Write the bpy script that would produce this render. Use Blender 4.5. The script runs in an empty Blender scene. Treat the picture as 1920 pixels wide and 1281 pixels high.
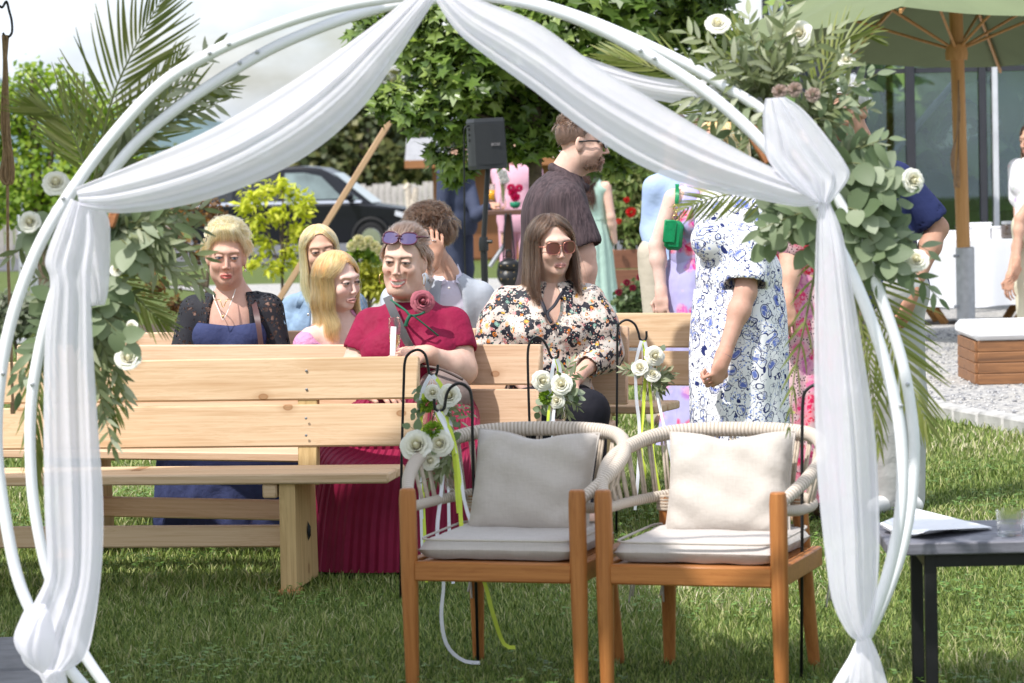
import bpy, bmesh, math, random
import numpy as np
from mathutils import Vector, Matrix, Euler
# ---------------------------------------------------------------- camera, light, exposure
SC = bpy.context.scene
COL = SC.collection
W0, H0, FPX, CAMH = 1920.0, 1281.0, 5600.0, 1.47
HORIZON, ROLL = 300.0, 0.025
PITCH = math.atan((H0/2-HORIZON)/FPX)
_F = Vector((0, math.cos(PITCH), -math.sin(PITCH)))
_R0 = Vector((1, 0, 0)); _U0 = Vector((0, math.sin(PITCH), math.cos(PITCH)))
_R = _R0*math.cos(ROLL) - _U0*math.sin(ROLL)
_U = _R0*math.sin(ROLL) + _U0*math.cos(ROLL)
CAMP = Vector((0, 0, CAMH))
cam = bpy.data.cameras.new('camera'); camo = bpy.data.objects.new('camera', cam); COL.objects.link(camo)
cam.sensor_width = 36; cam.lens = 36*FPX/W0; cam.clip_start = .1; cam.clip_end = 4000
camo.matrix_world = Matrix(((_R.x, _U.x, -_F.x, 0), (_R.y, _U.y, -_F.y, 0), (_R.z, _U.z, -_F.z, CAMH), (0, 0, 0, 1)))
cam.dof.use_dof = True; cam.dof.focus_distance = 11.2; cam.dof.aperture_fstop = 7.1
SC.camera = camo
SUN = Vector((-.40, -.40, .82)).normalized()          # direction towards the sun
sun = bpy.data.lights.new('sun', 'SUN'); sun.energy = 3.7; sun.angle = math.radians(1.2); sun.color = (1, .965, .92)
suno = bpy.data.objects.new('sun', sun); COL.objects.link(suno)
suno.rotation_euler = (-SUN).to_track_quat('-Z', 'Y').to_euler()
world = bpy.data.worlds.new('World'); SC.world = world; world.use_nodes = True
def make_world():
    nt = world.node_tree; n = nt.nodes; l = nt.links; n.clear()
    out = n.new('ShaderNodeOutputWorld'); bg = n.new('ShaderNodeBackground'); bg.inputs[1].default_value = .15
    sky = n.new('ShaderNodeTexSky'); sky.sky_type = 'NISHITA'; sky.sun_disc = False
    sky.sun_elevation = math.asin(SUN.z); sky.sun_rotation = math.atan2(SUN.x, SUN.y)
    sky.dust_density = 2.5; sky.air_density = 1.2
    tc = n.new('ShaderNodeTexCoord'); mp = n.new('ShaderNodeMapping'); mp.inputs['Scale'].default_value = (1, 1, 2.2)
    no = n.new('ShaderNodeTexNoise'); no.inputs['Scale'].default_value = 9; no.inputs['Detail'].default_value = 7; no.inputs['Roughness'].default_value = .55
    rp = n.new('ShaderNodeValToRGB'); rp.color_ramp.elements[0].position = .36; rp.color_ramp.elements[1].position = .60
    rp.color_ramp.elements[0].color = (.22, .22, .22, 1); rp.color_ramp.elements[1].color = (.96, .96, .96, 1)
    n2 = n.new('ShaderNodeTexNoise'); n2.inputs['Scale'].default_value = 22; n2.inputs['Detail'].default_value = 5
    cr = n.new('ShaderNodeValToRGB'); cr.color_ramp.elements[0].color = (4.9, 5.5, 6.5, 1); cr.color_ramp.elements[1].color = (6.5, 6.75, 7.25, 1)
    cr.color_ramp.elements[0].position = .35; cr.color_ramp.elements[1].position = .62
    mx = n.new('ShaderNodeMixRGB')
    l.new(tc.outputs['Generated'], mp.inputs[0]); l.new(mp.outputs[0], no.inputs['Vector']); l.new(mp.outputs[0], n2.inputs['Vector'])
    l.new(no.outputs[0], rp.inputs[0]); l.new(n2.outputs[0], cr.inputs[0])
    l.new(rp.outputs[0], mx.inputs[0]); l.new(sky.outputs[0], mx.inputs[1]); l.new(cr.outputs[0], mx.inputs[2])
    l.new(mx.outputs[0], bg.inputs[0]); l.new(bg.outputs[0], out.inputs[0])
make_world()
SC.view_settings.view_transform = 'Standard'; SC.view_settings.look = 'None'
SC.view_settings.exposure = .52; SC.view_settings.gamma = 1
SC.render.engine = 'CYCLES'
SC.cycles.use_denoising = True
SC.cycles.max_bounces = 8; SC.cycles.transparent_max_bounces = 16
random.seed(5); RNG = np.random.default_rng(7)
R = math.radians
# ---------------------------------------------------------------- pixel to place
def ray(px, py):
    return _F + _R*((px-W0/2)/FPX) + _U*((H0/2-py)/FPX)
def P(px, py, Y):                                    # the point at distance Y seen at a pixel
    d = ray(px, py); return CAMP + d*(Y/d.y)
def G(px, py, z=0.0):                                # the point at height z seen at a pixel
    d = ray(px, py); return CAMP + d*((z-CAMH)/d.z)
def V(*a): return Vector(a)
def NP(v): return np.array(v, dtype=float)
# ---------------------------------------------------------------- materials
MATS = {}
class NT:
    def __init__(s, name):
        s.m = bpy.data.materials.new(name); s.m.use_nodes = True; s.t = s.m.node_tree; s.n = s.t.nodes; s.l = s.t.links
        s.b = s.n['Principled BSDF']; s.out = s.n['Material Output']
    def new(s, typ, **kw):
        x = s.n.new(typ)
        for k, v in kw.items():
            if k in x.inputs: x.inputs[k].default_value = v
            else: setattr(x, k, v)
        return x
    def link(s, a, b): s.l.new(a, b)
    def coord(s, scale=(1, 1, 1), kind='Object', rnd=False, rot=(0, 0, 0)):
        tc = s.new('ShaderNodeTexCoord'); mp = s.new('ShaderNodeMapping'); mp.inputs['Scale'].default_value = scale
        mp.inputs['Rotation'].default_value = rot
        src = tc.outputs[kind]
        if rnd:
            oi = s.new('ShaderNodeObjectInfo'); ml = s.new('ShaderNodeVectorMath', operation='SCALE'); ml.inputs[0].default_value = (17., 31., 23.)
            s.link(oi.outputs['Random'], ml.inputs['Scale']); ad = s.new('ShaderNodeVectorMath', operation='ADD')
            s.link(src, ad.inputs[0]); s.link(ml.outputs[0], ad.inputs[1]); src = ad.outputs[0]
        s.link(src, mp.inputs[0]); return mp.outputs[0]
    def noise(s, vec, scale=5, detail=4, rough=.55):
        x = s.new('ShaderNodeTexNoise'); x.inputs['Scale'].default_value = scale; x.inputs['Detail'].default_value = detail; x.inputs['Roughness'].default_value = rough
        if vec is not None: s.link(vec, x.inputs['Vector'])
        return x
    def voro(s, vec, scale=5, feature='F1', rnd=1.0):
        x = s.new('ShaderNodeTexVoronoi', feature=feature); x.inputs['Scale'].default_value = scale; x.inputs['Randomness'].default_value = rnd
        s.link(vec, x.inputs['Vector']); return x
    def ramp(s, fac, stops, interp='LINEAR'):
        r = s.new('ShaderNodeValToRGB'); e = r.color_ramp.elements; r.color_ramp.interpolation = interp
        while len(e) < len(stops): e.new(.5)
        for q, (p, c) in zip(e, stops):
            q.position = p; q.color = (*c, 1) if len(c) == 3 else c
        s.link(fac, r.inputs[0]); return r.outputs[0]
    def mix(s, fac, a, b, blend='MIX'):
        x = s.new('ShaderNodeMixRGB', blend_type=blend)
        for i, v in enumerate((fac, a, b)):
            if hasattr(v, 'is_linked') or hasattr(v, 'node'): s.link(v, x.inputs[i])
            else: x.inputs[i].default_value = (*v, 1) if isinstance(v, tuple) else v
        return x.outputs[0]
    def math(s, op, a, b=0.0):
        x = s.new('ShaderNodeMath', operation=op)
        for i, v in enumerate((a, b)):
            if hasattr(v, 'node'): s.link(v, x.inputs[i])
            else: x.inputs[i].default_value = v
        return x.outputs[0]
    def bump(s, h, strength=.3, dist=.01):
        b = s.new('ShaderNodeBump'); b.inputs['Strength'].default_value = strength; b.inputs['Distance'].default_value = dist
        s.link(h, b.inputs['Height']); s.link(b.outputs[0], s.b.inputs['Normal'])
    def base(s, c):
        if hasattr(c, 'node'): s.link(c, s.b.inputs['Base Color'])
        else: s.b.inputs['Base Color'].default_value = (*c, 1)
    def set(s, **kw):
        for k, v in kw.items(): s.b.inputs[k.replace('_', ' ')].default_value = v
    def translucent(s, col, fac=.35):
        tr = s.new('ShaderNodeBsdfTranslucent')
        if hasattr(col, 'node'): s.link(col, tr.inputs[0])
        else: tr.inputs[0].default_value = (*col, 1)
        mx = s.new('ShaderNodeMixShader'); mx.inputs[0].default_value = fac
        s.link(s.b.outputs[0], mx.inputs[1]); s.link(tr.outputs[0], mx.inputs[2]); s.link(mx.outputs[0], s.out.inputs[0]); return mx
def mat(name, col, rough=.6, var=.12, vs=6, bump=0, bs=80, metal=0, spec=.4, rnd=False, sheen=0, trans=0, coat=0):
    if name in MATS: return MATS[name]
    t = NT(name); c = tuple(col)
    vec = t.coord(rnd=rnd)
    if var:
        nz = t.noise(vec, vs, 4)
        t.base(t.ramp(nz.outputs[0], [(.3, tuple(x*(1-var) for x in c)), (.7, tuple(min(1, x*(1+var)) for x in c))]))
    else: t.base(c)
    t.set(Roughness=rough, Metallic=metal, Specular_IOR_Level=spec)
    if sheen: t.set(Sheen_Weight=sheen)
    if coat: t.set(Coat_Weight=coat)
    if trans: t.set(Transmission_Weight=trans)
    if bump:
        nb = t.noise(vec, bs, 3); t.bump(nb.outputs[0], bump, .005)
    MATS[name] = t.m; return t.m
def leafmat(name, cols, rough=.45, fac=.3, spec=.35):
    # colour varies from leaf to leaf (object random, or the 'rnd' attribute in joined crowns)
    if name in MATS: return MATS[name]
    t = NT(name)
    at = t.new('ShaderNodeAttribute', attribute_name='rnd'); oi = t.new('ShaderNodeObjectInfo')
    f = t.math('FRACT', t.math('ADD', at.outputs['Fac'], oi.outputs['Random']))
    c = t.ramp(f, [(i/max(1, len(cols)-1), q) for i, q in enumerate(cols)])
    t.base(c); t.set(Roughness=rough, Specular_IOR_Level=spec)
    hs = t.new('ShaderNodeHueSaturation'); hs.inputs['Value'].default_value = 1.7; hs.inputs['Saturation'].default_value = 1.1; t.link(c, hs.inputs['Color'])
    t.translucent(hs.outputs[0], fac); MATS[name] = t.m; return t.m
def woodmat(name, light, dark, scale=1.0, knots=True, rough=.55, axis=0, contrast=1.0):
    if name in MATS: return MATS[name]
    t = NT(name)
    st = [14, 14, 14]; st[axis] = .9
    vec = t.coord(tuple(x*scale for x in st), rnd=True)
    n1 = t.noise(vec, 1.6, 6, .6); n1.inputs['Distortion'].default_value = .6
    st2 = [120, 120, 120]; st2[axis] = 3
    n2 = t.noise(t.coord(tuple(x*scale for x in st2), rnd=True), 1.0, 3)
    mid = tuple((a+b)/2 for a, b in zip(light, dark))
    c = t.ramp(n1.outputs[0], [(.30, dark), (.43, mid), (.47, light), (.505, mid), (.52, light), (.62, tuple(a*.9+b*.1 for a, b in zip(light, dark))), (.75, mid)])
    c = t.mix(.42*contrast, c, t.ramp(n2.outputs[0], [(.35, dark), (.6, light)]))
    if knots:
        sx = t.new('ShaderNodeSeparateXYZ'); t.link(t.coord((1, 1, 1), rnd=True), sx.inputs[0]); cx = t.new('ShaderNodeCombineXYZ')
        t.link(t.math('MULTIPLY', sx.outputs[axis], 4.2), cx.inputs[0]); t.link(t.math('MULTIPLY', sx.outputs[2 if axis == 0 else 1], 6.5), cx.inputs[1])
        v = t.new('ShaderNodeTexVoronoi', voronoi_dimensions='2D'); v.inputs['Scale'].default_value = 1; t.link(cx.outputs[0], v.inputs['Vector'])
        k = t.ramp(v.outputs['Distance'], [(.04, (.8, .8, .8)), (.065, (.95, .95, .95)), (.085, (.3, .3, .3)), (.2, (0, 0, 0))])
        sc_ = t.new('ShaderNodeSeparateColor'); t.link(v.outputs['Color'], sc_.inputs[0]); k = t.math('MULTIPLY', k, t.math('GREATER_THAN', sc_.outputs[0], .62))
        c = t.mix(k, c, (dark[0]*.62, dark[1]*.5, dark[2]*.4))
    t.base(c); t.set(Roughness=rough, Specular_IOR_Level=.3); t.bump(n2.outputs[0], .15, .002)
    MATS[name] = t.m; return t.m
# ---------------------------------------------------------------- mesh helpers
def newmesh(name, verts, faces, mats=None, smooth=True):
    me = bpy.data.meshes.new(name)
    verts = np.asarray(verts, dtype=np.float32).reshape(-1, 3)
    if isinstance(faces, np.ndarray) and faces.ndim == 2:
        nf, k = faces.shape
        me.vertices.add(len(verts)); me.vertices.foreach_set('co', verts.ravel())
        me.loops.add(nf*k); me.loops.foreach_set('vertex_index', faces.astype(np.int32).ravel())
        me.polygons.add(nf); me.polygons.foreach_set('loop_start', np.arange(0, nf*k, k, dtype=np.int32))
        me.update(calc_edges=True); me.validate()
    else:
        me.from_pydata([tuple(map(float, v)) for v in verts], [], [tuple(map(int, f)) for f in faces]); me.update()
    if mats is not None:
        for m in (mats if isinstance(mats, (list, tuple)) else [mats]): me.materials.append(m)
    if smooth: me.polygons.foreach_set('use_smooth', np.ones(len(me.polygons), dtype=bool))
    return me
def link(name, me, parent=None, loc=None, local=False):
    o = bpy.data.objects.new(name, me); COL.objects.link(o)
    if loc is not None: o.location = loc
    if parent is not None:
        o.parent = parent
        if not local: o.matrix_parent_inverse = MW[parent.name].inverted()
    MW[o.name] = (MW[parent.name] if (parent is not None and local) else Matrix.Identity(4)) @ o.matrix_basis
    return o
MW = {}
def tag(o, label=None, cat=None, group=None, kind=None):
    for k, v in (('label', label), ('category', cat), ('group', group), ('kind', kind)):
        if v: o[k] = v
    return o
def thing(name, label, cat, loc=(0, 0, 0), rz=0, group=None, scale=1):
    o = bpy.data.objects.new(name, None); COL.objects.link(o); o.location = loc; o.rotation_euler = (0, 0, rz); o.scale = (scale,)*3
    o.empty_display_size = .1; MW[o.name] = o.matrix_basis.copy()
    return tag(o, label, cat, group)
def setmw(o, m, parent=None):
    o.matrix_basis = m
def copy_tree(o, parent=None):
    c = o.copy(); COL.objects.link(c); c.parent = parent
    for ch in o.children: copy_tree(ch, c)
    return c
class MB:
    """collects shapes, then builds one mesh object"""
    def __init__(s): s.v = []; s.f = []; s.n = 0; s.mi = []
    def add(s, v, f, mi=0):
        v = [tuple(x) for x in v]; s.v += v; s.f += [tuple(i+s.n for i in q) for q in f]; s.mi += [mi]*len(f); s.n += len(v); return s
    def box(s, c, d, rot=None, bev=0, mi=0, M=None):
        x, y, z = (q/2 for q in d); b = min(bev, x*.9, y*.9, z*.9)
        m = (M or Matrix.Identity(4)) @ Matrix.Translation(Vector(c)) @ ((Euler(rot).to_matrix().to_4x4()) if rot is not None else Matrix.Identity(4))
        if b <= 0:
            v = [(i*x, j*y, k*z) for i in (-1, 1) for j in (-1, 1) for k in (-1, 1)]
            f = [(0, 1, 3, 2), (4, 6, 7, 5), (0, 4, 5, 1), (2, 3, 7, 6), (0, 2, 6, 4), (1, 5, 7, 3)]
        else:
            v = []; idx = {}
            for i in (-1, 1):
                for j in (-1, 1):
                    for k in (-1, 1):
                        for a in range(3):
                            idx[(i, j, k, a)] = len(v)
                            q = [i*(x-b), j*(y-b), k*(z-b)]; q[a] = (i*x, j*y, k*z)[a]; v.append(q)
            f = []
            for a in range(3):
                o1, o2 = (a+1) % 3, (a+2) % 3
                for sg in (-1, 1):
                    q = []
                    for (p1, p2) in ((-1, -1), (1, -1), (1, 1), (-1, 1)):
                        key = [0, 0, 0]; key[a] = sg; key[o1] = p1; key[o2] = p2; q.append(idx[(*key, a)])
                    f.append(tuple(q if sg > 0 else q[::-1]))
                for p1 in (-1, 1):
                    for p2 in (-1, 1):   # edges along a
                        def id_(sa, ax):
                            key = [0, 0, 0]; key[a] = sa; key[o1] = p1; key[o2] = p2; return idx[(*key, ax)]
                        q = (id_(-1, o1), id_(1, o1), id_(1, o2), id_(-1, o2))
                        f.append(q if p1*p2 < 0 else q[::-1])
            for i in (-1, 1):
                for j in (-1, 1):
                    for k in (-1, 1):
                        q = (idx[(i, j, k, 0)], idx[(i, j, k, 1)], idx[(i, j, k, 2)]); f.append(q if i*j*k > 0 else q[::-1])
        return s.add([m @ Vector(q) for q in v], f, mi)
    def tube(s, pts, r, seg=10, mi=0, caps=True, flat=1.0, up=None, closed=False):
        pts = [Vector(p) for p in pts]; n = len(pts); rr = r if hasattr(r, '__len__') else [r]*n
        v = []; f = []; u = None
        for i, p in enumerate(pts):
            if closed: t = (pts[(i+1) % n]-pts[i-1]).normalized()
            else: t = (pts[min(i+1, n-1)]-pts[max(i-1, 0)]).normalized()
            if u is None:
                u = Vector(up) if up is not None else (Vector((0, 0, 1)) if abs(t.z) < .9 else Vector((1, 0, 0)))
            u = (u-t*u.dot(t)); u = u.normalized() if u.length > 1e-6 else t.orthogonal().normalized()
            w = t.cross(u)
            for k in range(seg):
                a = 2*math.pi*k/seg
                v.append(p+(u*math.cos(a)*flat+w*math.sin(a))*rr[i])
        m = n if closed else n-1
        for i in range(m):
            for k in range(seg):
                a, b = i*seg+k, i*seg+(k+1) % seg; j = (i+1) % n
                f.append((a, b, j*seg+(k+1) % seg, j*seg+k))
        if caps and not closed:
            f.append(tuple(range(seg))[::-1]); f.append(tuple(range((n-1)*seg, n*seg)))
        return s.add(v, f, mi)
    def lathe(s, prof, seg=20, M=None, mi=0, close=True):
        M = M or Matrix.Identity(4); v = []; f = []
        for (r, z) in prof:
            for k in range(seg):
                a = 2*math.pi*k/seg; v.append(M @ Vector((r*math.cos(a), r*math.sin(a), z)))
        for i in range(len(prof)-1):
            for k in range(seg):
                f.append((i*seg+k, i*seg+(k+1) % seg, (i+1)*seg+(k+1) % seg, (i+1)*seg+k))
        if close: f.append(tuple(range(seg))[::-1]); f.append(tuple(range((len(prof)-1)*seg, len(prof)*seg)))
        return s.add(v, f, mi)
    def grid(s, pts, mi=0, wrap=False):
        nu, nv = len(pts), len(pts[0]); v = [p for row in pts for p in row]; f = []
        for i in range(nu-1):
            for j in range(nv if wrap else nv-1):
                f.append((i*nv+j, i*nv+(j+1) % nv, (i+1)*nv+(j+1) % nv, (i+1)*nv+j))
        return s.add(v, f, mi)
    def poly(s, pts, mi=0): return s.add(pts, [tuple(range(len(pts)))], mi)
    def ell(s, c, r, seg=16, rings=10, M=None, mi=0, noise=0):
        v = []; f = []; Mx = M or Matrix.Identity(4)
        for i in range(rings+1):
            th = math.pi*i/rings
            for k in range(seg):
                a = 2*math.pi*k/seg; q = 1+(random.uniform(-noise, noise) if noise else 0)
                v.append(Mx @ Vector((c[0]+r[0]*math.sin(th)*math.cos(a)*q, c[1]+r[1]*math.sin(th)*math.sin(a)*q, c[2]+r[2]*math.cos(th)*q)))
        for i in range(rings):
            for k in range(seg): f.append((i*seg+k, (i+1)*seg+k, (i+1)*seg+(k+1) % seg, i*seg+(k+1) % seg))
        return s.add(v, f, mi)
    def mesh(s, name, mats, smooth=True):
        me = newmesh(name, s.v, s.f, mats, False)
        if len(set(s.mi)) > 1: me.polygons.foreach_set('material_index', s.mi)
        if smooth:
            me.polygons.foreach_set('use_smooth', [True]*len(me.polygons))
            if smooth == 'auto':
                try: me.set_sharp_from_angle(angle=R(38))
                except Exception: pass
        return me
    def build(s, name, mats, parent=None, smooth='auto', local=False, loc=None):
        return link(name, s.mesh(name, mats, smooth), parent, loc=loc, local=local)
def crom(pts, n=8, closed=False):
    """Catmull-Rom through points"""
    pts = [Vector(p) for p in pts]; out = []; m = len(pts)
    for i in range(m if closed else m-1):
        if closed: p0, p1, p2, p3 = pts[i-1], pts[i], pts[(i+1) % m], pts[(i+2) % m]
        else: p0, p1, p2, p3 = pts[max(i-1, 0)], pts[i], pts[i+1], pts[min(i+2, m-1)]
        for k in range(n):
            t = k/n; t2 = t*t; t3 = t2*t
            out.append(.5*((2*p1)+(-p0+p2)*t+(2*p0-5*p1+4*p2-p3)*t2+(-p0+3*p1-3*p2+p3)*t3))
    if not closed: out.append(pts[-1].copy())
    return out
def resample(pts, n):
    pts = [Vector(p) for p in pts]; L = [0]
    for a, b in zip(pts, pts[1:]): L.append(L[-1]+(b-a).length)
    out = []; j = 0
    for i in range(n):
        t = L[-1]*i/(n-1)
        while j < len(L)-2 and L[j+1] < t: j += 1
        d = L[j+1]-L[j]; out.append(pts[j].lerp(pts[j+1], 0 if d < 1e-9 else (t-L[j])/d))
    return out
def attr(me, name, vals):
    a = me.attributes.new(name, 'FLOAT', 'POINT'); a.data.foreach_set('value', np.asarray(vals, dtype=np.float32))
def colattr(me, vals, name='Col'):
    a = me.attributes.new(name, 'FLOAT_COLOR', 'POINT'); v = np.ones((len(vals), 4), dtype=np.float32); v[:, :3] = vals; a.data.foreach_set('color', v.ravel())
# ---------------------------------------------------------------- ground
def gz(Y):                                            # the lawn falls away gently behind the gathering
    if Y < 18: return 0.0
    t = min(1, (Y-18)/50.0); return -.62*t*t*(3-2*t)
def m_lawn():
    t = NT('lawn'); v = t.coord()
    n1 = t.noise(v, .9, 3); n2 = t.noise(v, 14, 6, .7); n3 = t.noise(v, 90, 3)
    c = t.ramp(n2.outputs[0], [(.25, (.045, .075, .014)), (.5, (.09, .13, .028)), (.75, (.15, .18, .05))])
    c = t.mix(t.ramp(n1.outputs[0], [(.45, (0, 0, 0)), (.75, (.5, .5, .5))]), c, (.15, .16, .055))
    c = t.mix(.35, c, t.ramp(n3.outputs[0], [(.35, (.03, .05, .012)), (.65, (.16, .18, .06))]))
    t.base(c); t.set(Roughness=.9, Specular_IOR_Level=.15); t.bump(n3.outputs[0], .5, .02); return t.m
M_LAWN = m_lawn()
def ground():
    ys = [-30, 0, 4, 7, 10, 14, 18]+list(np.linspace(20, 72, 24))+[90, 130, 200, 400, 900, 2500]
    pts = []
    for y in ys:
        wdt = 40+abs(y)*.9
        pts.append([V(-wdt+2*wdt*k/20, y, gz(y)) for k in range(21)])
    mb = MB().grid(pts); o = mb.build('lawn', M_LAWN, None, smooth=True); tag(o, kind='structure')
    return o
ground()
# gravel terrace right of a line that runs away from the camera
KA = V(2.74, 14.9, 0); KB = V(2.20, 16.9, 0); KC = V(-1.6, 31.5, 0)
def kerb_x(Y):
    if Y < KB.y: return KB.x+(KA.x-KB.x)*(KB.y-Y)/(KB.y-KA.y)
    return KB.x+(KC.x-KB.x)*(Y-KB.y)/(KC.y-KB.y)
def m_gravel():
    t = NT('gravel'); v = t.coord()
    vo = t.voro(v, 38); c = t.ramp(vo.outputs['Color'], [(.1, (.20, .20, .21)), (.5, (.36, .35, .34)), (.9, (.52, .50, .47))])
    n = t.noise(v, 1.3, 3); c = t.mix(t.ramp(n.outputs[0], [(.4, (0, 0, 0)), (.8, (.6, .6, .6))]), c, (.45, .42, .36))
    t.base(c); t.set(Roughness=.9, Specular_IOR_Level=.2); t.bump(vo.outputs['Distance'], .6, .02); return t.m
M_GRAVEL = m_gravel()
def gravel():
    ys = [12.0, 14.0, 16.0]+list(np.linspace(18, 46, 20)); pts = []
    for y in ys: pts.append([V(kerb_x(y)+(30-kerb_x(y))*k/10+.02, y, gz(y)+.02) for k in range(11)])
    o = MB().grid(pts).build('gravel_terrace', M_GRAVEL, None, smooth=True); tag(o, kind='structure')
    # loose stones where they can be told apart
    n = 9000; v = []; f = []
    base = [(1, 0, 0), (-.5, .86, 0), (-.5, -.86, 0), (0, 0, .9), (.2, .1, -.5)]
    fc = [(0, 1, 3), (1, 2, 3), (2, 0, 3), (1, 0, 4), (2, 1, 4), (0, 2, 4)]
    Y = 13.5+RNG.random(n)**1.4*11; vs = np.zeros((n*5, 3)); rn = np.zeros(n*5)
    for i in range(n):
        x = kerb_x(Y[i])+.05+RNG.random()*4.2; a = RNG.random()*6.28; s = .008+.010*RNG.random(); ca, sa = math.cos(a)*s, math.sin(a)*s
        for k, b in enumerate(base): vs[i*5+k] = (x+b[0]*ca-b[1]*sa*.8, Y[i]+b[0]*sa+b[1]*ca*.8, gz(Y[i])+.022+b[2]*s*.7)
        rn[i*5:i*5+5] = RNG.random()
    fa = np.array(fc)[None]+np.arange(n)[:, None, None]*5
    t = NT('stone'); at = t.new('ShaderNodeAttribute', attribute_name='rnd'); t.base(t.ramp(at.outputs['Fac'], [(0, (.16, .16, .17)), (.5, (.36, .36, .37)), (1, (.62, .60, .57))])); t.set(Roughness=.85)
    me = newmesh('gravel_stones', vs, fa.reshape(-1, 3), t.m, False); attr(me, 'rnd', rn)
    o = link('gravel_stones', me); tag(o, 'grey crushed stones lying loose on the terrace', 'gravel', kind='stuff')
gravel()
M_KERB = mat('kerb_stone', (.42, .41, .39), .85, .25, 9, .4, 120)
def kerb():
    root = thing('stone_kerb', 'row of low grey kerb stones between lawn and gravel', 'kerb', (KB.x, KB.y, 0))
    L = [KA+(KA-KB)*.8, KA, KB, KC]; L = resample(L, 60)
    proto = None
    for a, b in zip(L, L[1:]):
        d = b-a; m = (a+b)/2; ang = math.atan2(d.y, d.x)
        me = MB().box((0, 0, 0), (d.length*.97, .12, .20), bev=.012).mesh('kerb_stone', M_KERB, 'auto') if proto is None else proto
        proto = me
        o = link('kerb_stone', me, root); o.matrix_basis = Matrix.Translation(V(m.x, m.y, gz(m.y)-.02+random.uniform(-.008, .008))) @ Matrix.Rotation(ang+random.uniform(-.015, .015), 4, 'Z')
    return root
kerb()
# grass blades, denser near the camera
def grass(name, y0, y1, dens, hgt, wid, seed, xpad=.5, region=None):
    rg = np.random.default_rng(seed)
    hw = lambda y: y*.172+xpad
    A = (hw(y0)+hw(y1))*(y1-y0); n = int(A*dens)
    y = y0+(y1-y0)*np.sqrt(rg.random(n)) if False else y0+(y1-y0)*rg.random(n)
    x = (rg.random(n)*2-1)*(y*.172+xpad)
    kx = np.array([kerb_x(q) for q in y]); ok = x < kx-.08; x, y = x[ok], y[ok]; n = len(x)
    # tufts: pull blades towards clump centres, height varies in patches
    patch = .5+.5*np.sin(x*3.1+1.7*np.sin(y*2.3))*np.sin(y*2.7+1.3*np.sin(x*1.9))
    h = hgt*(.35+.8*rg.random(n)**1.3)*(.6+.75*patch); a = rg.random(n)*2*np.pi; lean = h*(.25+.9*rg.random(n)); w = wid*(.6+.8*rg.random(n))
    z = np.array([gz(q) for q in y]); b = a+np.pi/2+rg.normal(0, .5, n)
    cx, sx = np.cos(b)*w/2, np.sin(b)*w/2; lx, ly = np.cos(a)*lean, np.sin(a)*lean
    vs = np.zeros((n, 5, 3))
    vs[:, 0] = np.stack([x-cx, y-sx, z-.003], 1); vs[:, 1] = np.stack([x+cx, y+sx, z-.003], 1)
    vs[:, 2] = np.stack([x+cx*.8+lx*.35, y+sx*.8+ly*.35, z+h*.6], 1); vs[:, 3] = np.stack([x-cx*.8+lx*.35, y-sx*.8+ly*.35, z+h*.6], 1)
    vs[:, 4] = np.stack([x+lx, y+ly, z+h], 1)
    i = np.arange(n)[:, None]*5
    t1 = np.concatenate([i+0, i+1, i+2], 1); t2 = np.concatenate([i+0, i+2, i+3], 1); t3 = np.concatenate([i+3, i+2, i+4], 1)
    me = newmesh(name, vs.reshape(-1, 3), np.concatenate([t1, t2, t3]), None, False)
    dry = np.clip(np.sin(x*1.3+.8+1.1*np.sin(y*.9))*np.sin(y*1.1+2+.9*np.sin(x*1.7)), 0, 1); rn = np.clip(rg.random(n)**1.15*.86+.10*patch+.20*dry, 0, 1); attr(me, 'rnd', np.repeat(rn, 5))
    return me
t = NT('grass_blade'); at = t.new('ShaderNodeAttribute', attribute_name='rnd')
c = t.ramp(at.outputs['Fac'], [(0, (.045, .075, .016)), (.22, (.11, .175, .034)), (.45, (.19, .265, .058)), (.65, (.27, .335, .082)), (.82, (.37, .40, .14)), (.93, (.52, .48, .27)), (1, (.66, .59, .41))])
t.base(c); t.set(Roughness=.55, Specular_IOR_Level=.3); t.translucent(c, .28); M_BLADE = t.m
for nm, y0, y1, de, hh, ww, sd in (('grass', 6.3, 10.2, 10500, .033, .0040, 1), ('grass', 10.2, 14.5, 5200, .035, .0050, 2), ('grass', 14.5, 24, 1200, .042, .008, 3)):
    me = grass('grass', y0, y1, de, hh, ww, sd); me.materials.append(M_BLADE)
    o = link('grass', me); tag(o, ['mown lawn grass around the two armchairs and arch', 'mown lawn grass under and between the wooden benches', 'sunny lawn grass behind the last bench'][sd-1], 'grass', kind='stuff')
# clover and broad leaved weeds in the lawn
def clover():
    n = 4200; rg = np.random.default_rng(9); vs = []; fs = []; k = 0; rn = []
    cen = [(rg.uniform(-2.2, 2.2), rg.uniform(7.5, 13.5)) for _ in range(70)]
    for i in range(n):
        c = cen[rg.integers(len(cen))]; x, y = c[0]+rg.normal(0, .16), c[1]+rg.normal(0, .16); z = .025+rg.random()*.025; s = .009+.007*rg.random(); a0 = rg.random()*6.28
        for j in range(3):
            a = a0+j*2.094; u = np.array([math.cos(a), math.sin(a), rg.uniform(-.3, .3)]); w = np.array([-math.sin(a), math.cos(a), 0]); p = np.array([x, y, z])
            vs += [p, p+(u*.6+w*.55)*s, p+u*1.15*s, p+(u*.6-w*.55)*s]; fs.append((k, k+1, k+2, k+3)); k += 4; rn += [rg.random()]*4
    me = newmesh('clover', np.array(vs), np.array(fs), leafmat('clover_leaf', [(.07, .15, .025), (.13, .25, .045), (.20, .33, .07)]), False); attr(me, 'rnd', rn)
    tag(link('clover', me), 'clover and weeds growing among the lawn grass', 'clover', kind='stuff')
clover()
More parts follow.
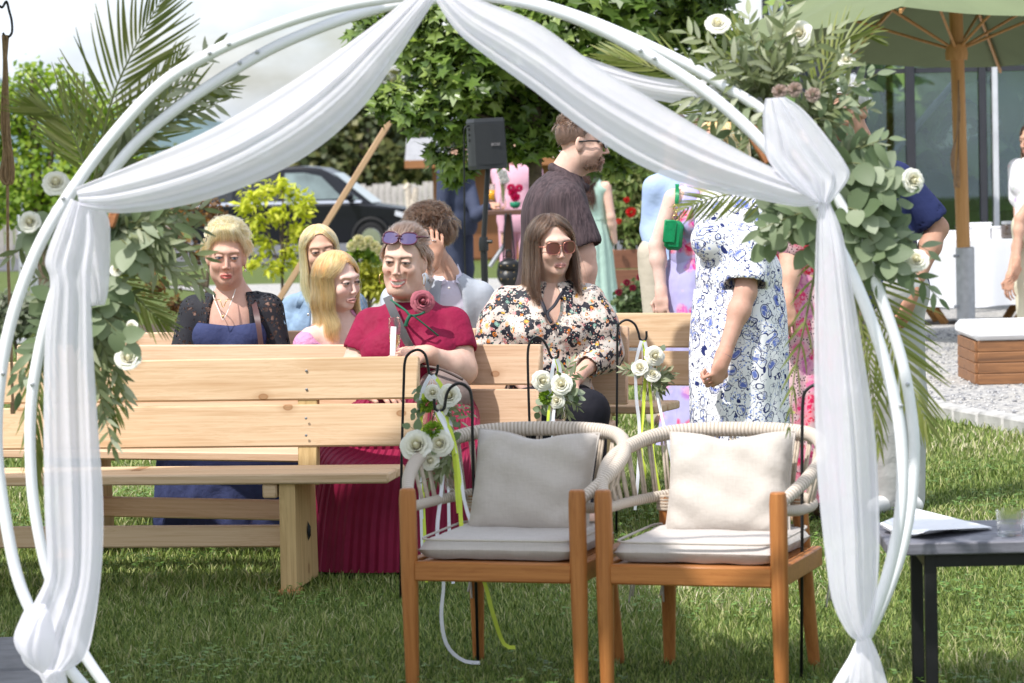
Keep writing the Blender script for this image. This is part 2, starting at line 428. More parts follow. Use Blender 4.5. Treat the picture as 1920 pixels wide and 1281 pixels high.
# ---------------------------------------------------------------- benches
M_PINE = woodmat('pine', (.68, .495, .32), (.50, .31, .165), 1.0)
M_PINE_END = woodmat('pine_leg', (.60, .42, .20), (.40, .25, .10), 1.0, axis=2)
M_PINE_PINK = woodmat('pine_pale', (.66, .465, .32), (.49, .30, .18), 1.0)
M_STEEL = mat('zinc_steel', (.35, .35, .36), .4, .2, 20, metal=.9)
M_DARKM = mat('black_metal', (.012, .012, .013), .45, .2, 20, metal=.3)
BENCH_H = .79
BENCH = []
def bench(px, py, yaw, label, tint, length=2.2, n=0):
    e = G(px, py, BENCH_H)                            # right end of the backrest, top edge
    ax = V(math.cos(yaw), math.sin(yaw), 0); bk = V(-ax.y, ax.x, 0)
    root = thing('wooden_bench', label, 'bench', (e.x, e.y, 0), yaw, 'wooden benches in rows')
    wood = (M_PINE, M_PINE_PINK)[tint]
    # local frame: origin under the backrest's right end, x along the bench, y away from the sitter (backwards)
    def plank(nm, c, d, m=wood, rot=None, bev=.006):
        o = MB().box((0, 0, 0), d, bev=bev).build(nm, m, root, local=True); o.location = c
        if rot: o.rotation_euler = rot
        return o
    L = length
    ph = .150; tilt = R(-6)
    plank('backrest_plank', (-L/2, .0, BENCH_H-ph/2), (L, .042, ph), rot=(tilt, 0, 0))
    plank('backrest_plank', (-L/2, -.017, BENCH_H-ph-.014-ph/2), (L-.01, .042, ph), rot=(tilt, 0, 0))
    plank('seat_plank', (-L/2-.04, -.17, .42-.0175), (L, .145, .035))
    plank('seat_plank', (-L/2-.04, -.325, .42-.0175), (L, .145, .035))
    for x in (-.40, -L+.40):
        lg = MB()
        # plank leg: wide along y, slightly tapering to the top
        v = []
        for (y0, y1, z) in ((-.385, -.045, .022), (-.37, -.06, .385)):
            for xx in (-.028, .028): v += [(x+xx, y0, z), (x+xx, y1, z)]
        lg.add(v, [(0, 1, 3, 2), (4, 6, 7, 5), (0, 4, 5, 1), (2, 3, 7, 6), (0, 2, 6, 4), (1, 5, 7, 3)])
        o = lg.build('leg', M_PINE_END, root, local=True)
        plank('foot_pad', (x, -.36, .011), (.075, .09, .022), mat('foot_pad', (.50, .22, .09), .7))
        plank('seat_bearer', (x-.06, -.215, .36), (.05, .33, .05))
        pl = MB(); pl.box((x, -.008, .56), (.07, .045, .44), (tilt, 0, 0), .004); pl.build('back_post', M_PINE_END, root, local=True)
        w = MB(); w.add([(x+.031, -.205, .235), (x+.031, -.195, .20), (x+.031, -.205, .165), (x+.031, -.215, .20), (x+.041, -.205, .215), (x+.041, -.205, .185)],
                        [(0, 3, 4), (0, 4, 1), (4, 3, 5), (4, 5, 1), (5, 3, 2), (5, 2, 1), (0, 1, 2, 3)])
        if x > -1: w.build('wedge_bracket', M_DARKM, root, local=True)
    plank('stretcher', (-L/2, -.215, .185), (L-.86, .04, .075))
    for x in (-.40, -L+.40):
        for z in (BENCH_H-.045, BENCH_H-.11, BENCH_H-.21, BENCH_H-.27): MB().lathe([(.005, 0), (.005, .002), (.003, .003)], 8, Matrix.Translation(V(x, -.0215-(.012 if z < .6 else 0)+(z-BENCH_H)*.1+.006, z)) @ Matrix.Rotation(R(90), 4, 'X')).build('screw', M_STEEL, root, local=True)
    BENCH.append((e, ax, bk))
    return root
bench(785, 668, R(-9), 'empty pale pine bench in the front row beneath the black hooks', 0)
bench(1015, 646, R(-21), 'pine bench carrying the woman in the maroon dress', 1)
bench(1178, 612, R(-12), 'pine bench where the woman in the patterned blouse sits', 1)
bench(1303, 587, R(-24), 'rearmost pine bench ending behind the blue paisley dress', 0)
# ---------------------------------------------------------------- rope armchairs
M_TEAK = woodmat('acacia', (.42, .17, .05), (.26, .085, .022), 1.0, knots=False, axis=2, rough=.4)
M_TEAKX = woodmat('acacia_rail', (.42, .17, .05), (.26, .085, .022), 1.0, knots=False, axis=0, rough=.4)
def m_rope():
    t = NT('rope'); at = t.new('ShaderNodeAttribute', attribute_name='wrap')
    w = t.math('SINE', t.math('MULTIPLY', at.outputs['Fac'], 6.2832))
    c = t.ramp(t.math('ADD', t.math('MULTIPLY', w, .5), .5), [(0, (.36, .30, .235)), (.3, (.55, .475, .40)), (1, (.64, .565, .49))])
    t.base(c); t.set(Roughness=.85, Specular_IOR_Level=.2); t.bump(w, .35, .004); return t.m
M_ROPE = m_rope()
def m_linen(name, col, dark):
    t = NT(name); v = t.coord(); n = t.noise(v, 5, 4); a = t.noise(t.coord((500, 30, 30)), 1, 2); b = t.noise(t.coord((30, 30, 500)), 1, 2)
    c = t.mix(.5, t.ramp(a.outputs[0], [(.3, dark), (.7, col)]), t.ramp(b.outputs[0], [(.3, dark), (.7, col)]))
    c = t.mix(.3, c, t.ramp(n.outputs[0], [(.3, dark), (.7, col)]))
    t.base(c); t.set(Roughness=.95, Specular_IOR_Level=.1, Sheen_Weight=.2)
    n2 = t.noise(v, 16, 3); t.bump(n2.outputs[0], .35, .02); return t.m
M_LINEN = m_linen('linen', (.56, .515, .47), (.46, .415, .375))
M_LINEN2 = m_linen('linen_seat', (.56, .52, .49), (.46, .42, .395))
def softbox(c, d, bul=.5, nu=20, pw=2.6, seed=0, wrinkle=.004, dip=0, ex=.42, ew=4):
    """a stuffed cushion: superellipse outline, bulging faces, slack corners (local x, z wide, y thick)"""
    rg = random.Random(seed); mb = MB(); rows = {1: [], -1: []}
    ph = [rg.uniform(0, 6.28) for _ in range(8)]
    for sd in (1, -1):
        g = []
        for i in range(nu+1):
            row = []
            for j in range(nu+1):
                u, w = -1+2*i/nu, -1+2*j/nu
                e = (1-abs(u)**ew)*(1-abs(w)**ew); th = d[1]/2*(e**ex)
                pinch = 1-.055*(1-u*u)*abs(w)**3; pinch2 = 1-.055*(1-w*w)*abs(u)**3
                x = u*d[0]/2*pinch2; z = w*d[2]/2*pinch
                if w > 0: z -= dip*math.exp(-(u/.35)**2)*w**2
                wr = wrinkle*(math.sin(7*u+4*w+ph[0])*math.sin(5*w-3*u+ph[1])+.6*math.sin(15*u*w+ph[2])+.8*math.sin(9*(abs(u)+abs(w))+ph[3])*abs(u*w))
                row.append(V(c[0]+x, c[1]+sd*(th+wr*e**.3), c[2]+z))
            g.append(row)
        mb.grid(g if sd > 0 else [r[::-1] for r in g])
    return mb
def armchair(px, py, rz, label, cl, pl, prt, seed):
    """px,py: where the front left foot meets the lawn line of the chair"""
    o0 = P(px, py[0], py[1]); o0.z = 0
    root = thing('rope_armchair', label, 'armchair', o0, rz, 'armchairs for the couple')
    W, D = .49, .47
    hx = W/2
    for sx in (-1, 1):
        MB().lathe([(.016, 0), (.019, .02), (.0245, .30), (.0245, .535), (.022, .561), (.018, .565)], 14, Matrix.Translation(V(sx*hx, 0, 0))).build('front_post', M_TEAK, root, local=True)
        # rear leg splays backwards
        MB().tube([(sx*(hx-.03), D+.045, 0), (sx*(hx-.045), D+.0, .30), (sx*(hx-.05), D-.02, .50)], [.017, .024, .023], 12).build('rear_leg', M_TEAK, root, local=True)
        MB().box((sx*hx, D/2, .335), (.03, D-.05, .055), bev=.004).build('side_rail', M_TEAKX, root, local=True)
    MB().box((0, -.001, .335), (W-.035, .03, .055), bev=.005).build('front_rail', M_TEAKX, root, local=True)
    MB().box((0, D-.01, .335), (W-.12, .03, .055), bev=.005).build('rear_rail', M_TEAKX, root, local=True)
    MB().box((0, D/2, .352), (W-.05, D-.06, .012)).build('seat_board', M_TEAKX, root, local=True)
    # hoops: lower runs round the rear legs, upper rises to the crest; both start at the front posts
    low = crom([(-hx, .01, .515), (-hx-.025, .14, .50), (-hx-.015, .34, .495), (-hx+.07, D+.02, .50), (0, D+.06, .505), (hx-.07, D+.02, .50), (hx+.015, .34, .495), (hx+.025, .14, .50), (hx, .01, .515)], 10)
    up = crom([(-hx, .01, .53), (-hx-.045, .15, .585), (-hx-.05, .32, .635), (-hx+.035, D+.045, .672), (0, D+.10, .68), (hx-.035, D+.045, .672), (hx+.05, .32, .635), (hx+.045, .15, .585), (hx, .01, .53)], 10)
    def wrapped(nm, pts, r):
        pts = resample(pts, 220); me_ = MB().tube(pts, r, 10); me = me_.mesh(nm, M_ROPE, True)
        L = sum((b-a).length for a, b in zip(pts, pts[1:])); wv = np.repeat(np.linspace(0, L/.0115, 220), 10); attr(me, 'wrap', wv)
        return link(nm, me, root, local=True)
    n = len(low); prof = [.021+.011*abs(math.sin(math.pi*i/219))**.5 for i in range(220)]
    wrapped('lower_hoop', low, [.015]*220); wrapped('upper_hoop', up, [p*.68 for p in prof])
    lo, uo = resample(low, 61), resample(up, 61)
    proto = None
    for i in range(9, 52, 2):
        a, b = lo[i], uo[i]
        if (b-a).length < .03: continue
        for off in (-.006, .006):
            t_ = (lo[i+1]-lo[i-1]).normalized()*off
            me = MB().tube([a+t_, (a+b)/2+t_*.8, b+t_], .0042, 6).mesh('rope_strand', mat('rope_plain', (.50, .42, .34), .85, .2, 60), True)
            link('rope_strand', me, root, local=True)
    for sx in (-1, 1):
        for k in range(5): MB().tube([(sx*(hx-.049)+.027*math.cos(a), D-.012+.027*math.sin(a), .462+k*.009) for a in np.linspace(0, 6.2, 13)], .0048, 6).build('rope_lashing', mat('rope_plain', (.5, .42, .34)), root, local=True)
    # loose cushions are things of their own
    m = Matrix.Translation(o0) @ Matrix.Rotation(rz, 4, 'Z')
    sc = softbox((0, 0, 0), (.455, .062, .43), seed=seed, wrinkle=.0015, nu=28, ex=.3, ew=12)
    q = m @ Matrix.Translation(V(0, D/2+.0, .391)) @ Matrix.Rotation(R(90), 4, 'X')
    mb = MB()
    mb.add([q @ v for v in map(Vector, sc.v)], sc.f)
    so = thing('seat_cushion', cl, 'cushion', m @ V(0, D/2, .36), rz, 'seat cushions'); mb.build('pad', M_LINEN2, so, smooth=True)
    pip = crom([q @ V(.452/2*math.copysign(abs(math.cos(a))**.2, math.cos(a)), .028, .427/2*math.copysign(abs(math.sin(a))**.2, math.sin(a))) for a in np.linspace(0, 2*math.pi, 40, endpoint=False)], 2, closed=True)
    MB().tube(pip, .0035, 6, closed=True).build('piping', M_LINEN, so, smooth=True)
    for (tx, ty, s2) in ((hx+.028, D-.02, 1), (-hx+.02, D-.0, -1)):
        kn = m @ V(tx, ty, .36)
        MB().tube(crom([kn, kn+V(.01*s2, -.01, -.03), kn+V(.004, -.012, -.09), kn+V(-.008*s2, -.015, -.17)], 5), .004, 5, flat=.4).build('tie_tape', M_LINEN2, so, smooth=True)
        MB().tube(crom([kn, kn+V(.004*s2, -.02, -.03), kn+V(.012, -.02, -.08), kn+V(.002*s2, -.025, -.15)], 5), .004, 5, flat=.4).build('tie_tape', M_LINEN2, so, smooth=True)
        MB().ell(kn, (.009, .009, .008), 8, 6).build('tie_knot', M_LINEN2, so, smooth=True)
    pc = softbox((0, 0, 0), (.365, .15, .315), seed=seed+3, wrinkle=.006, dip=.022, nu=30)
    q = m @ Matrix.Translation(V(prt[0], D-.085, .537)) @ Matrix.Rotation(R(-20), 4, 'X') @ Matrix.Rotation(prt[1], 4, 'Y')
    mb = MB(); mb.add([q @ v for v in map(Vector, pc.v)], pc.f)
    po = thing('throw_pillow', pl, 'pillow', m @ V(0, D-.1, .41), rz, 'pillows on the armchairs'); mb.build('cover', M_LINEN, po, smooth=True)
    sq = [q @ V(x, 0, z) for x, z in [(u*.1825*(1-.055*(1-w*w)*abs(u)**3), w*.1575*(1-.055*(1-u*u)*abs(w)**3)-(.022*math.exp(-(u/.35)**2)*w**2 if w > 0 else 0)) for u, w in [(-1+2*k/12, -1) for k in range(12)]+[(1, -1+2*k/12) for k in range(12)]+[(1-2*k/12, 1) for k in range(12)]+[(-1, 1-2*k/12) for k in range(12)]]]
    MB().tube(sq, .0035, 6, closed=True).build('seam', M_LINEN, po, smooth=True)
    return root
armchair(931, (1300, 8.2), R(-17), 'acacia and rope armchair, the left one standing in shade', 'grey seat cushion tied on the left rope armchair', 'grey linen pillow on the shaded left armchair', (.005, R(2)), 1)
armchair(1301, (1300, 8.03), R(-19), 'acacia and rope armchair, the sunlit right one', 'cream seat cushion tied on the right rope armchair', 'cream linen pillow on the sunlit right armchair', (.01, R(-1)), 2)
# ---------------------------------------------------------------- shade: a big parasol out of frame on the left, its foot and rope are in view
M_CONC = mat('concrete', (.20, .20, .21), .9, .2, 12, .3, 90)
M_GALV = mat('galvanised', (.42, .43, .45), .45, .15, 15, metal=.7)
M_CANV = mat('green_canvas', (.15, .182, .09), .9, .06, 3, .1, 200)
M_POLE = woodmat('parasol_wood', (.50, .27, .10), (.34, .16, .05), 1.0, knots=False, axis=2)
def parasol(base, h, half, label, rz=0, rim=.5, pole_r=.045, lean=V(0, 0, 0), tilt=0.0, slab=True, sleeve=True, nseg=4, m=None):
    root = thing('parasol', label, 'parasol', base, rz, 'market parasols')
    MB().tube([(0, 0, .02), (lean.x*.5, lean.y*.5, h*.5), (lean.x, lean.y, h+.1)], pole_r, 16).build('pole', M_POLE, root, local=True)
    if sleeve:
        MB().lathe([(pole_r+.018, 0), (pole_r+.018, .72), (pole_r+.006, .725)], 16).build('ground_sleeve', M_GALV, root, local=True)
        for z in (.28, .66): MB().tube([(pole_r+.015, 0, z), (-pole_r-.05, 0, z)], .012, 8).build('clamp_bolt', M_GALV, root, local=True)
    if slab:
        for (x, y) in ((-.31, -.31), (.31, -.31), (-.31, .31), (.31, .31)):
            MB().box((x, y, .045), (.60, .60, .075), bev=.015).build('base_slab', M_CONC, root, local=True)
    top = V(lean.x, lean.y, h+.05); N = nseg*2
    cor = []
    for k in range(N):
        a = 2*math.pi*k/N+math.pi/4; r = half*math.sqrt(2) if (k % 2 == 0 and nseg == 4) else half
        cor.append(V(lean.x+r*math.cos(a), lean.y+r*math.sin(a), h-rim-tilt*r*math.sin(a+rz)))
    for k in range(N):
        a, b = cor[k], cor[(k+1) % N]; g = []
        for i in range(7):
            s = i/6; row = []
            for j in range(7):
                q = a.lerp(b, j/6); p = top.lerp(q, s)
                sag = .10*math.sin(math.pi*j/6)*s*half/1.8; p = p+(top-q)*.0; p.z -= sag*.6; p = p.lerp(top, .03*math.sin(math.pi*j/6)*s); row.append(p)
            g.append(row)
        MB().grid(g).build('canopy_panel', m or M_CANV, root, local=True, smooth=True)
        rb = MB(); rb.box((0, 0, 0), ((a-top).length*1.02, .018, .026)); d = (a-top); dn = d.normalized()
        o = rb.build('rib', M_POLE, root, local=True); o.matrix_basis = Matrix.Translation((a+top)/2-V(0, 0, .03)) @ dn.to_track_quat('X', 'Z').to_matrix().to_4x4()
        hub = V(lean.x*.8, lean.y*.8, h-.62*rim-.35); e = top.lerp(a, .52)-V(0, 0, .04)
        MB().tube([hub, e], .011, 8).build('strut', M_POLE, root, local=True)
    MB().lathe([(pole_r+.03, 0), (pole_r+.035, .05), (pole_r+.02, .12)], 14, Matrix.Translation(V(lean.x*.8, lean.y*.8, h-.62*rim-.42))).build('runner', M_POLE, root, local=True)
    return root
pr = parasol(V(-1.90, 8.25, 0), 2.75, 1.32, 'big parasol standing mostly outside the left edge on concrete slabs', rz=R(4), rim=.42, sleeve=False)
MB().tube([V(-.05, 0, .20), V(.42, -.05, .205)], .017, 12).build('foot_tube', M_GALV, pr, local=True)
M_CORD = mat('brown_cord', (.30, .19, .11), .9, .25, 90, .4, 300)
def rope_hank():
    Y = 8.3; root = thing('hanging_rope', 'brown looped cord hanging from a dark hook at left edge', 'rope', P(20, 800, Y))
    MB().tube(crom([P(-4, 8, Y), P(4, 14, Y), P(12, 3, Y), P(17, 20, Y), P(22, 40, Y), P(22, 62, Y), P(13, 70, Y), P(5, 62, Y)], 6), .0035, 8).build('hook', M_DARKM, root)
    for k in range(7):
        a = random.uniform(-6, 6); b = random.uniform(-8, 10)
        pts = [P(6+k*1.5, 66, Y), P(9+a*.5, 130, Y), P(8+a, 220, Y), P(8+b, 290, Y), P(4+b*1.6, 330, Y), P(14+b, 345, Y), P(20+b*.8, 318, Y), P(14+a, 250, Y), P(12+a*.3, 140, Y), P(8, 66, Y)]
        MB().tube(crom([p+V(0, random.uniform(-.01, .01), 0) for p in pts], 6), .0034, 6).build('cord_loop', M_CORD, root)
    MB().tube(crom([P(10, 250, Y), P(14, 350, Y), P(15, 480, Y), P(20, 620, Y), P(24, 760, Y)], 6), .0042, 6).build('cord_tail', M_CORD, root)
    MB().lathe([(.007, 0), (.0075, .03), (.004, .032)], 8, Matrix.Translation(P(24.5, 776, Y))).build('cord_end', M_CORD, root)
    # upper cord runs up to the parasol rib
    MB().tube([P(-4, 8, Y), V(P(-4, 8, Y).x-.02, Y, 2.22)], .004, 6).build('cord_tail', M_CORD, root)
rope_hank()
# ---------------------------------------------------------------- arch
M_WPIPE = mat('white_pipe', (.80, .81, .84), .38, .03, 8, spec=.5)
YF, YR = 7.2, 7.45
FRONT = [(560, 1444), (380, 1440), (240, 1372), (160, 1290), (100, 1215), (60, 1150), (30, 1072), (8, 960), (-4, 870), (-6, 790), (0, 715), (12, 640), (35, 556), (75, 457), (125, 372), (205, 262), (300, 160), (390, 103), (480, 62), (590, 24), (700, 0), (840, -14), (960, 0), (1040, 20), (1120, 52), (1220, 106), (1330, 178), (1420, 258), (1500, 350), (1535, 397), (1582, 482), (1626, 582), (1660, 682), (1685, 790), (1692, 890), (1685, 985), (1660, 1092), (1620, 1196), (1572, 1290), (1500, 1380), (1400, 1430), (1240, 1444)]
REAR = [(640, 1410), (480, 1408), (330, 1385), (240, 1335), (185, 1268), (140, 1195), (108, 1120), (84, 1055), (64, 950), (57, 860), (57, 780), (64, 710), (82, 620), (112, 520), (152, 425), (225, 302), (330, 205), (480, 107), (590, 56), (700, 18), (780, 2), (880, -6), (980, 2), (1080, 30), (1180, 70), (1290, 122), (1355, 160), (1430, 208), (1505, 280), (1572, 375), (1602, 432), (1644, 535), (1690, 672), (1711, 790), (1714, 865), (1706, 960), (1682, 1062), (1640, 1165), (1585, 1262), (1530, 1340), (1440, 1395), (1300, 1408)]
arch = thing('wedding_arch', 'white double hoop wedding arch framing the whole gathering', 'arch', V(0, YF, 0))
MB().tube(crom([P(x, y, YF) for x, y in FRONT], 6), .0148, 14).build('front_hoop', M_WPIPE, arch, smooth=True)
MB().tube(crom([P(x, y, YR) for x, y in REAR], 6), .0142, 14).build('rear_hoop', M_WPIPE, arch, smooth=True)
for (x, y) in ((120, 372), (394, 100), (430, 83), (1200, 95), (1226, 110), (1533, 392), (1622, 1196), (8, 700), (1688, 760)):
    p = P(x, y, YF); MB().lathe([(.0055, 0), (.0055, .004), (.003, .0055)], 10, Matrix.Translation(p-V(0, .0145, 0)) @ Matrix.Rotation(R(90), 4, 'X')).build('bolt', M_GALV, arch)
for (x, y) in ((450, 118), (483, 98), (62, 720), (1700, 720)):
    p = P(x, y, YR); MB().lathe([(.0055, 0), (.0055, .004), (.003, .0055)], 10, Matrix.Translation(p-V(0, .014, 0)) @ Matrix.Rotation(R(90), 4, 'X')).build('bolt', M_GALV, arch)
for i, j in ((2, 2), (39, 39)):
    MB().tube([P(*FRONT[i], YF), P(*REAR[j], YR)], .012, 10).build('spreader_bar', M_WPIPE, arch)
for x in (-.62, .42): MB().box((x, (YF+YR)/2, .012), (.16, .5, .02), bev=.004).build('foot_plate', M_WPIPE, arch)
# ---------------------------------------------------------------- drapes
def m_sheer(name, tr):
    t = NT(name); t.base((.895, .88, .945)); t.set(Roughness=.8, Specular_IOR_Level=.15, Sheen_Weight=.15)
    a = t.noise(t.coord((1, 1, 1)), 24, 4, .6); a.inputs['Distortion'].default_value = .8; t.bump(a.outputs[0], .16, .012)
    mx = t.translucent((.93, .91, .98), .55)
    tp = t.new('ShaderNodeBsdfTransparent'); m2 = t.new('ShaderNodeMixShader'); m2.inputs[0].default_value = tr
    t.link(mx.outputs[0], m2.inputs[1]); t.link(tp.outputs[0], m2.inputs[2]); t.link(m2.outputs[0], t.out.inputs[0]); return t.m
M_SHEER = m_sheer('sheer_white', .09); M_SHEER2 = m_sheer('sheer_thin', .22)
def drape(name, label, A, B, Y, folds, amp, bulge=.0, nu=60, nv=70, seed=0, gather=(1, 1), m=None, dy=(0, 0), parent=None, big=0.0):
    """cloth hung between two edge lines given as image points at distance Y; folds run along its length"""
    rg = random.Random(seed); ph = [rg.uniform(0, 6.28) for _ in range(6)]
    a = resample(crom([P(x, y, Y) for x, y in A], 6), nu); b = resample(crom([P(x, y, Y) for x, y in B], 6), nu); g = []
    for i in range(nu):
        u = i/(nu-1); row = []
        for j in range(nv):
            v = j/(nv-1)
            vv = v+.028*math.sin(5*u+ph[3]+6*v)*math.sin(math.pi*v)
            p = a[i].lerp(b[i], vv)
            w = (b[i]-a[i]).length
            tap = min(1, .35+w*4)
            d = amp*.40*tap*(math.sin(2*math.pi*folds*v+ph[0]+1.3*math.sin(2.2*u+ph[1]))+.5*math.sin(2*math.pi*folds*1.73*v+ph[2]+1.9*math.sin(1.7*u+ph[4]))+.12*math.sin(2*math.pi*folds*2.9*v+ph[5]+3*u))
            d += bulge*math.sin(math.pi*v)*math.sin(math.pi*u)**.5+big*math.sin(2*math.pi*v+ph[4]+u*2)
            p = p+V(0, -d+dy[0]+(dy[1]-dy[0])*u, 0); row.append(p)
        g.append(row)
    if parent is not None: return MB().grid(g).build(name, m or M_SHEER, parent, smooth=True)
    o = MB().grid(g).build(name, m or M_SHEER, None, smooth=True); tag(o, label, 'drape', 'white drapes on the arch'); return o
drape('draped_cloth', 'white cloth swag rising from the left hoop to the arch top',
      [(142, 352), (250, 308), (400, 240), (560, 145), (680, 62), (750, 8), (790, -30)], [(150, 388), (215, 400), (310, 392), (410, 368), (510, 328), (600, 275), (680, 202), (735, 125), (790, 40), (835, -30)], 7.14, 3.4, .014, .05, 90, 90, 3)
drape('draped_cloth', 'white cloth swag falling from the arch top to the right hoop',
      [(828, -30), (905, 2), (1010, 45), (1120, 125), (1230, 190), (1350, 262), (1450, 315), (1545, 352)], [(800, -30), (850, 52), (915, 108), (1000, 170), (1090, 240), (1190, 305), (1300, 350), (1420, 374), (1500, 388), (1550, 378)], 7.13, 3.1, .014, .05, 90, 90, 8)
drape('draped_cloth', 'white cloth strip slung behind the right hoop under the palm leaf',
      [(1060, 92), (1130, 118), (1200, 140), (1270, 150), (1340, 152), (1425, 180)], [(1080, 150), (1140, 168), (1200, 182), (1280, 196), (1370, 200), (1450, 215)], 7.5, 3.2, .010, .03, 50, 50, 4)
drape('draped_cloth', 'gathered white cloth knot spread over the right hoop joint',
      [(1435, 185), (1430, 215), (1432, 255), (1440, 300), (1480, 345), (1530, 378)], [(1472, 182), (1505, 205), (1545, 250), (1585, 305), (1592, 335), (1556, 382)], 7.10, 4.0, .012, .012, 50, 80, 5, m=M_SHEER)
drape('draped_cloth', 'long white cloth tail hanging down the left side of the arch',
      [(132, 372), (104, 430), (84, 490), (94, 530), (84, 640), (82, 800), (84, 950), (88, 1070), (62, 1135), (38, 1190), (44, 1240), (76, 1266)], [(168, 386), (176, 450), (170, 520), (174, 640), (184, 800), (193, 920), (194, 1010), (188, 1100), (176, 1180), (164, 1225), (142, 1248), (112, 1262)], 7.14, 3.0, .015, .035, 100, 80, 6, big=.012)
drape('draped_cloth', 'short white cloth tail hanging behind the long left one',
      [(140, 378), (128, 430), (140, 480), (160, 530), (172, 574)], [(192, 384), (206, 420), (206, 500), (203, 545), (196, 572)], 7.26, 2.6, .012, .03, 40, 50, 7)
drape('draped_cloth', 'white cloth knot bulging at the foot of the left hoop',
      [(84, 1132), (52, 1138), (36, 1165), (26, 1195), (34, 1222), (60, 1250)], [(94, 1150), (100, 1175), (104, 1200), (100, 1225), (92, 1250), (80, 1264)], 7.05, 2.5, .010, .05, 40, 50, 9)
drape('draped_cloth', 'white cloth end trailing below the left knot',
      [(66, 1255), (80, 1280), (88, 1320), (92, 1380)], [(122, 1258), (128, 1285), (134, 1320), (150, 1380)], 7.12, 2.5, .008, .02, 24, 40, 10)
drape('draped_cloth', 'long sheer white cloth tail hanging down the right side of the arch',
      [(1536, 372), (1530, 450), (1527, 600), (1528, 760), (1534, 900), (1548, 1040), (1562, 1130), (1590, 1188), (1612, 1205)], [(1556, 380), (1580, 440), (1602, 560), (1622, 680), (1640, 800), (1648, 920), (1650, 1030), (1644, 1120), (1632, 1190)], 7.12, 4.0, .013, .035, 90, 70, 11, m=m_sheer('sheer_tail', .13), big=.012)
drape('draped_cloth', 'white cloth end flaring below the right hoop crossing',
      [(1608, 1196), (1600, 1230), (1590, 1281), (1575, 1350)], [(1632, 1196), (1648, 1230), (1664, 1281), (1690, 1350)], 7.16, 3.2, .008, .02, 30, 50, 12)
# ---------------------------------------------------------------- side table on the right
M_SLAB = woodmat('grey_slab', (.17, .17, .20), (.085, .085, .10), 1.0, knots=False, rough=.5)
def side_table():
    zt = .455; a = G(1692, 1019, zt); root = thing('side_table', 'low dark grey side table with square black legs', 'table', (a.x, a.y, 0))
    ang = R(-2); ax = V(math.cos(ang), math.sin(ang), 0); bk = V(-ax.y, ax.x, 0)
    def loc(x, y, z): return V(a.x, a.y, z)+ax*x+bk*y
    m = Matrix.Translation(V(a.x, a.y, 0)) @ Matrix.Rotation(ang, 4, 'Z')
    for k in range(3): MB().box((.45, .075+k*.152, zt-.0165), (.98, .148, .033), bev=.004, M=m).build('top_plank', M_SLAB, root)
    for x, y in ((.045, .045), (.86, .045), (.045, .40), (.86, .40)):
        MB().box((x+.03, y, (zt-.033)/2), (.032, .032, zt-.034), bev=.002, M=m).build('leg', M_DARKM, root)
    for y in (.045, .40): MB().box((.48, y, zt-.053), (.84, .03, .03), M=m).build('rail', M_DARKM, root)
    for x in (.075, .89): MB().box((x, .225, zt-.053), (.03, .33, .03), M=m).build('rail', M_DARKM, root)
    # papers
    def sheet(name, label, pts, z, lift):
        q = [G(x, y, zt) for x, y in pts]; v = []; n = 8
        top = [[q[0].lerp(q[1], i/n).lerp(q[3].lerp(q[2], i/n), j/n)+V(0, 0, z+lift*(i/n-.5)**2*4*(1-j/n)) for j in range(n+1)] for i in range(n+1)]
        o = MB().grid(top).grid([[p-V(0, 0, .004) for p in r][::-1] for r in top]).build(name, mat('paper', (.86, .86, .88), .7, .02), None, smooth=True); tag(o, label, 'paper'); return o
    sheet('paper_sheet', 'white booklet lying open on the grey side table', [(1650, 1000), (1742, 1014), (1862, 994), (1716, 958)], .007, .02)
    b = G(1880, 1014, zt)
    g = thing('water_glass', 'small clear tumbler of water on the grey side table', 'glass', b)
    gl = NT('clear_glass'); gl.base((1, 1, 1)); gl.set(Roughness=.02, Transmission_Weight=1.0, IOR=1.2, Alpha=.42, Specular_IOR_Level=.8); MATS['glass'] = gl.m
    b = b+V(.035, .09, 0)
    MB().lathe([(.0, .002), (.034, .002), (.038, .07), (.0355, .07), (.032, .01), (0, .01)], 24, Matrix.Translation(b), close=False).build('tumbler', gl.m, g)
    MB().lathe([(0, .011), (.0318, .011), (.034, .04), (0, .04)], 24, Matrix.Translation(b), close=False).build('water', gl.m, g)
side_table()
# ---------------------------------------------------------------- leaves and flowers shared by bouquets and arrangements
def leaf_mesh(name, L, Wd, m, prof=None, curl=.15, n=6, fold=.15, tip=1.0):
    prof = prof or (lambda t: math.sin(math.pi*min(1, t**.8))**.9)
    g = []
    for i in range(n+1):
        t = i/n; w = max(.0008, Wd/2*prof(t)) if 0 < i < n else .0008
        z = -curl*L*(t*t)*tip; row = [V(-w, L*t, z+fold*w), V(0, L*t, z), V(w, L*t, z+fold*w)]; g.append(row)
    return MB().grid(g).mesh(name, m, True)
M_OLIVE = leafmat('olive_leaf', [(.11, .14, .055), (.175, .205, .095), (.25, .28, .155), (.38, .40, .28)], .5, .25)
M_EUC = leafmat('eucalyptus_leaf', [(.10, .145, .07), (.155, .205, .105), (.215, .265, .155), (.31, .355, .245)], .5, .25)
M_PALM = leafmat('palm_leaflet', [(.11, .14, .03), (.16, .195, .045), (.22, .245, .07), (.27, .28, .10)], .4, .3)
M_STEM = mat('green_stem', (.16, .17, .07), .7)
OLIVE = [leaf_mesh('olive_leaf', .058, .0145, M_OLIVE, curl=c) for c in (.05, .2, -.12)]
EUC = [leaf_mesh('eucalyptus_leaf', .052, .040, M_EUC, lambda t: math.sin(math.pi*t**.75)**.7, curl=c, n=8) for c in (.05, .25, -.15)]
EUCL = [leaf_mesh('eucalyptus_leaf', .085, .028, M_EUC, curl=c, n=8) for c in (.15, .3)]
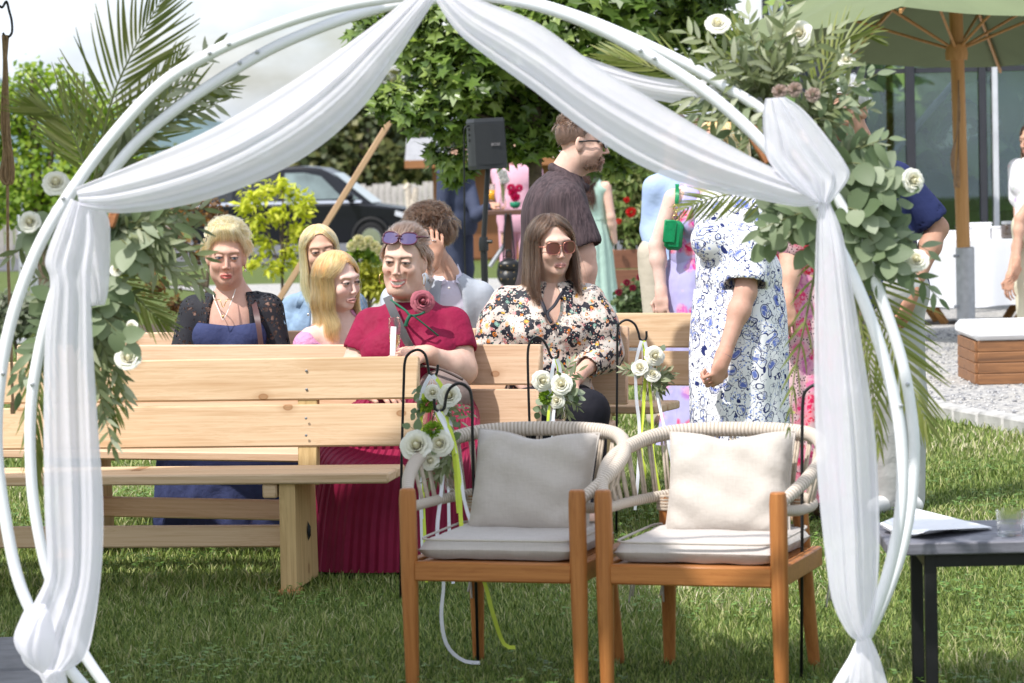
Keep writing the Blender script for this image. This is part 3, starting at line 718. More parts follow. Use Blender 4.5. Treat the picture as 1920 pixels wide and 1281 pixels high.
PALML = [leaf_mesh('palm_leaflet', .24, .0095, M_PALM, lambda t: min(1, .55+t*2)*(1-t**3)**.8, curl=c, n=8, fold=.35) for c in (.10, .24)]
M_ROSE = None
def m_rose():
    t = NT('rose_petal'); at = t.new('ShaderNodeAttribute', attribute_name='rnd')
    c = t.ramp(at.outputs['Fac'], [(0, (.84, .79, .56)), (.35, (.86, .83, .68)), (1, (.88, .87, .79))]); t.base(c); t.set(Roughness=.6, Specular_IOR_Level=.2); t.translucent(c, .25); return t.m
M_ROSE = m_rose()
def rose_mesh(seed, r=.034):
    rg = random.Random(seed); mb = MB(); rn = []; op = rg.uniform(-.12, .12)
    rings = [(3, .20, .95), (4, .36, 1.02), (5, .54, 1.0), (6, .74, .92), (7, .94, .74)]
    for ri, (n, rad, hh) in enumerate(rings):
        for k in range(n):
            a0 = 2*math.pi*k/n+rg.uniform(-.2, .2)+ri*.5; wd = 2*math.pi/n*.72
            g = []
            for i in range(6):
                t = i/5; row = []
                for j in range(7):
                    s = -1+2*j/6; a = a0+s*wd; flare = .45+.55*t**.6+(.10*ri*t*t if t > .6 else 0)
                    rr = r*rad*flare*(1+.05*rg.uniform(-1, 1)); z = r*((hh+op*ri*.4)*1.1*t*(1-.22*s*s*(.5+.5*t))-.15) - (.10*ri*r*max(0, t-.75)*4)
                    row.append(V(rr*math.cos(a), rr*math.sin(a), z))
                g.append(row)
            mb.grid(g); rn += [min(1, .05+ri*.22+rg.uniform(-.1, .1))]*42
    mb.lathe([(.002, -.02), (.004, -.012), (r*.5, -r*.12), (r*.2, r*.3)], 8, close=False); rn += [.5]*32
    n0 = mb.n; mb.lathe([(r*.30, 0), (r*.27, r*.55), (r*.16, r*.86), (r*.05, r*.93)], 9); rn += [.12]*(mb.n-n0)
    me = mb.mesh('rose', M_ROSE, True); attr(me, 'rnd', rn); return me
ROSES = [rose_mesh(s) for s in (1, 2, 3, 4, 5)]
def orient(pos, d, up=V(0, -.3, 1), s=1.0, roll=0):
    d = Vector(d).normalized(); x = d.cross(Vector(up))
    x = x.normalized() if x.length > 1e-5 else d.orthogonal().normalized(); z = x.cross(d)
    m = Matrix(((x.x, d.x, z.x), (x.y, d.y, z.y), (x.z, d.z, z.z))).to_4x4()
    return Matrix.Translation(Vector(pos)) @ m @ Matrix.Rotation(roll, 4, 'Y') @ Matrix.Scale(s, 4)
def put(name, me, m, parent):
    o = bpy.data.objects.new(name, me); COL.objects.link(o); o.parent = parent
    o.matrix_parent_inverse = MW[parent.name].inverted(); o.matrix_basis = m; MW[o.name] = m.copy(); return o
def sprig(name, parent, pts, leaves, n, s=1.0, ang=55, rg=random, pair=True, stem=.0016, t0=.12, leafname='leaf'):
    c = resample(crom(pts, 6), 24)
    st = MB().tube(c, [stem*(1-.6*i/23) for i in range(24)], 5).build(name, M_STEM, parent, smooth=True)
    for k in range(n):
        t = t0+(1-t0)*k/(n-1); f = t*22.99; i = int(f); p = c[i].lerp(c[min(23, i+1)], f-i); d = (c[min(23, i+1)]-c[max(0, i-1)]).normalized()
        side = d.cross(V(0, -1, .15)).normalized(); nrm = side.cross(d)
        sg = 1 if k % 2 else -1; phi = rg.uniform(-.9, .9)
        sd = (side*math.cos(phi)+nrm*math.sin(phi))*sg
        a = R(ang+rg.uniform(-18, 18)) if t < .97 else R(8)
        ld = d*math.cos(a)+sd*math.sin(a)+V(0, 0, -.12)
        put(leafname, rg.choice(leaves), orient(p, ld, V(rg.uniform(-.5, .5), -1, rg.uniform(.0, .9)), s*rg.uniform(.75, 1.15)*(1-.35*t)), st)
    return st
def palm(parent, pts, n, ll, rg=random, nrm=V(0, -1, .1), a0=62, a1=18, droop=.0, sides=(1, -1)):
    c = resample(crom(pts, 6), 40)
    st = MB().tube(c, [.0045*(1-.8*i/39) for i in range(40)], 6).build('palm_frond', mat('palm_rib', (.17, .19, .06), .5), parent, smooth=True)
    for k in range(n):
        t = .12+.88*k/(n-1); f = t*38.99; i = int(f); p = c[i].lerp(c[min(39, i+1)], f-i); d = (c[min(39, i+1)]-c[max(0, i-1)]).normalized()
        side = d.cross(nrm).normalized()
        for sg in sides:
            a = R(a0+(a1-a0)*t+rg.uniform(-4, 4)); L = ll*(math.sin(math.pi*(.22+.70*t))**.7)*rg.uniform(.9, 1.08)/.24
            ld = d*math.cos(a)+side*sg*math.sin(a)+V(0, rg.uniform(-.08, .08), -droop+rg.uniform(-.04, .04))
            m = orient(p, ld, nrm+side*sg*.5+V(rg.uniform(-.2, .2), 0, rg.uniform(-.2, .2)), 1); m = m @ Matrix.Diagonal((L**.3, L, L, 1))
            put('leaflet', rg.choice(PALML), m, st)
    return st
def ribbon(parent, pts, w, m, name='ribbon', tw=0.0):
    c = resample(crom(pts, 8), 40); g = []
    for i, p in enumerate(c):
        d = (c[min(39, i+1)]-c[max(0, i-1)]).normalized(); a = tw*i/39+.5*math.sin(i*.2)
        sd = d.cross(V(0, -1, 0)); sd = sd.normalized() if sd.length > 1e-4 else V(1, 0, 0); sd = sd*math.cos(a)+V(0, -1, 0)*math.sin(a)
        g.append([p-sd*w/2, p, p+sd*w/2])
    return MB().grid(g).build(name, m, parent, smooth=True)
M_RIBW = mat('ribbon_white', (.82, .83, .90), .5, .02); M_RIBY = mat('ribbon_lime', (.62, .74, .08), .5, .04)
M_BALL = leafmat('green_puff', [(.14, .25, .02), (.24, .38, .04), (.34, .47, .07)], .8, .2)
def puff_mesh(r=.03, n=420):
    rg = random.Random(3); v = []; f = []; rn = []
    for i in range(n):
        z = rg.uniform(-1, 1); a = rg.uniform(0, 6.28); q = math.sqrt(1-z*z); d = V(q*math.cos(a), q*math.sin(a), z); e = d.orthogonal().normalized(); e.rotate(Matrix.Rotation(rg.uniform(0, 6), 3, d))
        k = len(v); rr = r*rg.uniform(.85, 1.1); v += [d*r*.5+e*.002, d*rr+e*.0026, d*rr*1.08, d*rr-e*.0026, d*r*.5-e*.002]; f.append((k, k+1, k+2, k+3, k+4)); rn += [rg.random()]*5
    mb = MB(); mb.add(v, f); me = mb.mesh('green_puff', M_BALL, False); attr(me, 'rnd', rn); return me
PUFF = puff_mesh()
def hook(pts, foot, Y, label):
    a = P(foot[0], foot[1], Y); a.z = 0
    root = thing('shepherd_hook', label, 'hook', a, 0, 'black shepherd hooks')
    c = crom([P(x, y, Y) for x, y in pts], 8); c = [V(a.x, a.y, -.02)]+c
    MB().tube(c, .0046, 8).build('rod', M_DARKM, root, smooth=True)
    return c[-4]
GL = MATS['glass']
def jar(root, p, s=1.0):
    MB().lathe([(0, .0), (.024*s, .0), (.028*s, .012), (.028*s, .055*s), (.02*s, .066*s), (.021*s, .085*s), (.0195*s, .085*s), (.0185*s, .066*s), (.0265*s, .054*s), (.0265*s, .012), (0, .004)], 20, Matrix.Translation(p), close=False).build('glass_jar', GL, root, smooth=True)
def bouquet(label, at, jarp, roses, puffs, Y, seed, leaves, ribs):
    rg = random.Random(seed); c = P(*jarp, Y); root = thing('hanging_bouquet', label, 'bouquet', c, 0, 'rose bouquets on the hooks')
    jar(root, c-V(0, 0, .0)); neck = c+V(0, 0, .085); h = P(*at, Y)
    MB().tube([h, neck+V(-.02, 0, -.01)], .0012, 5).build('cord', M_RIBW, root); MB().tube([h, neck+V(.02, 0, -.01)], .0012, 5).build('cord', M_RIBW, root)
    for (x, y, r) in roses:
        p = P(x, y, Y)-V(0, .035, 0); put('rose', rg.choice(ROSES), Matrix.Translation(p) @ V(rg.uniform(-.35, .35), -1, rg.uniform(.1, .7)).to_track_quat('Z', 'Y').to_matrix().to_4x4() @ Matrix.Scale(r*.85/.034, 4), root)
        MB().tube([p+V(0, .01, -.01), (p+neck)/2+V(0, .01, 0), neck-V(0, 0, .06)], .002, 5).build('stem', M_STEM, root)
    for (x, y, r) in puffs: put('green_puff', PUFF, Matrix.Translation(P(x, y, Y)-V(0, .025, 0)) @ Matrix.Scale(r/.03, 4), root)
    for (x, y, kind, s) in leaves:
        e = P(x, y, Y)+V(0, rg.uniform(-.03, .03), 0)
        if kind == 'e': sprig('eucalyptus_sprig', root, [neck, neck.lerp(e, .5)+V(0, -.02, .015), e], EUC, 5, s, 60, rg, t0=.4)
        else: sprig('olive_sprig', root, [neck, neck.lerp(e, .5)+V(0, -.02, .02), e], OLIVE, 11, s, 45, rg, t0=.25)
    for (pts, m, w) in ribs: ribbon(root, [P(x, y, Y)+V(0, -.02-.02*rg.random(), 0) for x, y in pts], w, m)
    return root
hook([(753, 860), (757, 720), (759, 680), (766, 664), (783, 656), (797, 665), (803, 690), (805, 701), (812, 705), (819, 699), (821, 684)], (750, 1100), 9.95, 'black iron hook rising before the front bench end')
bouquet('white rose bouquet hung from the hook at the front bench end', (810, 706), (806, 815), [(843, 742, .036), (812, 735, .026), (828, 768, .02)], [(800, 757, .027)], 9.93, 21,
        [(780, 735, 'e', 1), (778, 775, 'e', .9), (880, 775, 'o', 1), (865, 790, 'o', 1), (845, 800, 'o', .9), (870, 760, 'o', .8)],
        [([(808, 702), (792, 735), (785, 800), (788, 900), (792, 1000), (795, 1085)], M_RIBW, .013), ([(812, 702), (824, 720), (838, 750), (846, 800), (842, 900), (843, 1000), (850, 1092)], M_RIBW, .012), ([(806, 704), (796, 730), (790, 800), (793, 900), (797, 1010), (800, 1090)], M_RIBY, .011), ([(813, 703), (828, 722), (836, 760), (848, 850), (858, 930), (868, 985)], M_RIBY, .012)])
hook([(890, 1000), (886, 820), (884, 745), (875, 725), (860, 719), (845, 727), (837, 742), (833, 764), (825, 771), (816, 766), (814, 748)], (896, 1235), 8.62, 'black iron hook planted behind the shaded left armchair')
bouquet('white rose bouquet drooping beside the left armchair arm', (824, 772), (852, 918), [(783, 836, .042), (826, 830, .036), (806, 862, .026)], [(812, 806, .028)], 8.6, 22,
        [(770, 800, 'e', .9), (850, 790, 'e', .8), (778, 890, 'o', 1), (800, 905, 'o', 1), (820, 900, 'o', 1), (790, 870, 'o', .9), (840, 870, 'o', .9), (765, 880, 'e', .7)],
        [([(822, 772), (845, 820), (862, 880), (872, 940), (890, 985), (925, 1003)], M_RIBW, .011), ([(822, 770), (836, 800), (830, 900), (820, 1000), (832, 1085), (828, 1150), (838, 1205), (868, 1236), (900, 1240)], M_RIBW, .011), ([(826, 772), (850, 820), (862, 900), (868, 1000), (905, 1080), (925, 1150), (945, 1205), (966, 1210)], M_RIBY, .012), ([(820, 772), (830, 800), (848, 830), (855, 890), (860, 960)], M_RIBY, .012)])
hook([(993, 800), (990, 700), (990, 658), (995, 640), (1006, 632), (1019, 639), (1027, 653), (1033, 669), (1040, 673), (1046, 668), (1047, 657)], (996, 1050), 10.62, 'black iron hook before the patterned blouse woman')
bouquet('white rose bouquet hung before the patterned blouse woman', (1040, 674), (1046, 790), [(1016, 713, .035), (1053, 720, .036), (1044, 750, .027)], [(1024, 744, .026)], 10.58, 23,
        [(1080, 735, 'e', 1.1), (1085, 745, 'e', 1), (1010, 775, 'e', 1.1), (1085, 695, 'o', 1.1), (1070, 680, 'o', 1), (1065, 780, 'o', 1), (1085, 765, 'o', .8)],
        [([(1040, 672), (1034, 700), (1030, 740), (1030, 800)], M_RIBW, .014), ([(1042, 672), (1046, 700), (1030, 760), (1026, 815)], M_RIBY, .01), ([(1044, 672), (1050, 700), (1038, 770), (1036, 830)], M_RIBW, .012)])
hook([(1156, 880), (1157, 720), (1158, 620), (1163, 606), (1176, 600), (1190, 608), (1197, 624), (1200, 636), (1207, 639), (1212, 633), (1212, 621)], (1155, 980), 11.55, 'black iron hook at the end of the rear benches')
bouquet('white rose bouquet with long ribbons hung before the rear bench', (1204, 640), (1215, 755), [(1226, 667, .036), (1200, 690, .03), (1222, 702, .03)], [], 11.5, 24,
        [(1240, 660, 'e', 1), (1185, 690, 'e', .8), (1255, 715, 'o', 1.2), (1245, 725, 'o', 1.1), (1170, 695, 'o', 1), (1262, 700, 'o', 1), (1235, 735, 'o', 1)],
        [([(1202, 638), (1192, 680), (1192, 740), (1198, 800), (1196, 880), (1190, 955)], M_RIBW, .013), ([(1206, 638), (1210, 680), (1206, 760), (1200, 840), (1208, 880), (1206, 905)], M_RIBY, .014), ([(1208, 640), (1228, 720), (1240, 780), (1252, 830), (1262, 880)], M_RIBW, .013), ([(1205, 640), (1215, 700), (1222, 780), (1224, 850), (1240, 940)], M_RIBY, .011)])
hook([(1504, 1000), (1504, 820), (1506, 748), (1514, 730), (1530, 722), (1546, 732), (1552, 750), (1556, 766), (1564, 768), (1570, 756)], (1502, 1262), 8.25, 'black iron hook standing right of the sunlit armchair')
# ---------------------------------------------------------------- smooth solids for bodies and clothes
class SDF:
    def __init__(s): s.p = []
    def cap(s, a, b, ra, rb=None, k=.03, sub=False, col=None):
        s.p.append(('c', NP(a), NP(b), ra, ra if rb is None else rb, k, sub)); return s
    def ell(s, c, r, rot=None, k=.03, sub=False):
        s.p.append(('e', NP(c), NP(r), np.eye(3) if rot is None else np.array(rot), 0, k, sub)); return s
    def grown(s, g, sel=None):
        o = SDF()
        for q in s.p:
            if q[6]: o.p.append(q)
            elif q[0] == 'c': o.p.append(('c', q[1], q[2], q[3]+g, q[4]+g, q[5], False))
            else: o.p.append(('e', q[1], q[2]+g, q[3], 0, q[5], False))
        return o
    def bounds(s):
        lo = np.full(3, 1e9); hi = -lo
        for q in s.p:
            if q[6]: continue
            if q[0] == 'c':
                r = max(q[3], q[4]); a, b = np.minimum(q[1], q[2])-r, np.maximum(q[1], q[2])+r
            else: r = q[2].max(); a, b = q[1]-r, q[1]+r
            lo = np.minimum(lo, a); hi = np.maximum(hi, b)
        return lo, hi
    def field(s, lo, hi, h):
        n = np.maximum(((hi-lo)/h).astype(int)+1, 2); F = np.full(n, .2, dtype=np.float32)
        ax = [lo[i]+h*np.arange(n[i]) for i in range(3)]
        for q in s.p:
            k = q[5]
            if q[0] == 'c':
                r = max(q[3], q[4]); a, b = np.minimum(q[1], q[2])-r, np.maximum(q[1], q[2])+r
            else: r = q[2].max(); a, b = q[1]-r, q[1]+r
            m = k+.025; i0 = np.clip(((a-m-lo)/h).astype(int), 0, n); i1 = np.clip(((b+m-lo)/h).astype(int)+2, 0, n)
            if (i1 <= i0).any(): continue
            X = ax[0][i0[0]:i1[0], None, None]; Y = ax[1][None, i0[1]:i1[1], None]; Z = ax[2][None, None, i0[2]:i1[2]]
            if q[0] == 'c':
                ba = q[2]-q[1]; bb = max(1e-9, ba@ba)
                x, y, z = X-q[1][0], Y-q[1][1], Z-q[1][2]
                t = np.clip((x*ba[0]+y*ba[1]+z*ba[2])/bb, 0, 1)
                d = np.sqrt((x-t*ba[0])**2+(y-t*ba[1])**2+(z-t*ba[2])**2)-(q[3]+(q[4]-q[3])*t)
            else:
                x, y, z = X-q[1][0], Y-q[1][1], Z-q[1][2]; M = q[3]
                u = [x*M[0, i]+y*M[1, i]+z*M[2, i] for i in range(3)]; r_ = q[2]
                k0 = np.sqrt((u[0]/r_[0])**2+(u[1]/r_[1])**2+(u[2]/r_[2])**2)+1e-9
                k1 = np.sqrt((u[0]/r_[0]**2)**2+(u[1]/r_[1]**2)**2+(u[2]/r_[2]**2)**2)+1e-9
                d = k0*(k0-1)/k1
            sl = tuple(slice(i0[i], i1[i]) for i in range(3)); f = F[sl]
            if q[6]:
                d = -d; hh = np.maximum(k-np.abs(f-d), 0)/k; F[sl] = np.maximum(f, d)+hh*hh*k*.25
            else:
                hh = np.maximum(k-np.abs(f-d), 0)/k; F[sl] = np.minimum(f, d)-hh*hh*k*.25
        return F, ax
    def mesh(s, h, cut=None, box=None, disp=None):
        lo, hi = s.bounds() if box is None else (NP(box[0]), NP(box[1]))
        if box is None: lo, hi = lo-.03, hi+.03
        F, ax = s.field(lo, hi, h)
        if cut is not None:
            X, Y, Z = np.meshgrid(*ax, indexing='ij', sparse=True); F = cut(F, X, Y, Z).astype(np.float32)
        v, f = nets(F); v = v*h+lo
        return v, f
def nets(F):
    n = F.shape; S = F < 0
    c = np.zeros(tuple(x-1 for x in n), dtype=np.int8)
    offs = [(i, j, k) for i in (0, 1) for j in (0, 1) for k in (0, 1)]
    for (i, j, k) in offs: c += S[i:n[0]-1+i, j:n[1]-1+j, k:n[2]-1+k]
    I = np.argwhere((c > 0) & (c < 8)); idx = np.full(c.shape, -1, dtype=np.int32); idx[tuple(I.T)] = np.arange(len(I))
    val = {o: F[I[:, 0]+o[0], I[:, 1]+o[1], I[:, 2]+o[2]] for o in offs}
    acc = np.zeros((len(I), 3)); cnt = np.zeros(len(I))
    for a in offs:
        for d in range(3):
            if a[d] == 0:
                b = list(a); b[d] = 1; b = tuple(b); fa, fb = val[a], val[b]; m = (fa < 0) != (fb < 0)
                t = np.where(m, fa/np.where(fa-fb == 0, 1, fa-fb), 0)
                p = np.array(a, dtype=float)[None].repeat(len(I), 0); p[:, d] += t
                acc[m] += p[m]; cnt[m] += 1
    V_ = I+acc/np.maximum(cnt, 1)[:, None]
    faces = []
    for d in range(3):
        e, g = (d+1) % 3, (d+2) % 3
        A = S; sl0 = [slice(None)]*3; sl1 = [slice(None)]*3; sl0[d] = slice(0, n[d]-1); sl1[d] = slice(1, n[d])
        ch = A[tuple(sl0)] != A[tuple(sl1)]; E = np.argwhere(ch)
        ok = (E[:, e] >= 1) & (E[:, g] >= 1) & (E[:, e] < n[e]-1) & (E[:, g] < n[g]-1); E = E[ok]
        if len(E) == 0: continue
        def cell(de, dg):
            q = E.copy(); q[:, e] += de; q[:, g] += dg; return idx[q[:, 0], q[:, 1], q[:, 2]]
        q = np.stack([cell(-1, -1), cell(0, -1), cell(0, 0), cell(-1, 0)], 1)
        inside = A[tuple(E.T)]; q[~inside] = q[~inside][:, ::-1]
        faces.append(q)
    Fc = np.concatenate(faces) if faces else np.zeros((0, 4), dtype=int)
    return V_, Fc[(Fc >= 0).all(1)]
def nrm(v): v = NP(v); return v/max(1e-9, np.linalg.norm(v))
# ---------------------------------------------------------------- skin
def m_skin(name):
    t = NT(name); at = t.new('ShaderNodeAttribute', attribute_name='Col'); mo = t.noise(t.coord(), 45, 4, .6); t.base(t.mix(.22, at.outputs['Color'], t.mix(1, at.outputs['Color'], t.ramp(mo.outputs[0], [(.35, (.72, .55, .5)), (.62, (1, 1, 1))]), 'MULTIPLY')))
    t.set(Roughness=.6, Specular_IOR_Level=.28, Subsurface_Weight=.06, Subsurface_Scale=.006)
    t.b.inputs['Subsurface Radius'].default_value = (1, .35, .2)
    n = t.noise(t.coord(), 160, 3); t.bump(n.outputs[0], .06, .003); return t.m
M_SKIN = m_skin('skin')
class Frame:
    def __init__(s, pos, yaw=0, pitch=0, roll=0, scale=1.0):
        # face looks along -Y (towards the camera) at yaw 0; positive yaw turns it to the picture's right
        s.M = Matrix.Translation(Vector(pos)) @ Matrix.Rotation(R(yaw), 4, 'Z') @ Matrix.Rotation(R(pitch), 4, 'X') @ Matrix.Rotation(R(roll), 4, 'Y') @ Matrix.Scale(scale, 4)
        s.A = np.array(s.M); s.I = np.array(s.M.inverted())
    def to(s, v): v = np.atleast_2d(v); return v@s.A[:3, :3].T+s.A[:3, 3]
    def inv(s, v): v = np.atleast_2d(v); return v@s.I[:3, :3].T+s.I[:3, 3]
    def d(s, v): return nrm(NP(v)@s.A[:3, :3].T)
def head_mesh(fr, neck_w, tone, sex='f', smile=0, lip=(.42, .12, .10), brow=(.12, .07, .04), eye=(.10, .07, .05), age=0, beard=None, fat=1.0, blush=0, h=.0026, jaw=1.0, mouth_open=0, neck_r=.053):
    s = SDF(); nb = fr.inv(NP(neck_w))[0]
    s.ell((0, .018, .038), (.073, .092, .083), k=.02)
    s.ell((0, -.016, -.030), (.0560*fat, .067, .085), k=.03)
    s.ell((0, -.062, -.092), (.021*jaw, .020, .019), k=.03)
    for x in (-1, 1):
        s.ell((x*.033*jaw*fat, -.010, -.064), (.019, .032, .022), k=.03)
        s.ell((x*.036*fat, -.062, -.028+.006*smile), (.020, .015, .016), k=.035)
        s.cap((x*.012, -.084, .028), (x*.045, -.072, .027), (.009 if sex == 'm' else .0055), .005, k=.03)
    s.cap((0, .005, -.055), nb, neck_r, neck_r*1.06, k=.035)
    if fat > 1.05: s.ell((0, -.035, -.105), (.045, .04, .02), k=.03)
    for x in (-1, 1): s.ell((x*.031, -.1055, .005), (.017, .0115, .0095), k=.018, sub=True)
    for x in (-1, 1):
        s.ell((x*.031, -.0790, .004), (.0145, .013, .0125), k=.004)
        s.cap((x*.020, -.0872, .0100), (x*.042, -.0815, .0092), .0026, .0024, k=.008)
    s.cap((0, -.0825, .016), (0, -.1025 if sex == 'f' else -.107, -.032), .0042, .0078, k=.011)
    for x in (-1, 1): s.ell((x*.0098, -.0945, -.0365), (.0055, .0080, .0055), k=.008)
    if smile:
        for x in (-1, 1):
            s.cap((x*.029, -.076, -.0585), (x*.012, -.087, -.0625), .0036, .0042, k=.006); s.cap((x*.012, -.087, -.0625), (0, -.089, -.0630), .0042, .0045, k=.005)
            s.cap((x*.029, -.076, -.0600), (x*.012, -.083, -.0795), .0036, .0050, k=.006); s.cap((x*.012, -.083, -.0795), (0, -.085, -.0825), .0050, .0052, k=.005)
        s.ell((0, -.090, -.0715), (.024, .005, .0070), k=.005, sub=True)
        for x in (-1, 1): s.cap((x*.030, -.078, -.035), (x*.029, -.076, -.062), .004, .003, k=.01, sub=True)
    else:
        s.cap((-.023, -.081, -.0665), (0, -.0915, -.0640), .0035, .005, k=.006); s.cap((.023, -.081, -.0665), (0, -.0915, -.0640), .0035, .005, k=.006)
        s.cap((-.020, -.081, -.0715-.003*mouth_open), (0, -.0895, -.0740-.005*mouth_open), .0042, .006, k=.006); s.cap((.020, -.081, -.0715-.003*mouth_open), (0, -.0895, -.0740-.005*mouth_open), .0042, .006, k=.006)
        s.cap((-.018, -.093, -.0688), (.018, -.093, -.0688), .0014+.0012*mouth_open, k=.004, sub=True)
    for x in (-1, 1):
        s.ell((x*.074, .008, -.006), (.009, .019, .031), rot=np.array(Matrix.Rotation(R(-x*22), 3, 'Z')), k=.01)
        s.ell((x*.084, .002, -.002), (.006, .010, .018), rot=np.array(Matrix.Rotation(R(-x*22), 3, 'Z')), k=.006, sub=True)
    lo = np.array([-.10, -.13, -.22]); hi = np.array([.10, .135, .135])
    lo = np.minimum(lo, nb-.075); lo[2] = min(-.13, max(-.22, nb[2]-.01)); hi[1] = max(hi[1], nb[1]+.08)
    v, f = s.mesh(h, box=(lo, hi))
    X, Y, Z = v.T; c = np.tile(np.array(tone, dtype=float), (len(v), 1))
    def blend(mask, col, a=1.0):
        m = np.clip(mask, 0, 1)[:, None]*a; c[:] = c*(1-m)+np.array(col)*m
    front = np.clip((-Y-.045)/.02, 0, 1)
    g = lambda x0, z0, sx, sz: np.exp(-(((np.abs(X)-x0)/sx)**2+((Z-z0)/sz)**2)/1.0)*front
    blend(g(.038, -.030, .020, .016), np.array(tone)*np.array((1.08, .82, .80)), .25+.35*blush)
    blend(g(0, -.035, .012, .012), np.array(tone)*np.array((1.05, .86, .84)), .3)
    if sex == 'm' and beard:
        bz = np.clip((-.046-Z)/.010, 0, 1)*np.clip((.02-Y)/.03, 0, 1)*np.clip((Z+.125)/.02, 0, 1)
        bz = np.maximum(bz, np.clip((.065-np.abs(X))*-60+1, 0, 1)*np.clip((.012-np.abs(Y-.0))/.012, 0, 1)*np.clip((.0-Z)/.01, 0, 1))
        bz = bz*(1-np.exp(-((X/.02)**2+((Z+.069)/.007)**2)))
        blend(bz, beard, .5)
    # eyes
    ex = np.abs(X)-.031; ez = Z-.004
    el = ((ex)/.0152)**2+((ez+.0)/(.0040 if smile else .0047))**2
    eyem = np.clip((1-el)*6, 0, 1)*front
    blend(eyem, (.36, .31, .29))
    gx = (ex*np.sign(X))
    ir = np.clip((1-((gx-.001)/.0070)**2-((ez-.0006)/.0070)**2)*6, 0, 1)*front*np.clip((1-el)*8, 0, 1)
    blend(ir, eye); blend(np.clip((1-((gx-.002)/.003)**2-(ez/.003)**2)*6, 0, 1)*front*eyem, (.01, .01, .01))
    lash = np.exp(-((ez-(.0046 if smile else .0052)+((ex)/.02)**2*.006)/.0029)**2)*np.clip((.0185-np.abs(ex))/.004, 0, 1)*front
    blend(lash, (.03, .02, .018) if sex == 'f' else (.12, .07, .05), .95)
    blend(np.exp(-((ez+.0058-((ex)/.02)**2*.004)/.0016)**2)*np.clip((.015-np.abs(ex))/.004, 0, 1)*front, np.array(tone)*.45, .6)
    blend(np.exp(-((ez-.0115+(ex/.02)**2*.005)/.0018)**2)*np.clip((.0185-np.abs(ex))/.004, 0, 1)*front, np.array(tone)*.62, .5)
    bl = np.exp(-((Z-.0250-.004*np.clip((np.abs(X)-.03)/.02, -1, .5)+.25*np.clip(np.abs(X)-.040, 0, 1))/(.0040 if sex == 'f' else .0048))**2)*np.clip((np.abs(X)-.010)/.006, 0, 1)*np.clip((.053-np.abs(X))/.006, 0, 1)*front
    blend(bl, brow, .95)
    # lips
    if smile:
        zc = -.0720+7*X*X
        ml = np.clip((.035-np.abs(X))/.004, 0, 1)*np.exp(-((Z+.0615-4.5*X*X)/.0034)**2)
        ml2 = np.clip((.032-np.abs(X))/.005, 0, 1)*np.exp(-((Z+.0835-20*X*X)/.0042)**2)
        ins = np.clip((.031-np.abs(X))/.003, 0, 1)*np.exp(-((Z-zc)/(.0092-.15*np.abs(X)))**6)*front
        blend(ins, (.09, .02, .02), .9)
        blend(np.clip((.0275-np.abs(X))/.003, 0, 1)*np.exp(-((Z-zc-.0020)/.0058)**4)*front, (.86, .83, .78))
        blend(np.maximum(ml, ml2)*front, lip, .85)
    else:
        wl = np.clip((.0255-np.abs(X))/.006, 0, 1)
        blend(wl*np.exp(-((Z+.0640+.10*np.abs(X)-.0012*np.exp(-((np.abs(X)-.005)/.004)**2))/.0036)**2)*front, lip, .8)
        blend(wl*np.exp(-((Z+.0738+.004*mouth_open-.10*np.abs(X))/.0042)**2)*front, lip, .8)
        blend(wl*np.exp(-((Z+.0688)/(.0012+.0016*mouth_open))**2)*front, (.10, .03, .025), .9)
    for x in (-1, 1): blend(np.exp(-(((X-x*.0075)/.003)**2+((Z+.0435)/.0020)**2))*front, np.array(tone)*.25, .7)
    if age:
        for x in (-1, 1):
            fx = .027+.45*(-.033-Z)*.3; blend(np.exp(-((np.abs(X)-.030+.12*(Z+.05))/.0016)**2)*np.clip((-.028-Z)/.006, 0, 1)*np.clip((Z+.070)/.006, 0, 1)*front, np.array(tone)*.55, .55)
            blend(np.exp(-((ez+.0155-(ex/.02)**2*.004)/.0018)**2)*np.clip((.016-np.abs(ex))/.005, 0, 1)*front, np.array(tone)*.6, .45)
        blend(np.exp(-((np.abs(X)-.024)/.0014)**2)*np.clip((-.068-Z)/.004, 0, 1)*np.clip((Z+.092)/.005, 0, 1)*front, np.array(tone)*.6, .5)
    return fr.to(v), f, c
def hand_sdf(s, wr, d, n, size=1.0, curl=.5, side=1, thumb=.6, spread=.05, curls=None):
    """wr wrist, d towards the knuckles, n out of the back of the hand, side: which side the thumb leaves from"""
    d = nrm(d); n = NP(n); n = nrm(n-d*(n@d)); x = np.cross(d, n)*side; z = size
    wr = NP(wr); kn = wr+d*.085*z
    s.ell(wr+d*.048*z, (.040*z, .050*z, .016*z), rot=np.stack([x, d, n], 1), k=.014)
    s.cap(wr-d*.01*z, wr+d*.03*z, .026*z, .026*z, k=.02)
    L = [.040, .046, .043, .034]
    for i in range(4):
        o = (1.5-i)*.0205*z; p = wr+d*(.083-.006*abs(i-1.2))*z+x*o; c = curl if curls is None else curls[i]
        dd = nrm(d+x*(1.5-i)*spread); r = (.0088-.0006*i)*z; a = 0
        for j, fr in enumerate((1, .68, .55)):
            a += c*(.9 if j == 0 else 1.1); e = p+(dd*math.cos(a)-n*math.sin(a))*L[i]*fr*z
            s.cap(p, e, r, r*.9, k=.006); p = e; r *= .9
    p = wr+d*.022*z+x*.030*z-n*.006*z; q = p+nrm(d*.6+x*.75-n*.25*thumb)*.040*z; s.cap(p, q, .0125*z, .0105*z, k=.012)
    s.cap(q, q+nrm(d*.95+x*.15*(1-thumb)-n*.35*thumb-x*.25*thumb)*.034*z, .0100*z, .0085*z, k=.008)
    return s
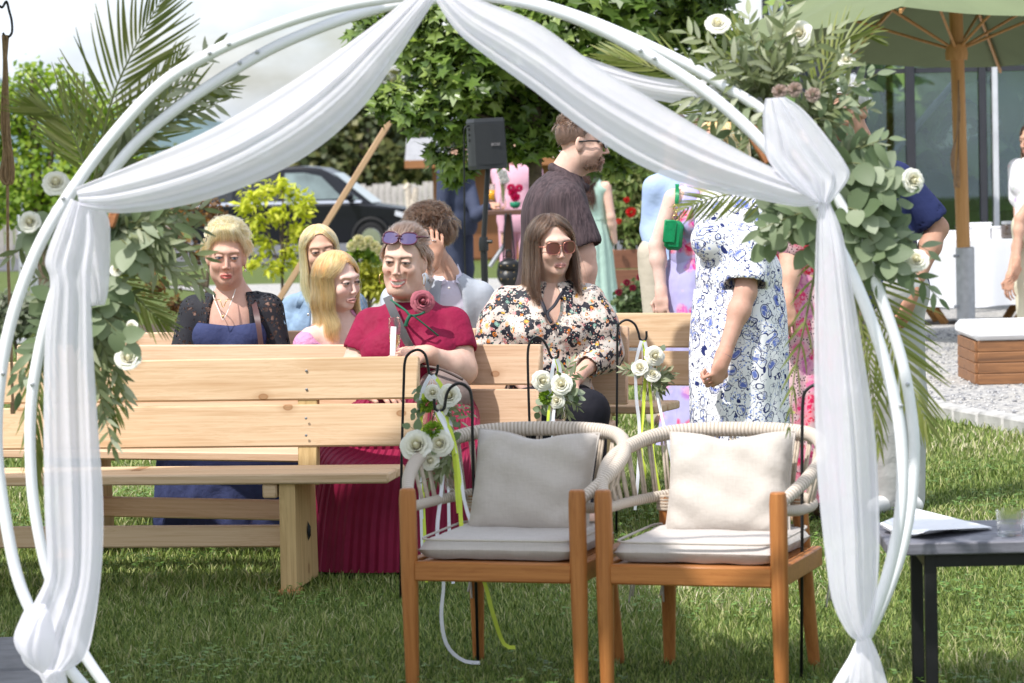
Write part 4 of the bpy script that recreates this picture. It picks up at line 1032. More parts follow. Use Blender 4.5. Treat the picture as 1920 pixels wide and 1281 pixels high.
def skel(pose, loc, yaw, H=1.68, sw=1.0, lean=0, twist=0):
    """default joints; yaw as in Frame; loc = ground point under the hips"""
    k = H/1.68; sit = pose == 'sit'; hz = .50*k if sit else .90*k
    M = Matrix.Translation(Vector((loc[0], loc[1], 0))) @ Matrix.Rotation(R(yaw), 4, 'Z')
    T = Matrix.Translation(V(0, 0, hz)) @ Matrix.Rotation(R(lean), 4, 'X') @ Matrix.Rotation(R(twist), 4, 'Z')
    w = .185*sw*k
    def up(x, y, z): return M @ T @ V(x*1.0, y*1.0, z*k)
    J = dict(pelvis=up(0, 0, .0), belly=up(0, -.01, .17), chest=up(0, 0, .34), neck=up(0, .012, .485), head=up(0, -.02, .62),
             shl=up(-w, .01, .43), shr=up(w, .01, .43))
    J['ell'] = up(-w-.04, .02, .15); J['elr'] = up(w+.04, .02, .15); J['wrl'] = up(-w-.05, -.06, -.08); J['wrr'] = up(w+.05, -.06, -.08)
    for q, x in (('l', -1), ('r', 1)):
        J['hip'+q] = M @ V(x*.095*k, 0, hz-.02)
        if sit: J['kn'+q] = M @ V(x*.12*k, -.42*k, .47*k); J['an'+q] = M @ V(x*.11*k, -.42*k, .09*k); J['toe'+q] = M @ V(x*.12*k, -.58*k, .03)
        else: J['kn'+q] = M @ V(x*.095*k, -.02, .49*k); J['an'+q] = M @ V(x*.095*k, .01, .09*k); J['toe'+q] = M @ V(x*.11*k, -.15*k, .03)
    return J
def axes(J):
    up = nrm(NP(J['neck'])-NP(J['pelvis'])); rt = NP(J['shr'])-NP(J['shl']); rt = nrm(rt-up*(rt@up)); fw = np.cross(up, rt)*-1
    return rt, fw, up            # fw points out of the chest
def torso_sdf(J, b=1.0, bust=0, belly=1.0, s=None, hip=1.0):
    s = s or SDF(); rt, fw, up = axes(J); rot = np.stack([rt, fw, up], 1)
    P_ = {k: NP(v) for k, v in J.items()}; sw = np.linalg.norm(P_['shr']-P_['shl'])/2
    s.ell(P_['chest']+up*.01, (sw*.86, .108*b, .165), rot, k=.05)
    s.ell(P_['belly'], (.142*b*belly*(hip+1)/2, .108*b*belly*(hip+1)/2, .14), rot, k=.06)
    s.ell(P_['pelvis']+up*.02, (.170*b*hip, .122*b*hip, .125*hip), rot, k=.05)
    s.cap(P_['shl']-up*.014+rt*.02, P_['neck']-up*.035, .047*b**.5, .044, k=.035); s.cap(P_['shr']-up*.014-rt*.02, P_['neck']-up*.035, .047*b**.5, .044, k=.035)
    if bust:
        for x in (-1, 1): s.ell(P_['chest']+rt*x*.075*b+fw*.085*b-up*.035, (.066*bust, .055*bust, .062*bust), rot, k=.035)
    return s
def arm_sdf(J, q, s, r=1.0, f0=0, f1=1.0):
    a, e, w = NP(J['sh'+q]), NP(J['el'+q]), NP(J['wr'+q])
    if f1 > 0: s.cap(a+(e-a)*f0, a+(e-a)*min(1, f1*1.0), .050*r, (.050-.010*min(1, f1))*r, k=.03)
    return s
def full_body(J, b=1.0, arm=1.0, hands=None, legs=True, neck_r=.054):
    s = torso_sdf(J, b, hip=.72)
    s.cap(J['neck'], NP(J['neck'])+nrm(NP(J['head'])-NP(J['neck']))*.06, neck_r*1.1, neck_r, k=.03)
    for q in 'lr':
        s.cap(J['sh'+q], J['el'+q], .047*arm, .040*arm, k=.03); s.cap(J['el'+q], J['wr'+q], .040*arm, .026*arm**.6, k=.02)
        m = NP(J['el'+q])*.72+NP(J['wr'+q])*.28; s.ell(m, (.040*arm,)*3, k=.03)
        if legs:
            s.cap(J['hip'+q], J['kn'+q], .064*b, .050*b, k=.03); s.cap(J['kn'+q], J['an'+q], .052*b, .036, k=.03)
            s.cap(NP(J['an'+q])-[0, 0, .03], J['toe'+q], .036, .028, k=.02)
    return s
def merge(parts):
    vs = []; fs = []; cs = []; n = 0
    for v, f, c in parts: vs.append(v); fs.append(f+n); cs.append(c); n += len(v)
    return np.concatenate(vs), np.concatenate(fs), np.concatenate(cs)
def hairy(fr, strands, name, cols, parent, width=.0030, kids=6, rad=.00050):
    """guide locks in head space -> one hair object of fine strands, each guide carrying a few followers"""
    pos = []; size = []; rn = []; rr = []
    groups = {}
    for st in strands: groups.setdefault(len(st), []).append(st)
    for n, g in groups.items():
        A = np.asarray(g, dtype=float); t = np.linspace(0, 1, n)[None, :, None]; base = RNG.random(len(A))
        for k in range(kids):
            off = RNG.normal(0, width*.75, (len(A), 1, 3))*(.55+.75*t)+t**1.6*RNG.normal(0, .0035, (len(A), 1, 3))
            B = A+off
            if k == 0:                                   # a few stray hairs
                st_ = RNG.random(len(A)) < .10; B[st_] += t[0]**1.5*RNG.normal(0, .013, (int(st_.sum()), 1, 3))
            pos.append(fr.to(B.reshape(-1, 3))); size += [n]*len(A); rn.append(np.clip(base+RNG.normal(0, .16, len(A)), 0, 1)); rr.append(np.tile(rad*(1.1-.75*np.linspace(0, 1, n)**3), len(A)))
    P_ = np.concatenate(pos).astype(np.float32); cu = bpy.data.hair_curves.new(name); cu.add_curves(size)
    cu.position_data.foreach_set('vector', P_.ravel())
    r = cu.attributes.get('radius') or cu.attributes.new('radius', 'FLOAT', 'POINT'); r.data.foreach_set('value', np.concatenate(rr).astype(np.float32))
    q = cu.attributes.new('rnd', 'FLOAT', 'CURVE'); q.data.foreach_set('value', np.concatenate(rn).astype(np.float32))
    cu.materials.append(strandmat(cols)); return link(name, cu, parent)
def strandmat(cols):
    key = 'strand_%d_%d_%d' % tuple(int(x*200) for x in cols[1])
    if key in MATS: return MATS[key]
    t = NT(key); at = t.new('ShaderNodeAttribute', attribute_name='rnd'); c = t.ramp(at.outputs['Fac'], [(i/(len(cols)-1), q) for i, q in enumerate(cols)])
    h = t.new('ShaderNodeBsdfHairPrincipled'); h.parametrization = 'COLOR'; gm = t.new('ShaderNodeGamma'); gm.inputs[1].default_value = 1.32; t.link(c, gm.inputs[0]); t.link(gm.outputs[0], h.inputs['Color']); h.inputs['Roughness'].default_value = .34; h.inputs['Radial Roughness'].default_value = .45
    t.link(h.outputs[0], t.out.inputs[0]); MATS[key] = t.m; return t.m
def hairmat(cols):
    key = 'hair_%d_%d_%d' % tuple(int(x*200) for x in cols[1])
    if key in MATS: return MATS[key]
    t = NT(key); at = t.new('ShaderNodeAttribute', attribute_name='rnd'); c = t.ramp(at.outputs['Fac'], [(i/(len(cols)-1), q) for i, q in enumerate(cols)])
    t.base(c); t.set(Roughness=.42, Specular_IOR_Level=.5); MATS[key] = t.m; return t.m
def scalp(az, el, off=0.0):
    """az 0 = front, pi/2 = the head's left as we look at its face (+x); el up"""
    c = np.array([0, .018, .036]); d = np.array([math.sin(az)*math.cos(el), -math.cos(az)*math.cos(el), math.sin(el)])
    r = np.array([.078, .097, .089])+off; return c+d*r
def hairline(az):                       # lowest elevation with hair for an azimuth
    a = abs((az+math.pi) % (2*math.pi)-math.pi)
    if a < .75: return .62-.10*(a/.75)
    if a < 1.35: return .52-(a-.75)/.60*.72
    return -.20-.42*min(1, (a-1.35)/.9)
def cap_mesh(fr, name, cols, parent, off=.004, line=0.0, low=None, vol=0.0):
    nu, nv = 48, 16; g = []
    for i in range(nu):
        az = -math.pi+2*math.pi*i/nu; lo = hairline(az)+line
        if low is not None: lo = max(lo, low) if abs(az) > 1.3 else lo
        g.append([fr.to(scalp(az, lo+(math.pi/2-lo)*(j/(nv-1)), off*(.3+.7*min(1, j/3))))[0] for j in range(nv)])
    g.append(g[0]); mb = MB().grid(g); me = mb.mesh(name, hairmat(cols), True); attr(me, 'rnd', RNG.random(len(mb.v))*.6+.1)
    return link(name, me, parent)
def long_hair(length, n=520, part=.25, wave=.006, freq=38, fwd=.3, vol=.012, sides=.0, back=1.0, tuck=0, flare=.0):
    """hair parted near the top, sliding down over the skull, then hanging"""
    out = []
    for i in range(n):
        az = RNG.uniform(-math.pi, math.pi); lo = hairline(az); el = lo+(1.50-lo)*RNG.random()**.8
        pts = []; off = vol*RNG.uniform(.25, 1.0); side = 1 if math.sin(az)+part*.6 > 0 else -1
        # slide: from the parting down to the ear line
        a0, e0 = (part*.5, 1.25) if abs(az) < 1.5 else (az, 1.35)
        a1 = az if abs(az) > .95 else side*RNG.uniform(.95, 1.5)
        steps = 9
        for k in range(steps):
            t = k/(steps-1); tt = t**.9
            a = az*(1-t)+a1*t; e = el*(1-tt)+(-.12)*tt
            pts.append(scalp(a, e, off*(.4+.6*t)))
        p = pts[-1].copy(); ln = length*RNG.uniform(.72, 1.05); m = 12; ph = RNG.uniform(0, 6.28); rad = nrm([p[0], (p[1]-.018), 0])
        for k in range(1, m+1):
            t = k/m; q = p+np.array([0, 0, -ln*t])
            q = q+rad*(.012*math.sin(t*1.6)-.022*t*(1-flare))+np.array([0, -fwd*.09*t*t if p[1] < .03 else .0, 0])
            wv = wave*t**.7; q = q+np.array([math.cos(ph), math.sin(ph), 0])*wv*math.sin(freq*ln*t+ph)
            pts.append(q)
        out.append(np.array(pts))
    return out
def short_hair(n=620, length=.06, sweep=(0, 1.0, .2), lift=.02, jit=.3, top_only=None, line=0, vol=.0):
    """short hair combed along sweep"""
    out = []
    for i in range(n):
        az = RNG.uniform(-math.pi, math.pi); lo = hairline(az)+line; el = lo+(1.55-lo)*RNG.random()
        p = scalp(az, el, -.002+vol*min(1, max(0, (el-lo)/.5))); nn = nrm((p-np.array([0, .018, .036]))/np.array([.078, .097, .089])**2)
        d = np.array(sweep)+RNG.normal(0, jit, 3)
        if el < .35: d = d*.4+np.array([0, .25, -1.0])
        d = d-nn*(d@nn); d = nrm(d); L = length*RNG.uniform(.6, 1.15)*(1 if el > .3 else .65); lf = lift*RNG.uniform(.5, 1.3)*(1 if el > .3 else .3)
        pts = []; q = p.copy()
        for k in range(7):
            t = k/6; e = p+d*L*t; c = (e-np.array([0, .018, .036]))/np.array([.078, .097, .089]); rr = np.linalg.norm(c); r0 = np.linalg.norm((p-np.array([0, .018, .036]))/np.array([.078, .097, .089]))
            e = np.array([0, .018, .036])+c/rr*(r0*.6+.4*rr)*np.array([.078, .097, .089])+nn*lf*math.sin(math.pi*min(1, t*.6))
            pts.append(e)
        out.append(np.array(pts))
    return out
def cloth_mat(name, col, rough=.85, var=.08, vs=5, bump=.35, bs=14, sheen=0):
    """plain woven cloth with soft creases"""
    if name in MATS: return MATS[name]
    t = NT(name); v = t.coord(); n = t.noise(v, vs, 4)
    t.base(t.ramp(n.outputs[0], [(.3, tuple(x*(1-var) for x in col)), (.7, tuple(x*(1+var) for x in col))])); t.set(Roughness=rough, Specular_IOR_Level=.2, Sheen_Weight=sheen)
    w = t.noise(v, bs, 3, .5); w.inputs['Distortion'].default_value = .25; t.bump(w.outputs[0], bump*.7, .03); MATS[name] = t.m; return t.m
def garment(name, s, m, parent, h=.009, cut=None, attrf=None):
    v, f = s.mesh(h, cut)
    me = newmesh(name, v, f, m, True); o = link(name, me, parent); return o
def skirt(name, rings, m, parent, pleats=0, amp=.0, nv=96, seed=0, uvs=False, nsub=8):
    """rings: (centre, x axis half width vector, y axis half depth vector) loft with growing pleats"""
    rg = random.Random(seed); ph = rg.uniform(0, 6.28); g = []; R_ = []
    n = len(rings)
    cs = crom([r[0] for r in rings], nsub); xs = crom([r[1] for r in rings], nsub); ys = crom([r[2] for r in rings], nsub); N = len(cs); uv = []
    for i in range(N):
        t = i/(N-1); row = []
        for j in range(nv):
            a = 2*math.pi*j/nv; q = 1+amp*(.25+.75*t)*(math.sin(pleats*a+ph+.8*math.sin(3*t+a))+.4*math.sin(pleats*2.3*a+1.7*ph))
            row.append(cs[i]+(xs[i]*math.cos(a)+ys[i]*math.sin(a))*q); uv.append((j/nv, t))
        g.append(row)
    mb = MB().grid(g, wrap=True); me = mb.mesh(name, m, True)
    attr(me, 'pu', [u[0] for u in uv]); attr(me, 'pv', [u[1] for u in uv])
    return link(name, me, parent)
def make_person(label, J, fr, tone, hd, group=None, b=1.0, arm=1.0, hands=(), legs=True, neck_r=.052, h=.009, headless=False, cutz=None):
    """one continuous skin surface: trunk and limbs coarse, head and hands fine"""
    root = thing('person', label, 'person', (J['pelvis'].x, J['pelvis'].y, 0), 0, group)
    parts = []; tone = np.array(tone)
    s = full_body(J, b, arm, legs=legs, neck_r=neck_r)
    boxes = []
    hs = []
    for (q, d, n, kw) in hands:
        hand_sdf(s, J['wr'+q], d, n, **kw); w = NP(J['wr'+q]); hs.append((w+nrm(d)*.07-.115, w+nrm(d)*.07+.115))
    lo, hi = s.bounds(); v, f = s.mesh(h, box=(lo-.02, hi+.02))
    for bl, bh in hs:
        ins = ((v > bl+h*.5) & (v < bh-h*.5)).all(1); f = f[~ins[f].all(1)]
    parts.append((v, f, np.tile(tone, (len(v), 1))))
    for bl, bh in hs:
        v, f = s.mesh(.0038, box=(bl, bh)); parts.append((v, f, np.tile(tone*np.array((1.0, .92, .88)), (len(v), 1))))
    if not headless: parts.append(head_mesh(fr, J['neck'], tone, neck_r=neck_r, **hd))
    v, f, c = merge(parts)
    me = newmesh('body', v, f, M_SKIN, True); colattr(me, c); link('body', me, root)
    return root
# ---------------------------------------------------------------- patterned cloths
def m_paisley():
    t = NT('paisley_print'); v = t.coord()
    w = t.noise(v, 7, 2); wv = t.new('ShaderNodeVectorMath', operation='MULTIPLY_ADD'); wv.inputs[1].default_value = (.10, .10, .10); t.link(w.outputs['Color'], wv.inputs[0]); t.link(v, wv.inputs[2])
    a = t.voro(wv.outputs[0], 19); d = a.outputs['Distance']; lines = t.noise(wv.outputs[0], 36, 2); fine = t.voro(wv.outputs[0], 80)
    c = (.80, .80, .82); blue = (.07, .12, .46); navy = (.02, .03, .13); mid = (.22, .30, .62)
    ring = t.ramp(d, [(.0, (0, 0, 0)), (.05, (1, 1, 1)), (.10, (0, 0, 0)), (.17, (0, 0, 0)), (.38, (1, 1, 1)), (.43, (0, 0, 0)), (.47, (0, 0, 0)), (1, (0, 0, 0))], 'CONSTANT')
    inner = t.ramp(d, [(0, (1, 1, 1)), (.34, (.9, .9, .9)), (.38, (0, 0, 0))])
    nb = t.ramp(lines.outputs[0], [(.40, (0, 0, 0)), (.485, (1, 1, 1)), (.515, (0, 0, 0))], 'CONSTANT')
    dots = t.ramp(fine.outputs['Distance'], [(0, (1, 1, 1)), (.28, (0, 0, 0))], 'CONSTANT')
    gate = t.ramp(t.noise(v, 9, 1).outputs[0], [(.42, (0, 0, 0)), (.48, (1, 1, 1))])
    k = t.mix(t.mix(1, inner, t.ramp(lines.outputs[0], [(.42, (1, 1, 1)), (.5, (.0, .0, .0))]), 'MULTIPLY'), c, blue)
    k = t.mix(t.mix(1, dots, gate, 'MULTIPLY'), k, mid); k = t.mix(nb, k, navy); k = t.mix(ring, k, navy)
    t.base(k); t.set(Roughness=.75, Specular_IOR_Level=.2); t.bump(t.noise(v, 8, 2).outputs[0], .35, .03); return t.m
def m_blouse():
    t = NT('boho_print'); v = t.coord(); w = t.noise(v, 9, 2)
    wv = t.new('ShaderNodeVectorMath', operation='MULTIPLY_ADD'); wv.inputs[1].default_value = (.06, .06, .06); t.link(w.outputs['Color'], wv.inputs[0]); t.link(v, wv.inputs[2])
    a = t.voro(wv.outputs[0], 44); b = t.voro(wv.outputs[0], 105)
    big = t.ramp(t.noise(v, 24, 2).outputs[0], [(.0, (.015, .016, .025)), (.46, (.015, .016, .025)), (.47, (.56, .46, .40)), (.58, (.60, .55, .50))], 'CONSTANT')
    sp = t.new('ShaderNodeSeparateColor'); t.link(a.outputs['Color'], sp.inputs[0]); hue = t.ramp(sp.outputs[0], [(0, (.66, .20, .02)), (.18, (.62, .55, .48)), (.42, (.03, .03, .045)), (.6, (.24, .42, .34)), (.75, (.60, .22, .22)), (.9, (.70, .40, .05))], 'CONSTANT')
    flow = t.ramp(a.outputs['Distance'], [(0, (1, 1, 1)), (.22, (0, 0, 0)), (.28, (1, 1, 1)), (.36, (0, 0, 0))], 'CONSTANT')
    k = t.mix(flow, big, hue)
    sq = t.new('ShaderNodeSeparateColor'); t.link(b.outputs['Color'], sq.inputs[0]); h2 = t.ramp(sq.outputs[1], [(0, (.02, .02, .03)), (.35, (.66, .60, .54)), (.6, (.55, .20, .13)), (.75, (.62, .56, .5)), (.9, (.10, .22, .19))], 'CONSTANT')
    k = t.mix(t.ramp(b.outputs['Distance'], [(0, (1, 1, 1)), (.30, (0, 0, 0))], 'CONSTANT'), k, h2)
    t.base(k); t.set(Roughness=.6, Specular_IOR_Level=.3); t.bump(t.noise(v, 13, 2).outputs[0], .5, .03); return t.m
def m_bloom(name, ground, cols, scale, dark=None, size=.34, leaf=(.55, .58, .18)):
    t = NT(name); v = t.coord(); w = t.noise(v, scale*1.4, 2)
    wv = t.new('ShaderNodeVectorMath', operation='MULTIPLY_ADD'); wv.inputs[1].default_value = (.5/scale,)*3; t.link(w.outputs['Color'], wv.inputs[0]); t.link(v, wv.inputs[2])
    a = t.voro(wv.outputs[0], scale); sp = t.new('ShaderNodeSeparateColor'); t.link(a.outputs['Color'], sp.inputs[0])
    hue = t.ramp(sp.outputs[0], [(i/len(cols), c) for i, c in enumerate(cols)], 'CONSTANT')
    fl = t.ramp(a.outputs['Distance'], [(size*.7, (1, 1, 1)), (size, (0, 0, 0))]); pet = t.noise(wv.outputs[0], scale*3.2, 2)
    hue = t.mix(t.ramp(pet.outputs[0], [(.42, (0, 0, 0)), (.55, (.6, .6, .6))]), hue, (.80, .45, .52))
    k = ground
    if dark:
        s = t.voro(v, scale*7); k = t.mix(t.ramp(s.outputs['Distance'], [(0, (1, 1, 1)), (.36, (0, 0, 0))], 'CONSTANT'), ground, dark)
    lf = t.voro(wv.outputs[0], scale*1.7); k = t.mix(t.ramp(lf.outputs['Distance'], [(0, (1, 1, 1)), (.2, (0, 0, 0))], 'CONSTANT'), k, leaf)
    k = t.mix(fl, k, hue); t.base(k); t.set(Roughness=.75, Specular_IOR_Level=.2); t.bump(t.noise(v, 9, 2).outputs[0], .35, .03); return t.m
def m_lace():
    t = NT('black_lace'); v = t.coord(); a = t.voro(v, 48, 'DISTANCE_TO_EDGE'); b = t.noise(v, 30, 2)
    hole = t.ramp(t.mix(.5, a.outputs['Distance'], b.outputs[0]), [(.36, (0, 0, 0)), (.40, (1, 1, 1))])
    t.base((.010, .010, .016)); t.set(Roughness=.8)
    tp = t.new('ShaderNodeBsdfTransparent'); m2 = t.new('ShaderNodeMixShader'); f = t.math('MULTIPLY', hole, .75)
    t.link(f, m2.inputs[0]); t.link(t.b.outputs[0], m2.inputs[1]); t.link(tp.outputs[0], m2.inputs[2]); t.link(m2.outputs[0], t.out.inputs[0]); return t.m
def m_pleat(name, col, axis_freq=55):
    t = NT(name); v = t.coord(); n = t.noise(v, 6, 3)
    at = t.new('ShaderNodeAttribute', attribute_name='pu'); w = t.math('SINE', t.math('MULTIPLY', at.outputs['Fac'], 6.2832*axis_freq))
    t.base(t.ramp(n.outputs[0], [(.3, tuple(x*.85 for x in col)), (.7, tuple(x*1.12 for x in col))])); t.set(Roughness=.6, Specular_IOR_Level=.3); t.bump(w, .5, .012); return t.m
FAIR = (.68, .455, .365); TAN = (.56, .345, .25); RUD = (.60, .365, .285); PALE = (.72, .50, .43)
BLOND = [(.55, .31, .12), (.73, .45, .19), (.85, .58, .30), (.90, .70, .43)]
STRAW = [(.46, .23, .08), (.62, .345, .14), (.74, .455, .21), (.82, .57, .31)]
BRUN = [(.035, .02, .012), (.075, .043, .027), (.125, .075, .048), (.21, .135, .09)]
DARK = [(.02, .012, .009), (.04, .024, .017), (.07, .042, .03)]
ASHP = [(.11, .065, .042), (.19, .12, .08), (.29, .20, .15), (.42, .32, .29)]
M_GOLD = mat('gold', (.75, .52, .22), .25, .05, metal=1); M_SILV = mat('silver', (.7, .7, .72), .25, .05, metal=1)
M_LENS = mat('lens_dark', (.03, .02, .05), .06, 0, spec=.9, coat=1); M_LENSR = mat('lens_rose', (.13, .03, .035), .08, 0, spec=.8, coat=1)
M_BLK = mat('black_plastic', (.012, .012, .013), .3, 0)
def ov(J, Y, **kw):
    for k, a in kw.items(): J[k] = P(a[0], a[1], Y+(a[2] if len(a) > 2 else 0))
    return J
def glasses(fr, parent, lens, frame, sz=(.026, .021), up=0.0, yoff=0.0, temple=True, r=.0016, name='sunglasses', tilt=0.0):
    root = link(name, MB().tube([fr.to((-.012, -.104+yoff, .012+up))[0], fr.to((0, -.107+yoff, .016+up))[0], fr.to((.012, -.104+yoff, .012+up))[0]], r, 6).mesh(name, frame, True), parent)
    for x in (-1, 1):
        c = []
        for k in range(20):
            a = 2*math.pi*k/20; px = x*.034+sz[0]*math.copysign(abs(math.cos(a))**.75, math.cos(a)); pz = .005+up+sz[1]*math.copysign(abs(math.sin(a))**.75, math.sin(a))
            c.append(V(*fr.to((px, -.102+yoff+.35*max(0, abs(px)-.03)+tilt*(pz-up), pz))[0]))
        ce = sum(c, V(0, 0, 0))/20; ce = ce+V(*fr.d((0, -1, 0)))*.003
        mb = MB(); mb.add([ce]+c, [(0, i+1, (i+1) % 20+1) if x < 0 else (0, (i+1) % 20+1, i+1) for i in range(20)]); mb.build('lens', lens, root, smooth=True)
        MB().tube(c, r, 6, closed=True).build('rim', frame, root, smooth=True)
        if temple: MB().tube([V(*fr.to((x*.062, -.088+yoff, .012+up))[0]), V(*fr.to((x*.079, -.03+yoff, .010+up))[0]), V(*fr.to((x*.081, .012+yoff, .004+up))[0])], r*1.15, 6).build('temple', frame, root, smooth=True)
    return root
def ringo(c, r, nrm_, th, m, parent, name, n=20):
    z = Vector(nrm_).normalized(); x = z.orthogonal().normalized(); y = z.cross(x)
    return MB().tube([Vector(c)+(x*math.cos(a)+y*math.sin(a))*r for a in np.linspace(0, 2*math.pi, n, endpoint=False)], th, 6, closed=True).build(name, m, parent, smooth=True)
def sleeve(s, J, q, f, r0=.060, r1=.060, opening=.85, k=.03):
    a, e, w = NP(J['sh'+q]), NP(J['el'+q]), NP(J['wr'+q])
    if f <= 1: s.cap(a, a+(e-a)*f, r0, r1, k=k)
    else: s.cap(a, e, r0, (r0+r1)/2, k=k); s.cap(e, e+(w-e)*(f-1), (r0+r1)/2, r1, k=.02)
def cuff(s, J, q, f, r1, op=.84):
    a, e, w = NP(J['sh'+q]), NP(J['el'+q]), NP(J['wr'+q])
    if f <= 1: p = a+(e-a)*f; d = nrm(e-a)
    else: p = e+(w-e)*(f-1); d = nrm(w-e)
    s.cap(p-d*.006, p+d*r1*1.2, r1*op, r1*op, k=.006, sub=True); s.cap(p+d*r1*1.35, p+d*(r1*1.35+.05), r1*1.38, r1*1.38, k=.004, sub=True)
def neckhole(s, J, r=.066, drop=.0, fwd=.0, low=.02):
    rt, fw, up = axes(J); n = NP(J['neck']); s.cap(n-up*low+fw*fwd, n+nrm(NP(J['head'])-n)*.16+up*.02, r, r*1.2, k=.008, sub=True)
def below(zc): return lambda F, X, Y, Z: np.maximum(F, zc-Z)
EVEN = 'guests seated on the benches'; STND = 'guests standing around the benches'
# ================================================================ woman in the maroon dress
def maroon():
    Y = 10.98; J = skel('sit', P(778, 800, Y+.06), -6, 1.66, 1.05)
    ov(J, Y, neck=(776, 576, .05), head=(757, 492, -.03), shl=(697, 611, .05), shr=(848, 609, .02), ell=(666, 694, .02), wrl=(705, 725, -.2), elr=(866, 694, -.05), wrr=(800, 664, -.20), chest=(772, 640, .03), belly=(775, 712, .0), pelvis=(780, 790, .05), knl=(740, 800, -.14), knr=(815, 800, -.14), anl=(740, 990, -.22), anr=(810, 990, -.22), toel=(740, 1020, -.28), toer=(810, 1020, -.28))
    fr = Frame(J['head'], -14, 2, 4, 1.0); tone = FAIR
    root = make_person('woman laughing in a maroon pleated dress, sunglasses on her head', J, fr, tone, dict(smile=1, lip=(.56, .13, .13), fat=1.08, blush=.8, brow=(.13, .08, .06), eye=(.07, .04, .03), jaw=1.05), EVEN, b=1.12, arm=1.38,
        hands=[('r', (-1, -.12, .10), (.1, -.5, .85), dict(curl=.42, side=-1, thumb=.5, size=.98)), ('l', (.5, -.6, -.2), (0, -.3, .9), dict(curl=.4, side=1))], neck_r=.058)
    M_MAR = cloth_mat('maroon_cloth', (.24, .008, .045), .7, .12, 6, .9, 11)
    g = torso_sdf(J, 1.16, 1.15, 1.12).grown(.012)
    for q in 'lr': sleeve(g, J, q, .50, .068, .074, k=.03)
    neckhole(g, J, .070, low=.028)
    for q in 'lr': cuff(g, J, q, .50, .074, .78)
    garment('dress_bodice', g, M_MAR, root, .008, below(J['pelvis'].z-.02))
    p = lambda x, y, d: P(x, y, Y+d)
    skirt('dress_skirt', [(p(776, 722, .0), V(.19, -.02, 0), V(0, .145, .01)), (p(776, 772, -.06), V(.235, -.02, 0), V(0, .14, .07)), (p(765, 795, -.22), V(.26, -.02, 0), V(0, .06, .12)), (p(750, 822, -.33), V(.285, -.02, 0), V(0, .10, .09)), (p(740, 870, -.36), V(.30, -.02, 0), V(0, .13, .03)), (p(730, 960, -.33), V(.31, -.02, 0), V(0, .15, 0)), (p(726, 1062, -.30), V(.325, -.02, 0), V(0, .17, 0))], m_pleat('maroon_pleats', (.235, .008, .045), 62), root, 43, .010, 250, 3)
    cap_mesh(fr, 'hair_cap', ASHP, root, .003)
    st = short_hair(1100, .085, (.15, 1.0, .1), .010, .12, vol=.006)
    for i in range(150):      # loose bun at the nape's side and braid wisps
        a = RNG.uniform(0, 6.28); r = RNG.uniform(.012, .034); c0 = np.array([.045, .085, .015]); b_ = RNG.uniform(0, 3.1)
        st.append(np.array([c0+np.array([math.cos(a+t*3)*r*1.1, math.sin(b_)*r*.8+.012*math.sin(t*3), math.sin(a+t*3)*r]) for t in np.linspace(0, 1, 7)]))
    for i in range(26): 
        p0 = np.array([.074, .03, RNG.uniform(-.02, .05)]); st.append(np.array([p0+np.array([.012*t+.02*t*t*RNG.random(), .012*t, -.05*t+.02*math.sin(3*t)]) for t in np.linspace(0, 1, 7)]))
    hairy(fr, st, 'hair', ASHP, root, .0021)
    glasses(fr, root, mat('lens_violet', (.07, .05, .14), .05, 0, coat=1), mat('frame_plum', (.09, .02, .04), .25, 0), (.031, .021), up=.088, yoff=.028, tilt=.75, r=.0028)
    for x in (-1, 1): ringo(fr.to((x*.079, .0, -.062))[0], .021, fr.d((.9, -.35 if x < 0 else .5, 0)), .0012, M_GOLD, root, 'hoop_earring')
    rt, fw, up = axes(J)
    rs = Matrix.Translation(P(792, 566, Y-.15)) @ V(.15, -1, .25).to_track_quat('Z', 'Y').to_matrix().to_4x4() @ Matrix.Scale(1.0, 4)
    me = ROSES[0].copy(); me.materials.clear(); me.materials.append(mat('dusty_pink', (.36, .10, .13), .8, .15)); put('flower_brooch', me, rs, root)
    strap = crom([P(726, 556, Y-.10), P(736, 582, Y-.165), P(752, 618, Y-.185), P(775, 660, Y-.18), P(800, 690, Y-.13)], 8)
    ribbon(root, strap, .034, mat('grey_strap', (.085, .085, .09), .7), 'bag_strap')
    cordm = mat('green_cord', (.01, .10, .055), .7)
    MB().tube(crom([P(733, 563, Y-.12), P(760, 582, Y-.175), P(770, 592, Y-.185), P(792, 588, Y-.17), P(800, 575, Y-.15)], 6), .0045, 7).build('green_cord', cordm, root, smooth=True)
    MB().tube(crom([P(770, 590, Y-.185), P(764, 600, Y-.19), P(760, 612, Y-.19)], 6), .007, 7).build('green_cord', cordm, root, smooth=True)
    MB().tube(crom([P(775, 592, Y-.185), P(800, 612, Y-.175), P(822, 630, Y-.14)], 6), .003, 7).build('green_cord', cordm, root, smooth=True)
    wd = (J['elr']-J['wrr']).normalized(); MB().tube([J['wrr']+wd*.012, J['wrr']+wd*.036], .0345, 16, caps=False).build('watch_strap', mat('watch_strap', (.03, .045, .06), .5), root, smooth=True)
    # flute and order of service held in the hand, bag at the hip: things of their own
    fp = P(741, 660, Y-.255); fl = thing('champagne_flute', 'clear champagne flute held by the laughing woman in maroon', 'glass', fp)
    MB().lathe([(.010, 0), (.019, .03), (.0215, .085), (.0215, .125), (.020, .125), (.020, .085), (.0175, .032), (.008, .006)], 18, Matrix.Translation(fp), close=False).build('bowl', GL, fl, smooth=True)
    MB().lathe([(.0, .006), (.017, .034), (.0188, .062), (0, .062)], 16, Matrix.Translation(fp), close=False).build('wine', mat('sparkling_wine', (.80, .62, .30), .1, 0, trans=.7), fl, smooth=True)
